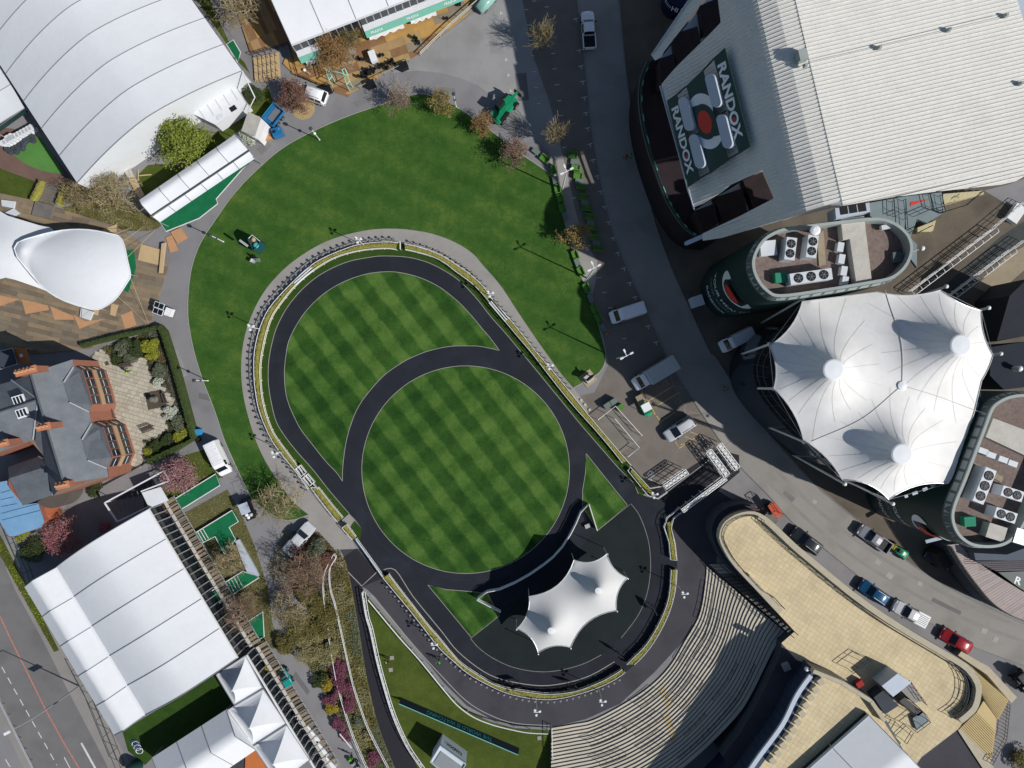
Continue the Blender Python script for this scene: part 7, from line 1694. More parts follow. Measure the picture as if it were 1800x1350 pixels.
veh('van', 1104,549,198, 'white', "white van parked across the shaded bays above the box truck", scale=0.97)
veh('luton', 1152,657,211, 'white', "white box truck with grey-green cargo body")
veh('mpv', 1196,754,213, 'silver', "silver-white van half in shade beside yellow hatching")
veh('van', 1297,597,207, 'white', "white van in deep shade between the near tower and the canopy", scale=0.95)
veh('suv', 1419,952,143, 'dark', "dark grey estate car below the terrace parapet", scale=1.05)
veh('pickup', 1539,948,145, 'grey', "dark grey pickup truck with the green mower behind it", scale=0.98)
veh('suv', 1538,1043,146, 'blue', "blue car parked in front of the silver pickup")
veh('pickup', 1603,1080,152, 'silver', "silver pickup with a white ribbed load bed cover", scale=1.0)
veh('car', 1682,1127,150, 'red', "red saloon car parked at the foot of the terrace", scale=1.08)
veh('pickup', 525,948,49, 'silver', "grey pickup with slatted load bed under the bare tree")
# slatted covers on two of the beds
for t in [o for o in bpy.data.objects if o.get('label') in ("silver pickup with a white ribbed load bed cover", "grey pickup with slatted load bed under the bare tree")]:
    c = 'white' if 'white' in t['label'] else 'silver'
    for k in range(7): MB().box((-1.68,-0.72 + 0.24 * k, 1.12),(1.86,0.17,0.05)).build("bed_slat", PAINTS[c], t)
# ---- special machines
def machine(name, label, cat, px, py, ang, group=None): return thing(name, label, cat, (*W2((px, py),0.6),0.02), radians(ang), group)
t = machine("telehandler", "green telehandler with raised boom at the lawn edge", "telehandler", 886,192,50)
G = PAINTS['green']
MB().loft(body_rings([(-2.2,0.8,0.9,1.0,0.7),(-1.9,1.0,1.1,1.3,0.85),(0.6,1.0,1.0,1.1,0.9),(1.9,0.95,0.8,0.9,0.8),(2.2,0.7,0.7,0.75,0.6)],0.45)).build("chassis", G, t); MB().box((-0.2,0.55,1.7),(1.4,0.85,1.3), taper=0.85).build("cab", MAT['windscreen'], t); MB().box((-0.2,0.55,2.38),(1.2,0.75,0.08)).build("cab_roof", MAT['trim'], t)
MB().bar((-2.0,-0.45,1.6),(1.7,-0.45,3.0),0.36,0.40).build("boom", G, t); MB().bar((1.6,-0.45,2.95),(2.3,-0.45,2.6),0.3,0.3).build("boom_head", G, t)
MB().box((2.4,-0.45,2.3),(0.2,1.2,0.8)).build("fork_carriage", MAT['trim'], t); MB().box((-0.9,-0.95,1.1),(1.6,0.3,0.7)).build("engine_cover", MAT['trim'], t)
for x in (-1.4,1.4):
    for y in (-0.95,0.95): wheel(t, x, y, 0.58,0.4)
t = machine("ride_on_mower", "bright green ride-on mower behind the dark grey pickup", "mower", 1580,968,-35); MB().loft(body_rings([(-1.1,0.35,0.7,0.75,0.3),(-0.3,0.42,0.8,0.85,0.36),(0.3,0.6,0.85,0.95,0.5),(1.2,0.55,0.8,0.9,0.45),(1.45,0.3,0.6,0.65,0.25)],0.35)).build("bonnet", G, t, smooth=True); MB().box((-0.1,0,1.05),(0.5,0.55,0.5), taper=0.8).build("seat", MAT['trim'], t); MB().box((-0.9,0,0.75),(0.6,0.6,0.25)).build("cutting_deck", M("mower_yellow", (0.4,0.38,0.03), obj=True), t)
for x, r in ((0.9,0.42),(-1.0,0.28)):
    for y in (-0.6,0.6): wheel(t, x, y, r, 0.25)
MB().bar((0.2,-0.5,0.9),(0.2,-0.5,1.9),0.06,0.06).build("roll_bar", MAT['trim'], t); MB().bar((0.2,0.5,0.9),(0.2,0.5,1.9),0.06,0.06).build("roll_bar", MAT['trim'], t); MB().bar((0.2,-0.5,1.9),(0.2,0.5,1.9),0.06,0.06).build("roll_bar", MAT['trim'], t)
t = machine("utility_buggy", "black open utility buggy with bags in its tray on the lane", "buggy", 436,893,112); MB().loft(body_rings([(-1.5,0.7,0.8,0.85,0.62),(0.4,0.75,0.7,0.75,0.68),(1.0,0.72,0.85,0.9,0.6),(1.5,0.55,0.65,0.7,0.45)],0.35)).build("body", PAINTS['black'], t); MB().box((0.15,0,1.85),(1.5,1.35,0.06)).build("roof", MAT['panel_blue'], t); MB().box((-1.1,0,0.98),(1.1,1.25,0.2)).build("tray", MAT['trim'], t)
for x, y in ((0.8,0.6),(0.8,-0.6),(-0.5,0.6),(-0.5,-0.6)): MB().bar((x, y, 0.8),(x, y, 1.85),0.06,0.06).build("roof_post", MAT['trim'], t); wheel(t, 1.05 if x > 0 else -1.05, y * 1.1,0.32,0.25)
for k, (x, y, c) in enumerate(((-1.2,0.2, 'white'),(-1.0,-0.3, 'silver'),(-0.8,0.3, 'white'))): MB().ball((x, y, 1.2),0.28,8,0.7,0.15).build("sack", PAINTS[c], t, smooth=True)
t = machine("utility_cart", "small cart with tan tray and green nose in the car park", "cart", 1132,712,-63); MB().box((-0.95,0,0.85),(1.3,1.3,0.5)).build("tray", M("tray_tan", (0.30,0.24,0.17), obj=True), t); MB().box((0.3,0,1.75),(1.1,1.25,0.07)).build("roof", PAINTS['white'], t); MB().loft(body_rings([(-1.6,0.6,0.5,0.55,0.5),(0.6,0.62,0.6,0.65,0.55),(1.3,0.6,0.8,0.85,0.45),(1.7,0.4,0.6,0.65,0.3)],0.3)).build("body", G, t)
for x, y in ((0.8,0.55),(0.8,-0.55),(-0.2,0.55),(-0.2,-0.55)): MB().bar((x, y, 0.6),(x, y, 1.75),0.05,0.05).build("roof_post", MAT['trim'], t); wheel(t, 1.1 if x > 0 else -1.0, y * 1.1,0.28,0.22)
t = machine("tracked_lift", "orange access lift beside the timber steps of the terrace", "lift", 1356,893,-55); OR = paint("paint_orange", (0.55,0.09,0.03)); MB().box((0,0,0.5),(1.6,0.9,0.5)).build("chassis", MAT['trim'], t); MB().box((0.1,0,1.55),(2.0,1.0,0.10)).build("platform", OR, t)
for y in (-0.48,0.48):
    for z in (1.95,2.45): MB().bar((-0.9, y, z),(1.1, y, z),0.07,0.07).build("guard_rail", OR, t)
for x in (-0.9,1.1):
    MB().bar((x, -0.48,2.45),(x, 0.48,2.45),0.07,0.07).build("guard_rail", OR, t)
    for y in (-0.48,0.48): MB().bar((x, y, 1.55),(x, y, 2.45),0.06,0.06).build("guard_post", OR, t)
for s_ in (-1,1): MB().bar((-0.7,0.3,1.02 + 0.45 * s_),(0.8,0.3,1.02 - 0.45 * s_),0.08,0.08).build("scissor_arm", OR, t)
for x in (-0.6,0.6):
    for y in (-0.42,0.42): wheel(t, x, y, 0.25,0.2)
BLU = paint("paint_machine_blue", (0.012,0.16,0.36))
t = machine("blue_skip_trailer", "blue open-topped trailer beside the wooden shed on the lane", "trailer", 484,206,52); MB().box((0,0,0.9),(2.6,1.7,0.12)).build("floor", BLU, t)
for y in (-0.85,0.85): MB().box((0, y, 1.2),(2.6,0.08,0.6)).build("side", BLU, t)
for x in (-1.3,1.3): MB().box((x, 0,1.2),(0.08,1.6,0.6)).build("end", BLU, t)
MB().box((0.1,0,1.02),(1.9,1.2,0.1)).build("load_sheet", M("load_grey", (0.16,0.18,0.2), obj=True), t); MB().box((0.1,1.02,1.25),(2.6,0.24,0.3)).build("toolbox", M("toolbox_cyan", (0.03,0.28,0.45), obj=True), t)
for x in (-0.5,0.5):
    for y in (-0.75,0.75): wheel(t, x, y, 0.34,0.2)
t = machine("blue_generator", "squat blue generator unit below the blue trailer", "generator", 489,234,20); MB().box((0,0,0.75),(1.5,1.2,1.1), taper=0.92).build("casing", BLU, t); MB().box((0,0,0.15),(1.3,1.0,0.3)).build("skid", MAT['trim'], t); MB().cyl((0.4,0.2,1.3),(0.4,0.2,1.5),0.08,8).build("exhaust", MAT['steel'], t); MB().box((-0.35,0.1,1.32),(0.5,0.4,0.06)).build("hatch", MAT['trim'], t)
t = machine("solar_lighting_tower", "solar lighting tower trailer with black panels by the garden hedge", "lighting tower", 288,545,-20); MB().box((0.9,0,0.7),(0.9,1.1,0.9)).build("cabinet", PAINTS['white'], t); MB().box((0,0,0.5),(2.4,0.2,0.15)).build("chassis", MAT['steel'], t)
for y, x in ((0.42,-0.45),(-0.42,-0.3)):
    f_ = MB().box((x, y, 1.35),(1.45,0.82,0.05)).build("solar_frame", PAINTS['white'], t)
    for k in (-1,1): MB().box((x + k * 0.34, y, 1.385),(0.62,0.70,0.02)).build("solar_panel", MAT['windscreen'], f_)
MB().cyl((0.3,0,0.5),(0.3,0,1.4),0.06,8).build("mast", MAT['steel'], t)
for y in (-0.5,0.5): wheel(t, 0.2, y, 0.28,0.18)
t = machine("mint_milk_float", "mint green small truck by the top of the plywood deck", "truck", 857,2,48); MN = paint("paint_mint", (0.30,0.55,0.47)); MB().loft(body_rings([(-1.8,0.7,0.9,1.3,0.6),(-0.4,0.75,0.9,1.6,0.6),(0.5,0.75,0.9,1.5,0.58),(1.0,0.74,0.85,0.9,0.6),(1.6,0.5,0.6,0.65,0.4)],0.3)).build("body", MN, t, smooth=True)
MB().add([(0.55,-0.5,1.5),(0.55,0.5,1.5),(1.0,0.52,0.97),(1.0,-0.52,0.97)],[(3,2,1,0)]).build("windscreen", MAT['windscreen'], t)
for x in (-1.1,1.0):
    for y in (-0.65,0.65): wheel(t, x, y, 0.3,0.18)
t = machine("green_dumper", "small teal dumper beside the veranda steps", "dumper", 502,1190,-60); TL = paint("paint_teal", (0.01,0.30,0.26)); MB().loft(body_rings([(-1.2,0.5,0.7,0.75,0.4),(0.0,0.55,0.7,0.8,0.45),(0.4,0.6,0.9,1.0,0.55),(1.2,0.55,0.8,0.85,0.5)],0.3)).build("body", TL, t); MB().box((-0.5,0,1.2),(0.5,0.6,0.7), taper=0.8).build("seat", MAT['trim'], t); MB().box((0.8,0,1.05),(0.9,1.0,0.2)).build("skip", TL, t)
for x in (-0.8,0.8):
    for y in (-0.55,0.55): wheel(t, x, y, 0.34,0.25)
t = machine("grey_tipper", "pale grey plant machine at the foot of the yellow stairs", "machine", 1795,1196,-55); MB().box((0,0,1.0),(3.0,1.6,0.6)).build("chassis", MAT['trim'], t); MB().box((-0.6,0.2,1.9),(1.3,1.1,1.2), taper=0.85).build("cab", PAINTS['silver'], t); MB().box((0.9,0,1.6),(1.1,1.3,0.5)).build("engine_cover", PAINTS['silver'], t); MB().bar((0.2,-0.7,1.6),(2.2,-0.7,2.4),0.2,0.2).build("arm", PAINTS['silver'], t)
for x in (-1.0,1.0):
    for y in (-0.8,0.8): wheel(t, x, y, 0.42,0.3)
smallbox(1227,529,(1.5,1.4,1.9), radians(18),0, "white_booth", "pale blue-white cabinet at the foot of the near tower", "cabinet", MAT['ac'])
t = machine("scissor_platform", "pale steel access platform under the canopy corner", "platform", 1357,737,-62); MB().box((0,0,3.0),(4.0,1.1,0.12)).build("deck", MAT['steel'], t); MB().box((0,0,0.4),(2.4,1.0,0.6)).build("chassis", MAT['trim'], t); MB().bar((-1.4,0,0.7),(1.4,0,2.9),0.2,0.2).build("scissor_arm", MAT['steel'], t); MB().bar((1.4,0,0.7),(-1.4,0,2.9),0.2,0.2).build("scissor_arm", MAT['steel'], t)
for y in (-0.55,0.55):
    for z in (3.5,4.0): MB().bar((-2, y, z),(2, y, z),0.07,0.07).build("guard_rail", MAT['panel_blue'], t)
    for k in range(6): MB().bar((-2 + 0.8 * k, y, 3.0),(-2 + 0.8 * k, y, 4.0),0.06,0.06).build("guard_post", MAT['panel_blue'], t)
for x in (-2,2): MB().bar((x, -0.55,4.0),(x, 0.55,4.0),0.07,0.07).build("guard_rail", MAT['panel_blue'], t)
veh('suv', 1652,985,150, 'black', "dark vehicle hidden in the shade under the boardwalk", scale=0.85)
# ================================================================ trees, shrubs, bedding
MAT['bark'] = M("bark_grey_brown", (0.17,0.135,0.095), var=0.25, scale=3, obj=True)
MAT['bark_pale'] = M("bark_pale", (0.34,0.30,0.23), var=0.2, scale=3, obj=True)
MAT['twig_olive'] = M("twig_olive", (0.35,0.285,0.165), var=0.25, scale=3, obj=True)
MAT['twig_brown'] = M("twig_brown", (0.25,0.175,0.12), var=0.25, scale=3, obj=True)
MAT['birch'] = M("birch_white", (0.62,0.58,0.52), var=0.12, scale=3, obj=True)
LEAF = {k: M("leaf_" + k, a, c2=b, scale=0.9, scale2=7, rough=0.7, obj=True, contrast=(0.32,0.68)) for k, (a, b) in {
    'green': ((0.085,0.13,0.012),(0.27,0.31,0.045)), 'yellow': ((0.19,0.135,0.03),(0.38,0.28,0.08)), 'orange': ((0.20,0.105,0.03),(0.36,0.20,0.07)), 'redbrown': ((0.115,0.055,0.038),(0.24,0.12,0.085)), 'pinkbrown': ((0.15,0.09,0.065),(0.27,0.175,0.13)), 'pink': ((0.26,0.11,0.12),(0.47,0.25,0.27)), 'rose': ((0.27,0.075,0.095),(0.46,0.18,0.20)), 'olive': ((0.075,0.068,0.016),(0.20,0.17,0.045)), 'dkgreen': ((0.020,0.036,0.010),(0.065,0.085,0.024)), 'lime': ((0.15,0.17,0.015),(0.34,0.35,0.03)), 'greygreen': ((0.07,0.085,0.05),(0.17,0.19,0.12)), 'magenta': ((0.11,0.028,0.055),(0.25,0.085,0.12)), 'white': ((0.30,0.34,0.25),(0.62,0.64,0.55)), 'straw': ((0.16,0.14,0.055),(0.31,0.28,0.13)), 'gold': ((0.21,0.15,0.012),(0.40,0.30,0.03))}.items()}
def grow(rng, p, d, L, r, lev, maxlev, out, spread, upw, kids):
    n = 3; pts = [p.copy()]; rr = [r]; q = p.copy(); dd = d.copy()
    for i in range(n):
        dd = (dd + Vector((rng.uniform(-1,1), rng.uniform(-1,1), rng.uniform(-0.6,0.8))) * 0.20 + Vector((0,0, upw * 0.12))).normalized()
        q = q + dd * (L / n); pts.append(q.copy()); rr.append(r * (1 - 0.55 * (i + 1) / n))
    out.append((lev, pts, rr))
    if lev >= maxlev: return
    k = kids[min(lev, len(kids) - 1)]
    for i in range(k):
        f = 0.35 + 0.65 * (i + rng.random() * 0.6) / k; j = min(n - 1, int(f * n)); b = pts[j].lerp(pts[j + 1], f * n - j if f * n - j <= 1 else 1)
        a = rng.random() * 6.283; s_ = dd.orthogonal().normalized(); t_ = dd.cross(s_)
        nd = (dd * (1 - spread * 0.55) + (s_ * cos(a) + t_ * sin(a)) * spread * rng.uniform(0.7,1.25)).normalized()
        grow(rng, b, nd, L * rng.uniform(0.52,0.78), r * 0.5, lev + 1, maxlev, out, spread, upw, kids)
def tree(px, py, h, label, seed, bark='bark', leaf=None, nleaf=0, lsize=0.14, spread=0.8, upw=0.5, kids=(7,5,4,3), maxlev=4, trunk=0.28, lean=(0,0), r0=None, name="tree", twig=None, droop=0.0, clump=0.28, thin=1.0):
    rng = random.Random(seed); base = W(px, py, 0); out = []; r = r0 or h * 0.022
    t = thing(name, label, "tree", (base.x, base.y, 0))
    d = Vector((lean[0], lean[1],1)).normalized(); tl = h * trunk
    grow(rng, Vector((0,0,-0.05)), d, tl, r, 0,0,[],0,0,(0,))
    tp = [Vector((0,0,-0.05)), d * tl * 0.5 + Vector((rng.uniform(-.05, .05), rng.uniform(-.05, .05),0)), d * tl]
    MB().tube(tp, [r * 1.25, r, r * 0.85],8).build("trunk", MAT[bark], t, smooth=True)
    for i in range(kids[0]):
        a = 6.283 * (i + rng.random() * 0.7) / kids[0]; el = rng.uniform(0.25,1.0) if i else 1.6
        nd = Vector((cos(a) * spread, sin(a) * spread, el + upw * 0.5)).normalized()
        grow(rng, d * tl * rng.uniform(0.8,1.0), nd, h * (1 - trunk) * rng.uniform(0.42,0.6), r * 0.55,1, maxlev, out, spread, upw, kids)
    mb = MB(); tips = []
    for lev, pts, rr in out:
        if droop: pts = [p - Vector((0,0, droop * (p.xy.length / h) ** 2 * h)) for p in pts]
        mb.tube(pts, [max(0.016, q * thin * 1.25) for q in rr],5 if lev < 2 else 3, cap=False)
        if lev >= maxlev - 1: tips += pts[1:]
    mb.build("branches", MAT[twig or bark], t)
    if leaf and nleaf:
        lb = MB()
        for _ in range(nleaf):
            p = rng.choice(tips) + Vector((rng.gauss(0, clump), rng.gauss(0, clump), rng.gauss(0, clump))); s_ = lsize * rng.uniform(0.6,1.3); a = rng.random() * 6.28
            u = Vector((cos(a), sin(a), rng.uniform(-0.7,0.7))).normalized() * s_; v = u.cross(Vector((rng.uniform(-0.6,0.6), rng.uniform(-0.6,0.6),1))).normalized() * s_ * 0.62
            lb.add([p - u, p + v, p + u, p - v],[(0,1,2,3)])
        lb.build("crown", LEAF[leaf], t)
    return t
tree(340,262,7.2, "bright yellow-green leafy tree behind the lane marquee", 1, leaf='green', nleaf=9000, lsize=0.15, spread=1.0, upw=0.25, clump=0.30, kids=(9,5,4,3))
tree(438,30,8.5, "bare pale-twigged tree on the brown terrace", 2, bark='twig_olive', spread=1.0, upw=0.5, kids=(9,5,5,3), leaf='straw', nleaf=400, lsize=0.07, thin=1.2)
tree(215,345,7.0, "wide bare drooping tree in front of the big marquee end wall", 3, bark='twig_olive', spread=1.3, upw=0.0, kids=(11,5,4,3), droop=0.35, leaf='olive', nleaf=2600, lsize=0.06, thin=1.1)
tree(150,345,4.5, "low bare olive shrub-tree beside the stretch tent", 31, bark='twig_olive', spread=1.3, upw=0.0, kids=(11,6,5,4), leaf='olive', nleaf=3000, lsize=0.06, trunk=0.12)
tree(530,178,5.0, "red-brown leaved tree over the white passenger van", 4, leaf='redbrown', nleaf=4200, lsize=0.085, spread=0.9, upw=0.4, clump=0.25, twig='twig_brown')
tree(707,184,4.2, "small pinkish tree at the top edge of the lawn", 5, bark='bark_pale', leaf='pinkbrown', nleaf=1700, lsize=0.07, spread=0.75, clump=0.22)
tree(778,190,3.9, "small pale yellow tree at the top edge of the lawn", 6, leaf='yellow', nleaf=1500, lsize=0.08, spread=0.7, clump=0.2)
tree(848,226,3.6, "small golden tree next to the green telehandler", 7, leaf='orange', nleaf=1500, lsize=0.08, spread=0.7, clump=0.2)
tree(903,276,4.4, "russet tree at the corner where the lawn meets the green seats", 8, leaf='pinkbrown', nleaf=2400, lsize=0.085, spread=0.85, clump=0.24)
tree(952,86,6.2, "slim bare tree standing in the grandstand shadow line", 9, bark='twig_olive', spread=0.36, upw=0.9, kids=(9,5,4,3), trunk=0.25, leaf='straw', nleaf=500, lsize=0.05)
tree(976,251,6.2, "slim bare tree in a ring of soil by the green seats", 10, bark='twig_olive', spread=0.36, upw=0.9, kids=(9,5,4,3), trunk=0.25, leaf='straw', nleaf=350, lsize=0.05)
tree(1010,418,4.4, "small round yellow tree among the shaded green seats", 11, leaf='yellow', nleaf=1800, lsize=0.085, spread=0.65, clump=0.2)
tree(328,830,4.7, "pale pink blossom tree between the garden hedge and the carpet strip", 12, leaf='pink', nleaf=3600, lsize=0.085, spread=1.0, upw=0.2, clump=0.28, twig='twig_brown', kids=(9,5,4,3))
tree(122,938,5.0, "rose-pink blossom tree in the dark yard behind the house", 13, leaf='rose', nleaf=3200, lsize=0.085, spread=1.0, upw=0.2, clump=0.2, twig='twig_brown', kids=(8,5,4,3))
tree(505,880,7.0, "spreading bare tree casting twiggy shade on the lane and lawn corner", 14, bark='twig_olive', spread=1.0, upw=0.15, kids=(10,5,4,3), leaf='olive', nleaf=700, lsize=0.06, droop=0.1)
tree(548,1000,7.0, "brown bare tree over the shrub bed beside the grey pickup", 15, bark='twig_brown', twig='twig_brown', spread=1.0, upw=0.2, kids=(10,5,4,3), leaf='redbrown', nleaf=900, lsize=0.06)
tree(415,980,4.8, "small bare tree trapped between the green carpet stairs", 16, bark='twig_olive', spread=0.9, upw=0.3, kids=(9,5,5,4))
tree(592,108,5.2, "orange-brown leafy tree on the plywood deck", 17, leaf='orange', nleaf=3600, lsize=0.085, spread=0.75, clump=0.26, twig='twig_brown')
tree(617,75,4.2, "dark brown bushy tree against the marquee windows", 18, leaf='olive', nleaf=3000, lsize=0.08, spread=0.85, clump=0.25, twig='twig_brown')
tree(615,112,4.2, "white-stemmed bare birch on the plywood deck", 19, bark='birch', twig='bark_pale', spread=0.9, upw=0.3, kids=(7,4,4,3))
tree(435,1062,5.5, "brown bare tree in front of the window marquee", 20, bark='twig_brown', spread=1.0, upw=0.25, kids=(10,5,4,3), leaf='redbrown', nleaf=500, lsize=0.06)
tree(520,1065,6.0, "tangled bare tree above the olive shrubs", 21, bark='twig_olive', spread=1.1, upw=0.15, kids=(10,5,4,3), leaf='olive', nleaf=900, lsize=0.06)
def bush(px, py, r, h, leaf, label, seed, n=None, name="shrub", cat="shrub", ls=0.09, group=None):
    rng = random.Random(seed); b = W(px, py, 0); t = thing(name, label, cat, (b.x, b.y, 0),0, group)
    st = MB()
    for k in range(7):
        a = k * 0.9 + rng.random(); st.tube([(0,0,0),(cos(a) * r * 0.35, sin(a) * r * 0.35, h * 0.45),(cos(a) * r * 0.6, sin(a) * r * 0.6, h * 0.7)],[0.03,0.02,0.01],4, cap=False)
    st.build("stems", MAT['twig_brown'], t); lb = MB(); lumps = [(rng.uniform(-.6, .6) * r, rng.uniform(-.6, .6) * r, h * rng.uniform(0.45,0.8), r * rng.uniform(0.3,0.55)) for _ in range(9)]
    for _ in range(n or int(900 * r * r + 250)):
        cx, cy, cz, cr = rng.choice(lumps); th = rng.random() * 6.283; ph = math.acos(rng.uniform(-0.3,1)); q = cr * rng.uniform(0.75,1.08)
        p = Vector((cx + q * sin(ph) * cos(th), cy + q * sin(ph) * sin(th), max(0.03, cz * 0.8 + q * 0.75 * cos(ph)))); s_ = ls * rng.uniform(0.6,1.3); a = rng.random() * 6.28
        u = Vector((cos(a), sin(a), rng.uniform(-0.6,0.6))).normalized() * s_; v = u.cross(Vector((rng.uniform(-0.5,0.5), rng.uniform(-0.5,0.5),1))).normalized() * s_ * 0.65; lb.add([p - u, p + v, p + u, p - v],[(0,1,2,3)])
    lb.build("foliage", LEAF[leaf], t); return t
# garden beds of the house
for k, (px, py, r, h, lf, lb) in enumerate(((215,614,1.3,1.0, 'greygreen', "grey-green shrub at the top of the garden bed"),(232,624,1.2,1.0, 'greygreen', "soft grey-green shrub behind the upper bench"),(245,612,1.4,1.1, 'dkgreen', "dark shrub with a red bloom near the hedge corner"),(268,604,1.3,1.2, 'lime', "bright lime shrub in the hedge corner"),(272,622,1.1,1.0, 'lime', "lime shrub next to the patio corner"),(208,636,0.9,0.7, 'dkgreen', "low dark shrub beside the patio notch"),(284,650,1.2,1.0, 'greygreen', "tall grey-green shrub along the lane hedge"),(280,672,0.8,0.7, 'white', "white-flowered clump beside the hedge"),(300,728,1.1,0.9, 'white', "white-flowered shrub beyond the bench"),(312,745,1.2,1.0, 'greygreen', "grey shrub near the lower hedge corner"),(320,765,1.2,1.0, 'lime', "yellow-green shrub in the lower hedge corner"),(296,775,1.1,0.8, 'dkgreen', "dark low shrub below the patio bench"),(275,785,1.1,0.8, 'dkgreen', "dark rounded shrub at the patio end"),(262,794,0.9,0.7, 'lime', "small lime shrub at the lower patio edge"),(225,606,1.0,0.8, 'dkgreen', "dark clump under the garden hedge"))):
    bush(px, py, r, h, lf, lb, 100 + k, group="garden bed shrubs")
# shrub bed by the black path
for k, (px, py, r, h, lf, lb) in enumerate(((560,960,1.8,1.6, 'greygreen', "grey-green rounded shrub at the head of the bed"),(575,980,1.6,1.4, 'redbrown', "russet shrub beside the hooked white rail"),(535,975,1.8,1.5, 'redbrown', "russet shrub below the grey pickup"),(548,1050,2.2,1.8, 'olive', "large olive shrub in the middle of the bed"),(570,1090,2.2,1.8, 'olive', "large olive shrub against the lane-side rail"),(530,1100,2.4,1.9, 'olive', "broad olive shrub on the lane edge"),(550,1135,2.3,1.7, 'straw', "straw-coloured shrub below the olive clump"),(510,1130,1.9,1.5, 'olive', "olive shrub near the teal dumper"),(575,1145,1.8,1.4, 'straw', "straw-coloured shrub near the rail bend"),(480,1170,1.1,1.1, 'gold', "golden shrub beside the veranda"),(564,1192,1.2,1.0, 'dkgreen', "dark green shrub among golden leaves"),(578,1200,1.1,0.9, 'gold', "golden shrub at the lane side of the bed"),(590,1168,1.0,1.0, 'magenta', "magenta shrub at the top of the pink row"),(600,1180,1.5,1.3, 'magenta', "large magenta shrub between the two white rails"),(606,1205,1.5,1.3, 'magenta', "magenta shrub in the middle of the pink row"),(614,1232,1.3,1.1, 'magenta', "magenta shrub near the bed's narrowing"),(580,1225,1.1,0.9, 'magenta', "magenta shrub spilling towards the lane"),(586,1243,1.0,0.9, 'gold', "golden clump beside the spilling magenta shrub"),(597,1268,1.2,1.0, 'magenta', "rounded magenta shrub on the lane edge"),(607,1292,0.8,0.8, 'magenta', "small magenta shrub by the handcart"),(662,1330,1.2,1.0, 'magenta', "plum shrub beside the black path at the bed's end"),(645,1290,0.9,0.6, 'straw', "straw clump between the rails"),(632,1265,0.9,0.6, 'greygreen', "grey clump between the rails"))):
    bush(px, py, r, h, lf, lb, 200 + k, group="shrubs along the railed bed")
bush(447,168,1.6,1.5, 'dkgreen', "dark green shrub beside the timber ramp", 300); bush(437,246,1.2,1.1, 'white', "white-flowering shrub beside the wooden shed", 301); bush(45,935,1.2,1.0, 'lime', "lime shrub in the dark yard", 302); bush(65,965,2.0,1.4, 'dkgreen', "dark shrub in the yard by the road fence", 303); bush(185,925,0.8,0.8, 'rose', "small crimson shrub beside the marquee corner", 304); bush(1790,1330,1.6,1.4, 'olive', "olive shrub at the foot of the yellow stairs", 305); bush(300,895,1.0,0.8, 'redbrown', "russet shrub under the pink blossom tree", 306)
bush(565,75,1.0,1.6, 'white', "pale variegated shrub at the marquee corner", 307); bush(170,860,1.3,0.9, 'dkgreen', "dark low shrub in the shade of the house", 308)
# ground cover: uncounted small leaves of the beds, litter on the grass strips
def cover(outline, n, leafs, label, zmax=0.3, ls=0.08, seed=5, name="ground_cover"):
    rng = random.Random(seed); P = WL(outline); xs = [p[0] for p in P]; ys = [p[1] for p in P]; mb = MB(); c = 0
    while c < n:
        x, y = rng.uniform(min(xs), max(xs)), rng.uniform(min(ys), max(ys))
        if not inpoly((x, y), P): continue
        c += 1; k = mnoise.noise(Vector((x * 0.35, y * 0.35, seed))); mb.mi = 0 if k > 0.12 else (1 if k > -0.2 else len(leafs) - 1)
        p = Vector((x, y, rng.uniform(0.03, zmax))); s_ = ls * rng.uniform(0.6,1.5); a = rng.random() * 6.28; u = Vector((cos(a), sin(a), rng.uniform(-0.7,0.7))).normalized() * s_; v = u.cross(Vector((rng.uniform(-0.5,0.5), rng.uniform(-0.5,0.5),1))).normalized() * s_ * 0.6; mb.add([p - u, p + v, p + u, p - v],[(0,1,2,3)])
    o = stuff(tag(mb.build(name, [LEAF[l] for l in leafs]), label, "plants")); return o
cover(BED, 16000,['straw', 'olive', 'greygreen'], "low straw and olive ground cover filling the railed shrub bed", 0.35,0.085)
cover([(318,905),(400,860),(425,905),(448,960),(470,1030),(480,1100),(505,1140),(450,1140),(360,1010),(330,960)],5000,['straw', 'olive', 'straw'], "dry tufted grass between the carpet platforms", 0.12,0.07,6)
cover([(110,365),(200,350),(245,372),(278,380),(285,395),(262,406),(205,403),(150,385)],3000,['olive', 'straw', 'olive'], "tufted olive grass behind the stretch tent", 0.15,0.07,7)
cover([(177,612),(280,578),(336,772),(257,815),(257,796),(253,775),(298,757),(288,726),(311,714),(292,676),(272,681),(257,627),(202,640),(194,625)],5000,['greygreen', 'dkgreen', 'olive'], "mixed low planting in the garden beds", 0.3,0.08,8)
cover([(500,930),(560,935),(590,965),(600,985),(560,1060),(500,1050),(470,1000)],5000,['redbrown', 'olive', 'straw'], "russet ground cover beneath the brown bare tree", 0.25,0.08,9)
cover([(0,940),(6,950),(104,1143),(95,1146),(-40,905),(-40,850)],1500,['lime', 'olive', 'lime'], "weedy verge beside the main road", 0.12,0.07,10)
cover(circle((322,835),46,20),700,['pink', 'pink', 'rose'], "fallen pink petals scattered beneath the blossom tree", 0.06,0.05,11, "fallen_petals")
cover(circle((700,185),26,16),160,['redbrown', 'orange', 'redbrown'], "fallen brown leaves beneath the small pinkish tree", 0.06,0.05,12, "fallen_leaves")
cover(circle((848,222),26,16),180,['orange', 'yellow', 'orange'], "fallen golden leaves beneath the small golden tree", 0.06,0.05,13, "fallen_leaves")
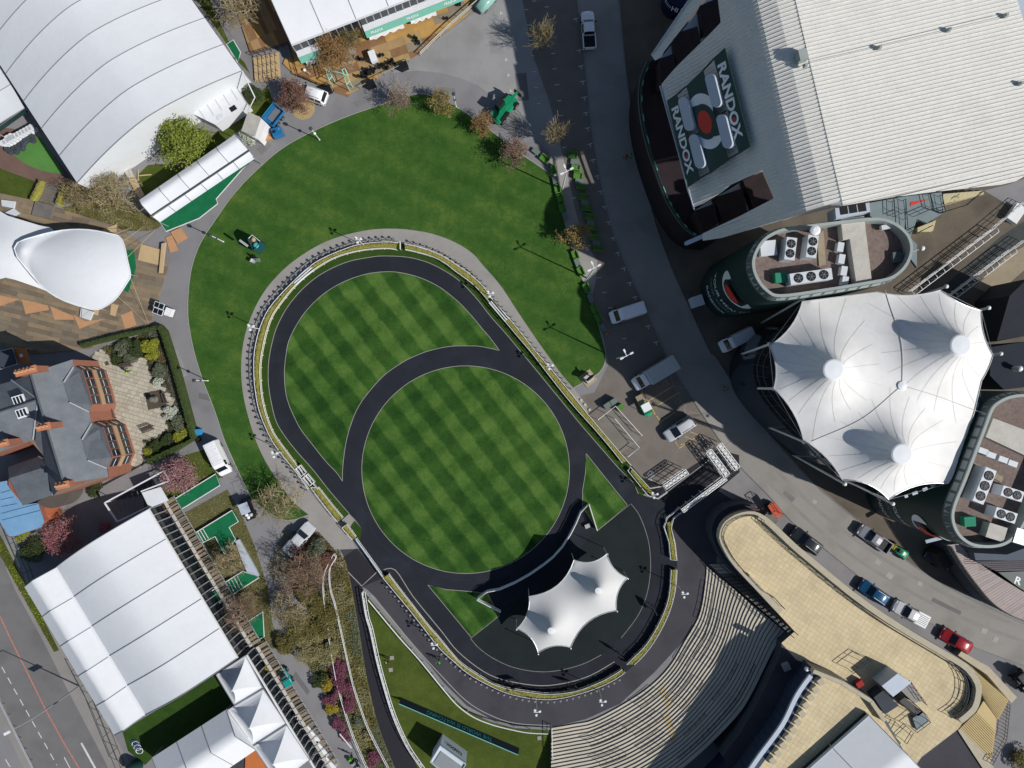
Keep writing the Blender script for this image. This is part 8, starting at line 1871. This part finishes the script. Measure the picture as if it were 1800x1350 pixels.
# ================================================================ lamps, seats, people, banner and other small things
MAT['green_seat'] = M("seat_green", (0.085,0.215,0.035), var=0.12, obj=True); MAT['grey_table'] = M("table_grey_green", (0.15,0.19,0.17), var=0.1, obj=True)
def sofa(px, py, rz, k, label, group):
    t = thing("green_sofa" if k == 0 else "low_table", label, "sofa" if k == 0 else "table", (*W2((px, py),0.4),0.015), rz, group)
    if k == 0:
        MB().box((0,0,0.22),(1.25,0.85,0.42)).build("seat", MAT['green_seat'], t); MB().box((0,0.36,0.55),(1.25,0.14,0.5)).build("backrest", MAT['green_seat'], t)
        for x in (-0.57,0.57): MB().box((x, -0.05,0.5),(0.12,0.7,0.22)).build("armrest", MAT['green_seat'], t)
    else:
        MB().box((0,0,0.42),(1.1,0.7,0.06)).build("top", MAT['grey_table'], t)
        for x in (-0.48,0.48):
            for y in (-0.28,0.28): MB().box((x, y, 0.2),(0.07,0.07,0.4)).build("leg", MAT['grey_table'], t)
for k, (px, py) in enumerate([(1007,272),(1010,284),(1012,295),(1016,309),(1018,319),(1021,328),(1025,347),(1028,356),(1031,366),(1036,382),(1038,392),(1041,400),(1045,418),(1048,427),(1051,436)]):
    row = k // 3; side = k % 3; lit = row < 2
    sofa(px, py, radians(-8 if side != 2 else 172),0 if side != 1 else 1,("sunlit" if lit else "shaded") + (" green sofa facing a grey-green table across the paved strip" if side != 1 else " grey-green low table between two sofas across the paved strip"), "green seating sets across the paved strip")
for k, (px, py, a) in enumerate([(942,266,-38),(957,279,-38),(972,298,-80),(976,317,-80),(980,332,-80),(985,350,-75),(988,364,-72),(993,379,-72),(1011,448,-70),(1015,462,-68),(1021,477,-66),(1031,506,-66),(1038,524,-66),(1045,543,-64),(1052,559,-64),(1060,576,-64)]):
    sofa(px, py, radians(a),1 if k in (0,3,7,9,12,15) else 0,("grey-green low table" if k in (0,3,7,9,12,15) else "green sofa") + " in the line along the lawn kerb", "green seating along the lawn kerb")
# ---- lamp posts
def lamp_post(px, py, h, label, dx=0.0):
    v = W(px, py); t = thing("lamp_post", label, "lamp post", (v.x, v.y, 0),0, "white lamp posts round the lawn")
    MB().lathe((0,0,0),[(0.10,0),(0.10,0.3),(0.065,0.4),(0.06, h - 0.35)],10).build("post", MAT['white'], t); MB().lathe((0,0, h - 0.4),[(0.1,0),(0.22,0.12),(0.25,0.34),(0.14,0.5)],12).build("lantern", MAT['wall_dk'], t, smooth=True)
    MB().lathe((0,0, h * 0.55),[(0.10,-0.06),(0.20,0),(0.20,0.16),(0.10,0.22)],10).build("collar_lamp", MAT['white'] if dx else MAT['wall_dk'], t, smooth=True)
lamp_post(562,246,4.6, "white lamp post beside the lane at the upper lawn corner", 1); lamp_post(393,425,4.6, "white lamp post by the plywood sheets"); lamp_post(366,669,4.6, "white lamp post on the lane opposite the garden"); lamp_post(802,188,4.6, "white lamp post among the small trees of the lawn edge")
def flood(px, py, h, label, head=(0.9,0.0)):
    v = W(px, py); t = thing("floodlight_pole", label, "floodlight", (v.x, v.y, 0),0, "white floodlights on the ring rail")
    MB().cyl((0,0,0),(0,0, h),0.05,8).build("pole", MAT['white'], t); MB().bar((-0.45,0, h),(0.45,0, h),0.07,0.07).build("cross_arm", MAT['white'], t)
    for k, a in enumerate((0.3,2.4,4.5)): MB().box((cos(a) * 0.38, sin(a) * 0.38, h + 0.05),(0.34,0.30,0.16), a, taper=0.8).build("lamp_head", MAT['sign_white'], t)
flood(460,579,4.2, "white three-headed floodlight on the west hedge"); flood(641,432,4.2, "white three-headed floodlight on the top bend"); flood(500,793,4.2, "white three-headed floodlight above the empty troughs"); flood(863,522,3.6, "white three-headed floodlight by the east bar gate"); flood(942,1226,4.5, "white three-headed floodlight at the bottom of the ring"); flood(1052,1209,4.5, "white three-headed floodlight near the rail gap"); flood(1190,1028,4.5, "white three-headed floodlight facing the terracing"); flood(1142,863,3.5, "white three-headed floodlight at the car park corner"); flood(768,1118,3.6, "white three-headed floodlight where the lower hedge straightens"); flood(964,645,3.8, "white three-headed floodlight on the long straight hedge")
def tall_pole(px, py, label, h=8.7):
    v = W(px, py); t = thing("light_mast", label, "light mast", (v.x, v.y, 0),0, "tall twin-arm light masts"); MB().lathe((0,0,0),[(0.12,0),(0.10, h * 0.5),(0.07, h)],8).build("mast", MAT['white'], t)
    for a in (0.5,2.0,3.6): MB().bar((0,0, h),(cos(a) * 0.6, sin(a) * 0.6, h + 0.1),0.07,0.07).build("arm", MAT['white'], t); MB().box((cos(a) * 0.72, sin(a) * 0.72, h + 0.1),(0.45,0.22,0.12), a).build("lamp_head", MAT['wall_dk'] if a in (2.1,5.2) else MAT['sign_white'], t)
tall_pole(988,334, "tall white light mast beside the sunlit seats"); tall_pole(1032,489, "tall white light mast on the pale pavement patch"); tall_pole(1084,630, "tall white light mast near the white box truck")
v = W(140,1206); t = thing("street_light", "tall steel street light arching over the main road", "street light", (v.x, v.y, 0)); MB().lathe((0,0,0),[(0.12,0),(0.08,5),(0.06,10)],8).build("column", MAT['steel'], t); MB().bar((0,0,10),(-2.6,-1.4,10.3),0.08,0.08).build("arm", MAT['steel'], t); MB().box((-2.9,-1.55,10.3),(0.8,0.34,0.16), radians(28)).build("lamp_head", MAT['sign_white'], t)
MB().box((-0.3,-0.2,5.5),(1.5,0.06,0.8), radians(28)).build("banner_sign", MAT['wall_dk'], t)
# ---- kiosk box and easel on the lawn
t = thing("lawn_kiosk", "dark teal open-topped stand with turquoise cushion on the lawn", "stand", W(450,430)); teal = M("teal_panel", (0.010,0.065,0.070), var=0.1)
KQ = [(435,420),(442.5,413),(457,425),(445,440)]; kw = [Vector(W2(p, 2.8)) for p in KQ]
for a, b in zip(kw, kw[1:] + kw[:1]): MB().bar((a.x, a.y, 1.4),(b.x, b.y, 1.4),0.08,2.8).build("side_panel", teal, t, 0,1)
MB().prism([tuple(p) for p in kw],2.3,2.4).build("inner_floor", MAT['soil'], t, 0,1)
v = W(450,431,2.6); MB().ball((v.x, v.y, 2.6),0.42,10,0.5,0.08).build("cushion", M("turquoise", (0.06,0.42,0.42), var=0.1), t, 1,1); v = W(445,421,2.6); MB().ball((v.x, v.y, 2.55),0.34,8,0.5,0.15).build("sack", MAT['ply'], t, 1,1)
MB().tube([W(437,419,2.9), W(443,413,2.9), W(457,424,2.9)],0.05,5).build("rail", MAT['sign_white'], t, 0,1); MB().bar(W(421,422,3.2), W(436,433,2.9),0.3,0.06).build("ladder", MAT['steel'], t, 0,1)
t = thing("garden_chair_set", "pair of small folding chairs beside the teal stand", "chairs", W(449,457)); 
for k, (px, py, c) in enumerate(((447,452, 'trim'),(453,457, 'grey_table'),(445,459, 'steel'))): v = W(px, py, 0.4); MB().box((v.x, v.y, 0.42),(0.5,0.5,0.06),0.6 + k).build("seat", MAT[c], t, 0,1); MB().box((v.x - 0.2, v.y + 0.1,0.65),(0.06,0.5,0.5),0.6 + k).build("backrest", MAT[c], t, 0,1); MB().box((v.x, v.y, 0.2),(0.4,0.4,0.4),0.6 + k, taper=0.8).build("legs", MAT['steel'], t, 0,1)
# ---- banner and branded hut on the lower lawn
A_, B_ = W(701,1237,1.2), W(911,1327,1.2); d_ = (B_ - A_).normalized(); n_ = Vector((d_.y, -d_.x, 0)); n_ = n_ if n_.y > 0 else -n_
bn = thing("lawn_banner", "long dark banner board lettered THE WORLD IS WATCHING", "banner", ((A_.x + B_.x) / 2,(A_.y + B_.y) / 2,0)); bm = M("banner_navy", (0.010,0.022,0.030), var=0.1); tilt = n_ * 0.40
MB().add([A_, B_, B_ + tilt - Vector((0,0,1.15)), A_ + tilt - Vector((0,0,1.15)), A_ - n_ * 0.06, B_ - n_ * 0.06, B_ - n_ * 0.06 - Vector((0,0,1.18)), A_ - n_ * 0.06 - Vector((0,0,1.18))],[(0,3,2,1),(0,1,5,4),(4,5,6,7)]).build("board", bm, bn, 0,1); MB().bar(A_ + Vector((0,0,0.02)), B_ + Vector((0,0,0.02)),0.12,0.05).build("top_edge", M("banner_teal", (0.16,0.42,0.40)), bn, 0,1)
up = (-(tilt - Vector((0,0,1.15)))).normalized(); cm = (A_ + B_) / 2 + tilt * 0.5 - Vector((0,0,0.57)); text_on("THE WORLD IS WATCHING", cm, -d_, up, (B_ - A_).length * 0.55,0.62, M("banner_text", (0.03,0.30,0.30)), "lettering", bn, lift=0.03)
for k in range(6): p = A_.lerp(B_, k / 5) - n_ * 0.5; MB().bar((p.x, p.y, 0), A_.lerp(B_, k / 5) - n_ * 0.05 - Vector((0,0,0.3)),0.05,0.05).build("strut", MAT['steel'], bn, 0,1)
ht = thing("branded_hut", "pale blue-white branded hut with a grey roof on the lower lawn", "hut", W(790,1335)); HQ = [(757,1337),(773,1313),(818,1345),(806,1372),(790,1380)]; hz_ = 3.2
HR = [(757,1338),(774,1310),(819,1342),(800,1374)]; MB().prism(WL(HR, hz_),0, hz_).build("wall", M("hut_white", (0.60,0.66,0.70), var=0.05), ht, 0,1)
hi_ = [(762,1341),(775,1321),(812,1348),(798,1370)]; MB().prism(WL(hi_, hz_ + 0.1), hz_, hz_ + 0.1).build("roof", M("hut_roof_grey", (0.26,0.28,0.29), var=0.1), ht, 0,1); MB().ribbon(WL(HR, hz_),0.16, hz_, 0.22, closed=True).build("parapet", MAT['panel_blue'], ht, 0,1)
a_, b_ = W(774,1310, hz_), W(819,1342, hz_); dd = (b_ - a_).normalized(); nn_ = Vector((-dd.y, dd.x, 0)); nn_ = nn_ if nn_.y > 0 else -nn_
text_on("RANDOX", (a_ + b_) / 2 + nn_ * 0.03 - Vector((0,0,1.3)),-dd, (0,0,1),2.6,0.75, MAT['green_sign'], "lettering", ht, lift=0.04, offset=0.02)
tag(MB().prism(WL([(776,1304),(782,1300),(788,1306),(781,1311)],0.2),0.02,0.2).build("hut_step", MAT['concrete']), "small concrete step behind the branded hut", "step")
# ---- statue plinth at the path end
t = thing("statue", "dark bronze statue on a pale square plinth at the end of the path", "statue", W(1034,665)); MB().box((0,0,0.06),(1.9,1.9,0.1), radians(38)).build("base", M("tan_stone", (0.36,0.30,0.20), var=0.1), t); MB().box((0,0,0.5),(1.1,1.1,0.9), radians(38)).build("plinth", MAT['concrete_lt'], t)
hb = MB(); hb.tube([(-0.5,0,1.7),(0,0,1.75),(0.45,0,1.75),(0.62,0,2.05),(0.85,0,2.2)],[0.16,0.22,0.2,0.12,0.07],8)
for x, y in ((-0.42,0.1),(-0.42,-0.1),(0.4,0.1),(0.4,-0.1)): hb.tube([(x, y, 1.7),(x + 0.03, y, 1.3),(x, y, 0.95)],[0.08,0.05,0.045],6)
o = hb.build("horse_figure", M("bronze_dark", (0.025,0.022,0.018), rough=0.4, metal=0.6, obj=True), t, smooth=True); o.rotation_euler.z = 0.7
# ---- things in the car park: bins and generator behind the white rail
for px, py, c, lb in ((1068,713, 'grey_table', "grey-green bin behind the white rail stand"),(1079,706, 'grey_table', "grey bin at the angled corner of the white rail stand"),(1091,716, 'green_seat', "green bin beside the white rail stand")): smallbox(px, py, (0.9,0.7,1.1), radians(35),0, "wheelie_bin", lb, "bin", MAT[c], "bins by the rail stand", lid=MAT['sign_red'] if 'red' in lb else None)
for px, py, lb in ((1021,703, "round pale stone disc nearest the statue"),(1028,711, "round pale stone disc in the middle of three"),(1036,720, "round pale stone disc nearest the bins")):
    v = W(px, py); tag(MB().lathe((v.x, v.y, 0.01),[(0.2,0),(0.2,0.12),(0.15,0.15)],10).build("stone_disc", MAT['concrete_lt']), lb, "stone")
v = W(346,760,0.9); smallbox(346,760,(0.9,0.8,0.9),0.1,0, "blue_crate", "bright blue crate beside the garden hedge corner", "crate", M("crate_blue", (0.03,0.26,0.50), var=0.1, obj=True))
t = thing("black_bin", "round black bin between the blue crate and the white van", "bin", W(351,772)); MB().lathe((0,0,0),[(0.32,0),(0.36,0.8),(0.25,0.9)],10).build("body", MAT['trim'], t); MB().lathe((0,0,0.9),[(0.26,0),(0.2,0.05)],10).build("lid", MAT['black'], t)
# wooden shed with pale roof by the lane
t = thing("wooden_shed", "weathered pale-roofed wooden shed beside the lane marquee", "shed", W(450,215)); SHQ = [(425,230),(436,198),(456,205),(468,216),(455,246)]; MB().prism(WL(SHQ, 2.4),0,2.4).build("wall", MAT['white'], t, 0,1); MB().slab([W(424,230,2.5), W(436,196,2.6), W(459,207,2.9), W(448,240,2.9)],0.1).build("roof", MAT['concrete_lt'], t, 0,1)
for k in range(4): MB().bar(W(461 - 3.5 * k, 216 + 9 * k, 1.8), W(465 - 3.5 * k, 218 + 9 * k, 1.4),0.3,0.5).build("shutter", MAT['white'], t, 0,1)
for px, py, lb in ((470,240, "stack of brown cartons beside the blue generator"),(484,187, "pale timber offcuts behind the blue trailer")): smallbox(px, py, (1.0,0.8,0.6),0.3,0, "carton_stack", lb, "cartons", MAT['ply_o'] if 'carton' in lb else MAT['ply'])
stuff(tag(MB().lathe((W(533,190).x, W(533,190).y, 0.004),[(1.65,0),(1.3,0.02),(0.2,0.03)],20).build("wood_chip_patch", M("wood_chips", (0.42,0.30,0.15), var=0.3, scale=4, scale2=30, bump=0.5)), "round patch of pale wood chips beneath the red-leaved tree", "wood chips"))
# ---- terrace furniture on the plywood deck
ch = thing("deck_chair", "dark metal chair of the crowded group on the plywood deck", "chair", (0,0,0),0, "dark chairs on the plywood deck"); MB().box((0,0,0.44),(0.45,0.45,0.04)).build("seat", MAT['trim'], ch); MB().box((0,0.21,0.68),(0.45,0.04,0.45)).build("backrest", MAT['trim'], ch)
for x in (-0.19,0.19):
    for y in (-0.19,0.19): MB().cyl((x, y, 0),(x, y, 0.44),0.018,5).build("leg", MAT['steel'], ch)
rng = random.Random(4); k = 0
for i in range(24):
    f = rng.random(); px = 636 + 60 * f + rng.uniform(-4,4); py = 138 - 26 * f + rng.uniform(-5,4); v = W(px, py)
    if k == 0: ch.location = (v.x, v.y, 0.21); k = 1
    else: dup(ch, (v.x, v.y, 0.21), rng.random() * 6.28)
for px, py in ((733,75),(737,80),(731,70),(668,102),(674,100),(640,108),(632,107),(808,12),(786,36)): v = W(px, py); dup(ch, (v.x, v.y, 0.21), rng.random() * 6.28, "dark metal chair standing apart from the crowd on the plywood deck")
smallbox(655,98,(0.9,1.5,1.0), radians(20),0.2, "white_bar_unit", "white bar unit standing on the plywood deck", "bar", MAT['sign_white'])
for px, py, lb in ((709,114, "black loudspeaker box at the end of the low deck rail"),(574,156, "black loudspeaker box beside the mint frames"),(651,146, "black box on the lane below the low deck rail")): smallbox(px, py, (1.1,0.9,1.0),0.4,0.0, "speaker_box", lb, "box", MAT['black'])
t = thing("white_lamp_roll", "white rolled parasol lying on the deck corner", "parasol", W(538,124)); MB().cyl(W(535,123,0.35), W(545,131,0.35),0.12,8).build("pole", MAT['ply'], t, 0,1); MB().ball(W(535,123,0.4),0.25,8).build("canopy", MAT['sign_white'], t, 1,1)
# round navy gazebo with lettering at the top of the road
t = thing("navy_dome", "round navy dome with white rim marks and letters beside the stand", "dome", W(1195,-5)); nv = M("navy_cloth", (0.010,0.014,0.05), var=0.1); c = W(1195,-8,2.5); MB().lathe((c.x, c.y, 0),[(2.1,0),(2.1,2.2),(1.7,2.8),(0.2,3.2)],28).build("cover", nv, t, 0,1)
for k in range(9):
    a = radians(170 + 7.5 * k); MB().bar((c.x + cos(a) * 1.95, c.y + sin(a) * 1.95,2.52),(c.x + cos(a) * 2.12, c.y + sin(a) * 2.12,2.3),0.08,0.05).build("rim_mark", MAT['sign_white'], t, 0,1)
a = radians(250); text_on("HI", (c.x + cos(a) * 2.0, c.y + sin(a) * 2.0,2.45),(cos(a + pi / 2), sin(a + pi / 2),0),(-cos(a),-sin(a),0.9),0.9,0.55, MAT['sign_white'], "lettering", t, lift=0.06, offset=0.02)
# ---- people
def person(px, py, rz, jacket, trousers, label, pose='walk', hat=None, z0=0.02, bend=0.0):
    v = W(px, py, 0.9); V = {}; 
    st = 0.30 if pose == 'walk' else 0.10; sh = 1.42; b = bend
    J = {'pel': (0,0,0.95), 'spi': (b * 0.12,0,1.18), 'che': (b * 0.28,0,1.40 - b * 0.08), 'nec': (b * 0.36,0,1.52 - b * 0.12), 'hea': (b * 0.42,0,1.64 - b * 0.15), 'top': (b * 0.44,0,1.76 - b * 0.16),
         'hl': (0,0.10,0.92), 'kl': (st * 0.5,0.11,0.50), 'al': (st * 0.6,0.11,0.09), 'tl': (st * 0.6 + 0.2,0.12,0.04), 'hr': (0,-0.10,0.92), 'kr': (-st * 0.1,-0.11,0.50), 'ar': (-st * 0.9,-0.11,0.10), 'tr': (-st * 0.9 + 0.19,-0.12,0.04),
         'sl': (b * 0.28,0.20,1.42 - b * 0.08), 'el': (b * 0.3 - 0.08,0.27,1.14 - b * 0.1), 'wl': (b * 0.5 + 0.12,0.26,0.95), 'nl': (b * 0.5 + 0.18,0.25,0.86), 'sr': (b * 0.28,-0.20,1.42 - b * 0.08), 'er': (b * 0.3 + 0.05,-0.27,1.14 - b * 0.1), 'wr': (b * 0.5 + 0.28,-0.22,1.02), 'nr': (b * 0.5 + 0.36,-0.20,0.97)}
    E = [('pel', 'spi'),('spi', 'che'),('che', 'nec'),('nec', 'hea'),('hea', 'top'),('pel', 'hl'),('hl', 'kl'),('kl', 'al'),('al', 'tl'),('pel', 'hr'),('hr', 'kr'),('kr', 'ar'),('ar', 'tr'),('che', 'sl'),('sl', 'el'),('el', 'wl'),('wl', 'nl'),('che', 'sr'),('sr', 'er'),('er', 'wr'),('wr', 'nr')]
    Rd = {'pel': .15, 'spi': .145, 'che': .16, 'nec': .06, 'hea': .105, 'top': .07, 'hl': .10, 'kl': .065, 'al': .045, 'tl': .04, 'hr': .10, 'kr': .065, 'ar': .045, 'tr': .04, 'sl': .075, 'el': .052, 'wl': .036, 'nl': .04, 'sr': .075, 'er': .052, 'wr': .036, 'nr': .04}
    ks = list(J); me = bpy.data.meshes.new("body"); me.from_pydata([J[k] for k in ks],[(ks.index(a), ks.index(b_)) for a, b_ in E],[])
    o = bpy.data.objects.new("body", me); COL.objects.link(o); md = o.modifiers.new("skin", 'SKIN'); 
    if not me.skin_vertices: me.skin_vertices.new()
    for i, k in enumerate(ks): me.skin_vertices[0].data[i].radius = (Rd[k] * (1.0), Rd[k] * 1.0)
    me.skin_vertices[0].data[0].use_root = True; o.modifiers.new("sub", 'SUBSURF').levels = 1
    dg = bpy.context.evaluated_depsgraph_get(); m2 = bpy.data.meshes.new_from_object(o.evaluated_get(dg)); bpy.data.objects.remove(o)
    t = thing("person", label, "person", (v.x, v.y, z0), rz); q = bpy.data.objects.new("body", m2); COL.objects.link(q); q.parent = t
    m2.materials.clear(); skin = M("skin_tone", (0.42,0.25,0.17), var=0.05, obj=True)
    for m in (jacket, trousers, skin, MAT['black']): m2.materials.append(m)
    for p in m2.polygons:
        c = p.center; p.use_smooth = True
        p.material_index = 3 if c.z < 0.1 else 1 if c.z < 0.93 and abs(c.y) < 0.2 else 2 if (c.z > 1.53 - b * 0.14 and abs(c.y) < 0.13) or (c.z < 0.93 and abs(c.y) > 0.2) else 0
    hx, hz = J['top'][0], J['top'][2]
    MB().lathe((hx - 0.015,0, hz - 0.06),[(0.112,-0.03),(0.11,0.04),(0.06,0.10)],10).build("hair" if hat is None else "helmet", hat or M("hair_dark", (0.03,0.02,0.015), obj=True), t, smooth=True)
    MB().box((hx + 0.10,0, hz - 0.12),(0.03,0.025,0.04),0, taper=0.6).build("nose", skin, t)
    return t
hv = M("hi_vis_lime", (0.30,0.62,0.03), var=0.06, obj=True); hg = M("hi_vis_green", (0.09,0.45,0.04), var=0.06, obj=True); hp = M("coral_red", (0.62,0.06,0.05), var=0.05, obj=True); dkc = M("dark_cloth", (0.02,0.022,0.03), var=0.1, obj=True); kh = M("khaki_cloth", (0.32,0.27,0.17), var=0.1, obj=True)
person(222,654,0.3, hv, dkc, "person in lime hi-vis jacket bending by the patio bench", 'stand', bend=0.9, z0=0.08); person(772,1162,-2.2, hg, dkc, "person in green hi-vis jacket walking on the lower walkway", 'walk', bend=0.3); person(683,1162,3.3, MAT['black'], kh, "person in black top and khaki trousers crouching by the double rail", 'stand', bend=1.0); person(1276,684,1.0, hg, dkc, "person in green hi-vis jacket on the shaded road", 'walk'); person(1100,276,2.0, hp, dkc, "person in coral red top on the shaded upper road", 'walk'); person(1108,274,2.2, hg, dkc, "person in green hi-vis vest beside the coral top", 'walk'); person(616,1332,0.8, hg, dkc, "person in green hi-vis jacket beside the handcart on the lane", 'stand', hat=hv); person(1068,588,1.2, M("hi_vis_orange", (0.6,0.25,0.03), obj=True), dkc, "person in orange vest at the end of the kerb seats", 'stand')
t = thing("hand_cart", "loaded black handcart beside the lane-side rail", "handcart", W(625,1340)); MB().box((0,0,0.45),(1.5,0.8,0.1), radians(-55)).build("tray", MAT['trim'], t)
for k in range(4): MB().box((0.25 * k - 0.4,-0.3 * k + 0.4,0.7),(0.5,0.4,0.4),0.5 * k).build("load", (MAT['black'], MAT['steel'], MAT['wall_dk'], MAT['concrete_lt'])[k], t)
for s_ in (-1,1): MB().cyl((0.3 * s_, 0.3 * s_, 0.2),(0.3 * s_ + 0.05,0.3 * s_ + 0.03,0.2),0.2,10).build("wheel", MAT['tyre'], t)
MB().bar(W(597,1290,0.9), W(618,1315,0.9),0.14,0.06).build("long_board", MAT['white'], t, 0,1)
for px, py, lb in ((689,1156, "grey slab on the lawn above the crouching person"),(687,1177, "grey slab on the lawn beside the crouching person"),(948,1297, "pale slab at the end of the running rail")):
    v = W(px, py); tag(MB().box((v.x, v.y, 0.06),(0.55,0.55,0.08),0.15).build("slab", MAT['concrete']), lb, "slab")
# screens on stands along the lower hedge
for px, py, a, lb in ((907,1207,8, "black screen on legs by the inner rail near the lowest bend"),(1006,1209,-8, "black screen on legs further along the inner rail"),(1088,1150,-38, "black screen on legs beside the rail gap"),(1150,1072,-62, "black screen on legs on the terracing side of the ring")):
    v = W(px, py, 1.5); t = thing("ring_screen", lb, "screen", (v.x, v.y, 0.03), radians(a), "screens round the inner rail"); MB().box((0,0,1.45),(1.5,0.12,0.95)).build("panel", MAT['black'], t); MB().box((0,0.07,1.45),(1.35,0.01,0.8)).build("display", MAT['windscreen'], t)
    for x in (-0.5,0.5): MB().bar((x, 0,0),(x, 0,1.0),0.06,0.06).build("leg", MAT['steel'], t)
# dark kit behind the boarded fence, plant behind the side stair
smallbox(1033,925,(0.7,0.5,0.5),0.4,0.03, "equipment_case", "small pale equipment case inside the boarded fence", "case", MAT['steel'])
smallbox(1352,915,(1.8,1.6,1.0), radians(-45),0, "timber_steps_box", "weathered timber step box against the terrace wall", "steps", MAT['timber_grey'])
t = thing("white_frame_structure", "white framed entrance canopy with open dark stair behind the marquee", "entrance", W(250,880)); MB().prism(WL([(184,884),(248,845),(288,828),(298,845),(262,870)],2.8),0,0.3).build("floor", MAT['wall_dk'], t, 0,1)
for a, b in (((184,884),(288,828)),((184,884),(206,917)),((206,917),(262,890)),((288,828),(298,845)),((248,864),(298,845))): MB().bar(W(*a, 2.8), W(*b, 2.8),0.18,0.16).build("frame_bar", MAT['white'], t, 0,1)
MB().slab([W(249,866,3.0), W(282,856,3.0), W(296,880,3.0), W(262,893,3.0)],0.12).build("roof", MAT['tent_w'], t, 0,1); poles(t, [(184,884),(206,917),(288,828),(262,890)],2.8, MAT['white'])
for k in range(9): a, b = (196 + 9 * k, 888 - 5 * k),(206 + 8 * k, 905 - 5 * k); MB().bar(W(*a, 0.9), W(*b, 0.9),0.1,0.06).build("stair_tread", MAT['timber_grey'], t, 0,1)
# yard clutter: solar inverter stack and pipes beside the gable tent
t = thing("cable_reel", "blue and white cable pile beside the green tank", "cables", W(240,1310)); 
for k in range(6): c = W(236 + 2.2 * k, 1306 + 2.4 * k, 0.2); MB().tube([(c.x + 0.5 * cos(q * 0.5 + k), c.y + 0.4 * sin(q * 0.5 + k),0.1 + 0.08 * k) for q in range(13)],0.05,5).build("cable_loop", MAT['sign_white'] if k % 2 else M("cable_blue", (0.05,0.14,0.35)), t, 0,1)
t = thing("green_tank", "dark green cylindrical tank by the road fence", "tank", W(241,1345)); MB().lathe((0,0,0),[(0.9,0),(0.95,0.2),(0.95,1.5),(0.5,1.8)],18).build("drum", MAT['green_sign'], t, smooth=True); MB().lathe((0,0,1.8),[(0.3,0),(0.3,0.08)],10).build("cap", MAT['black'], t)
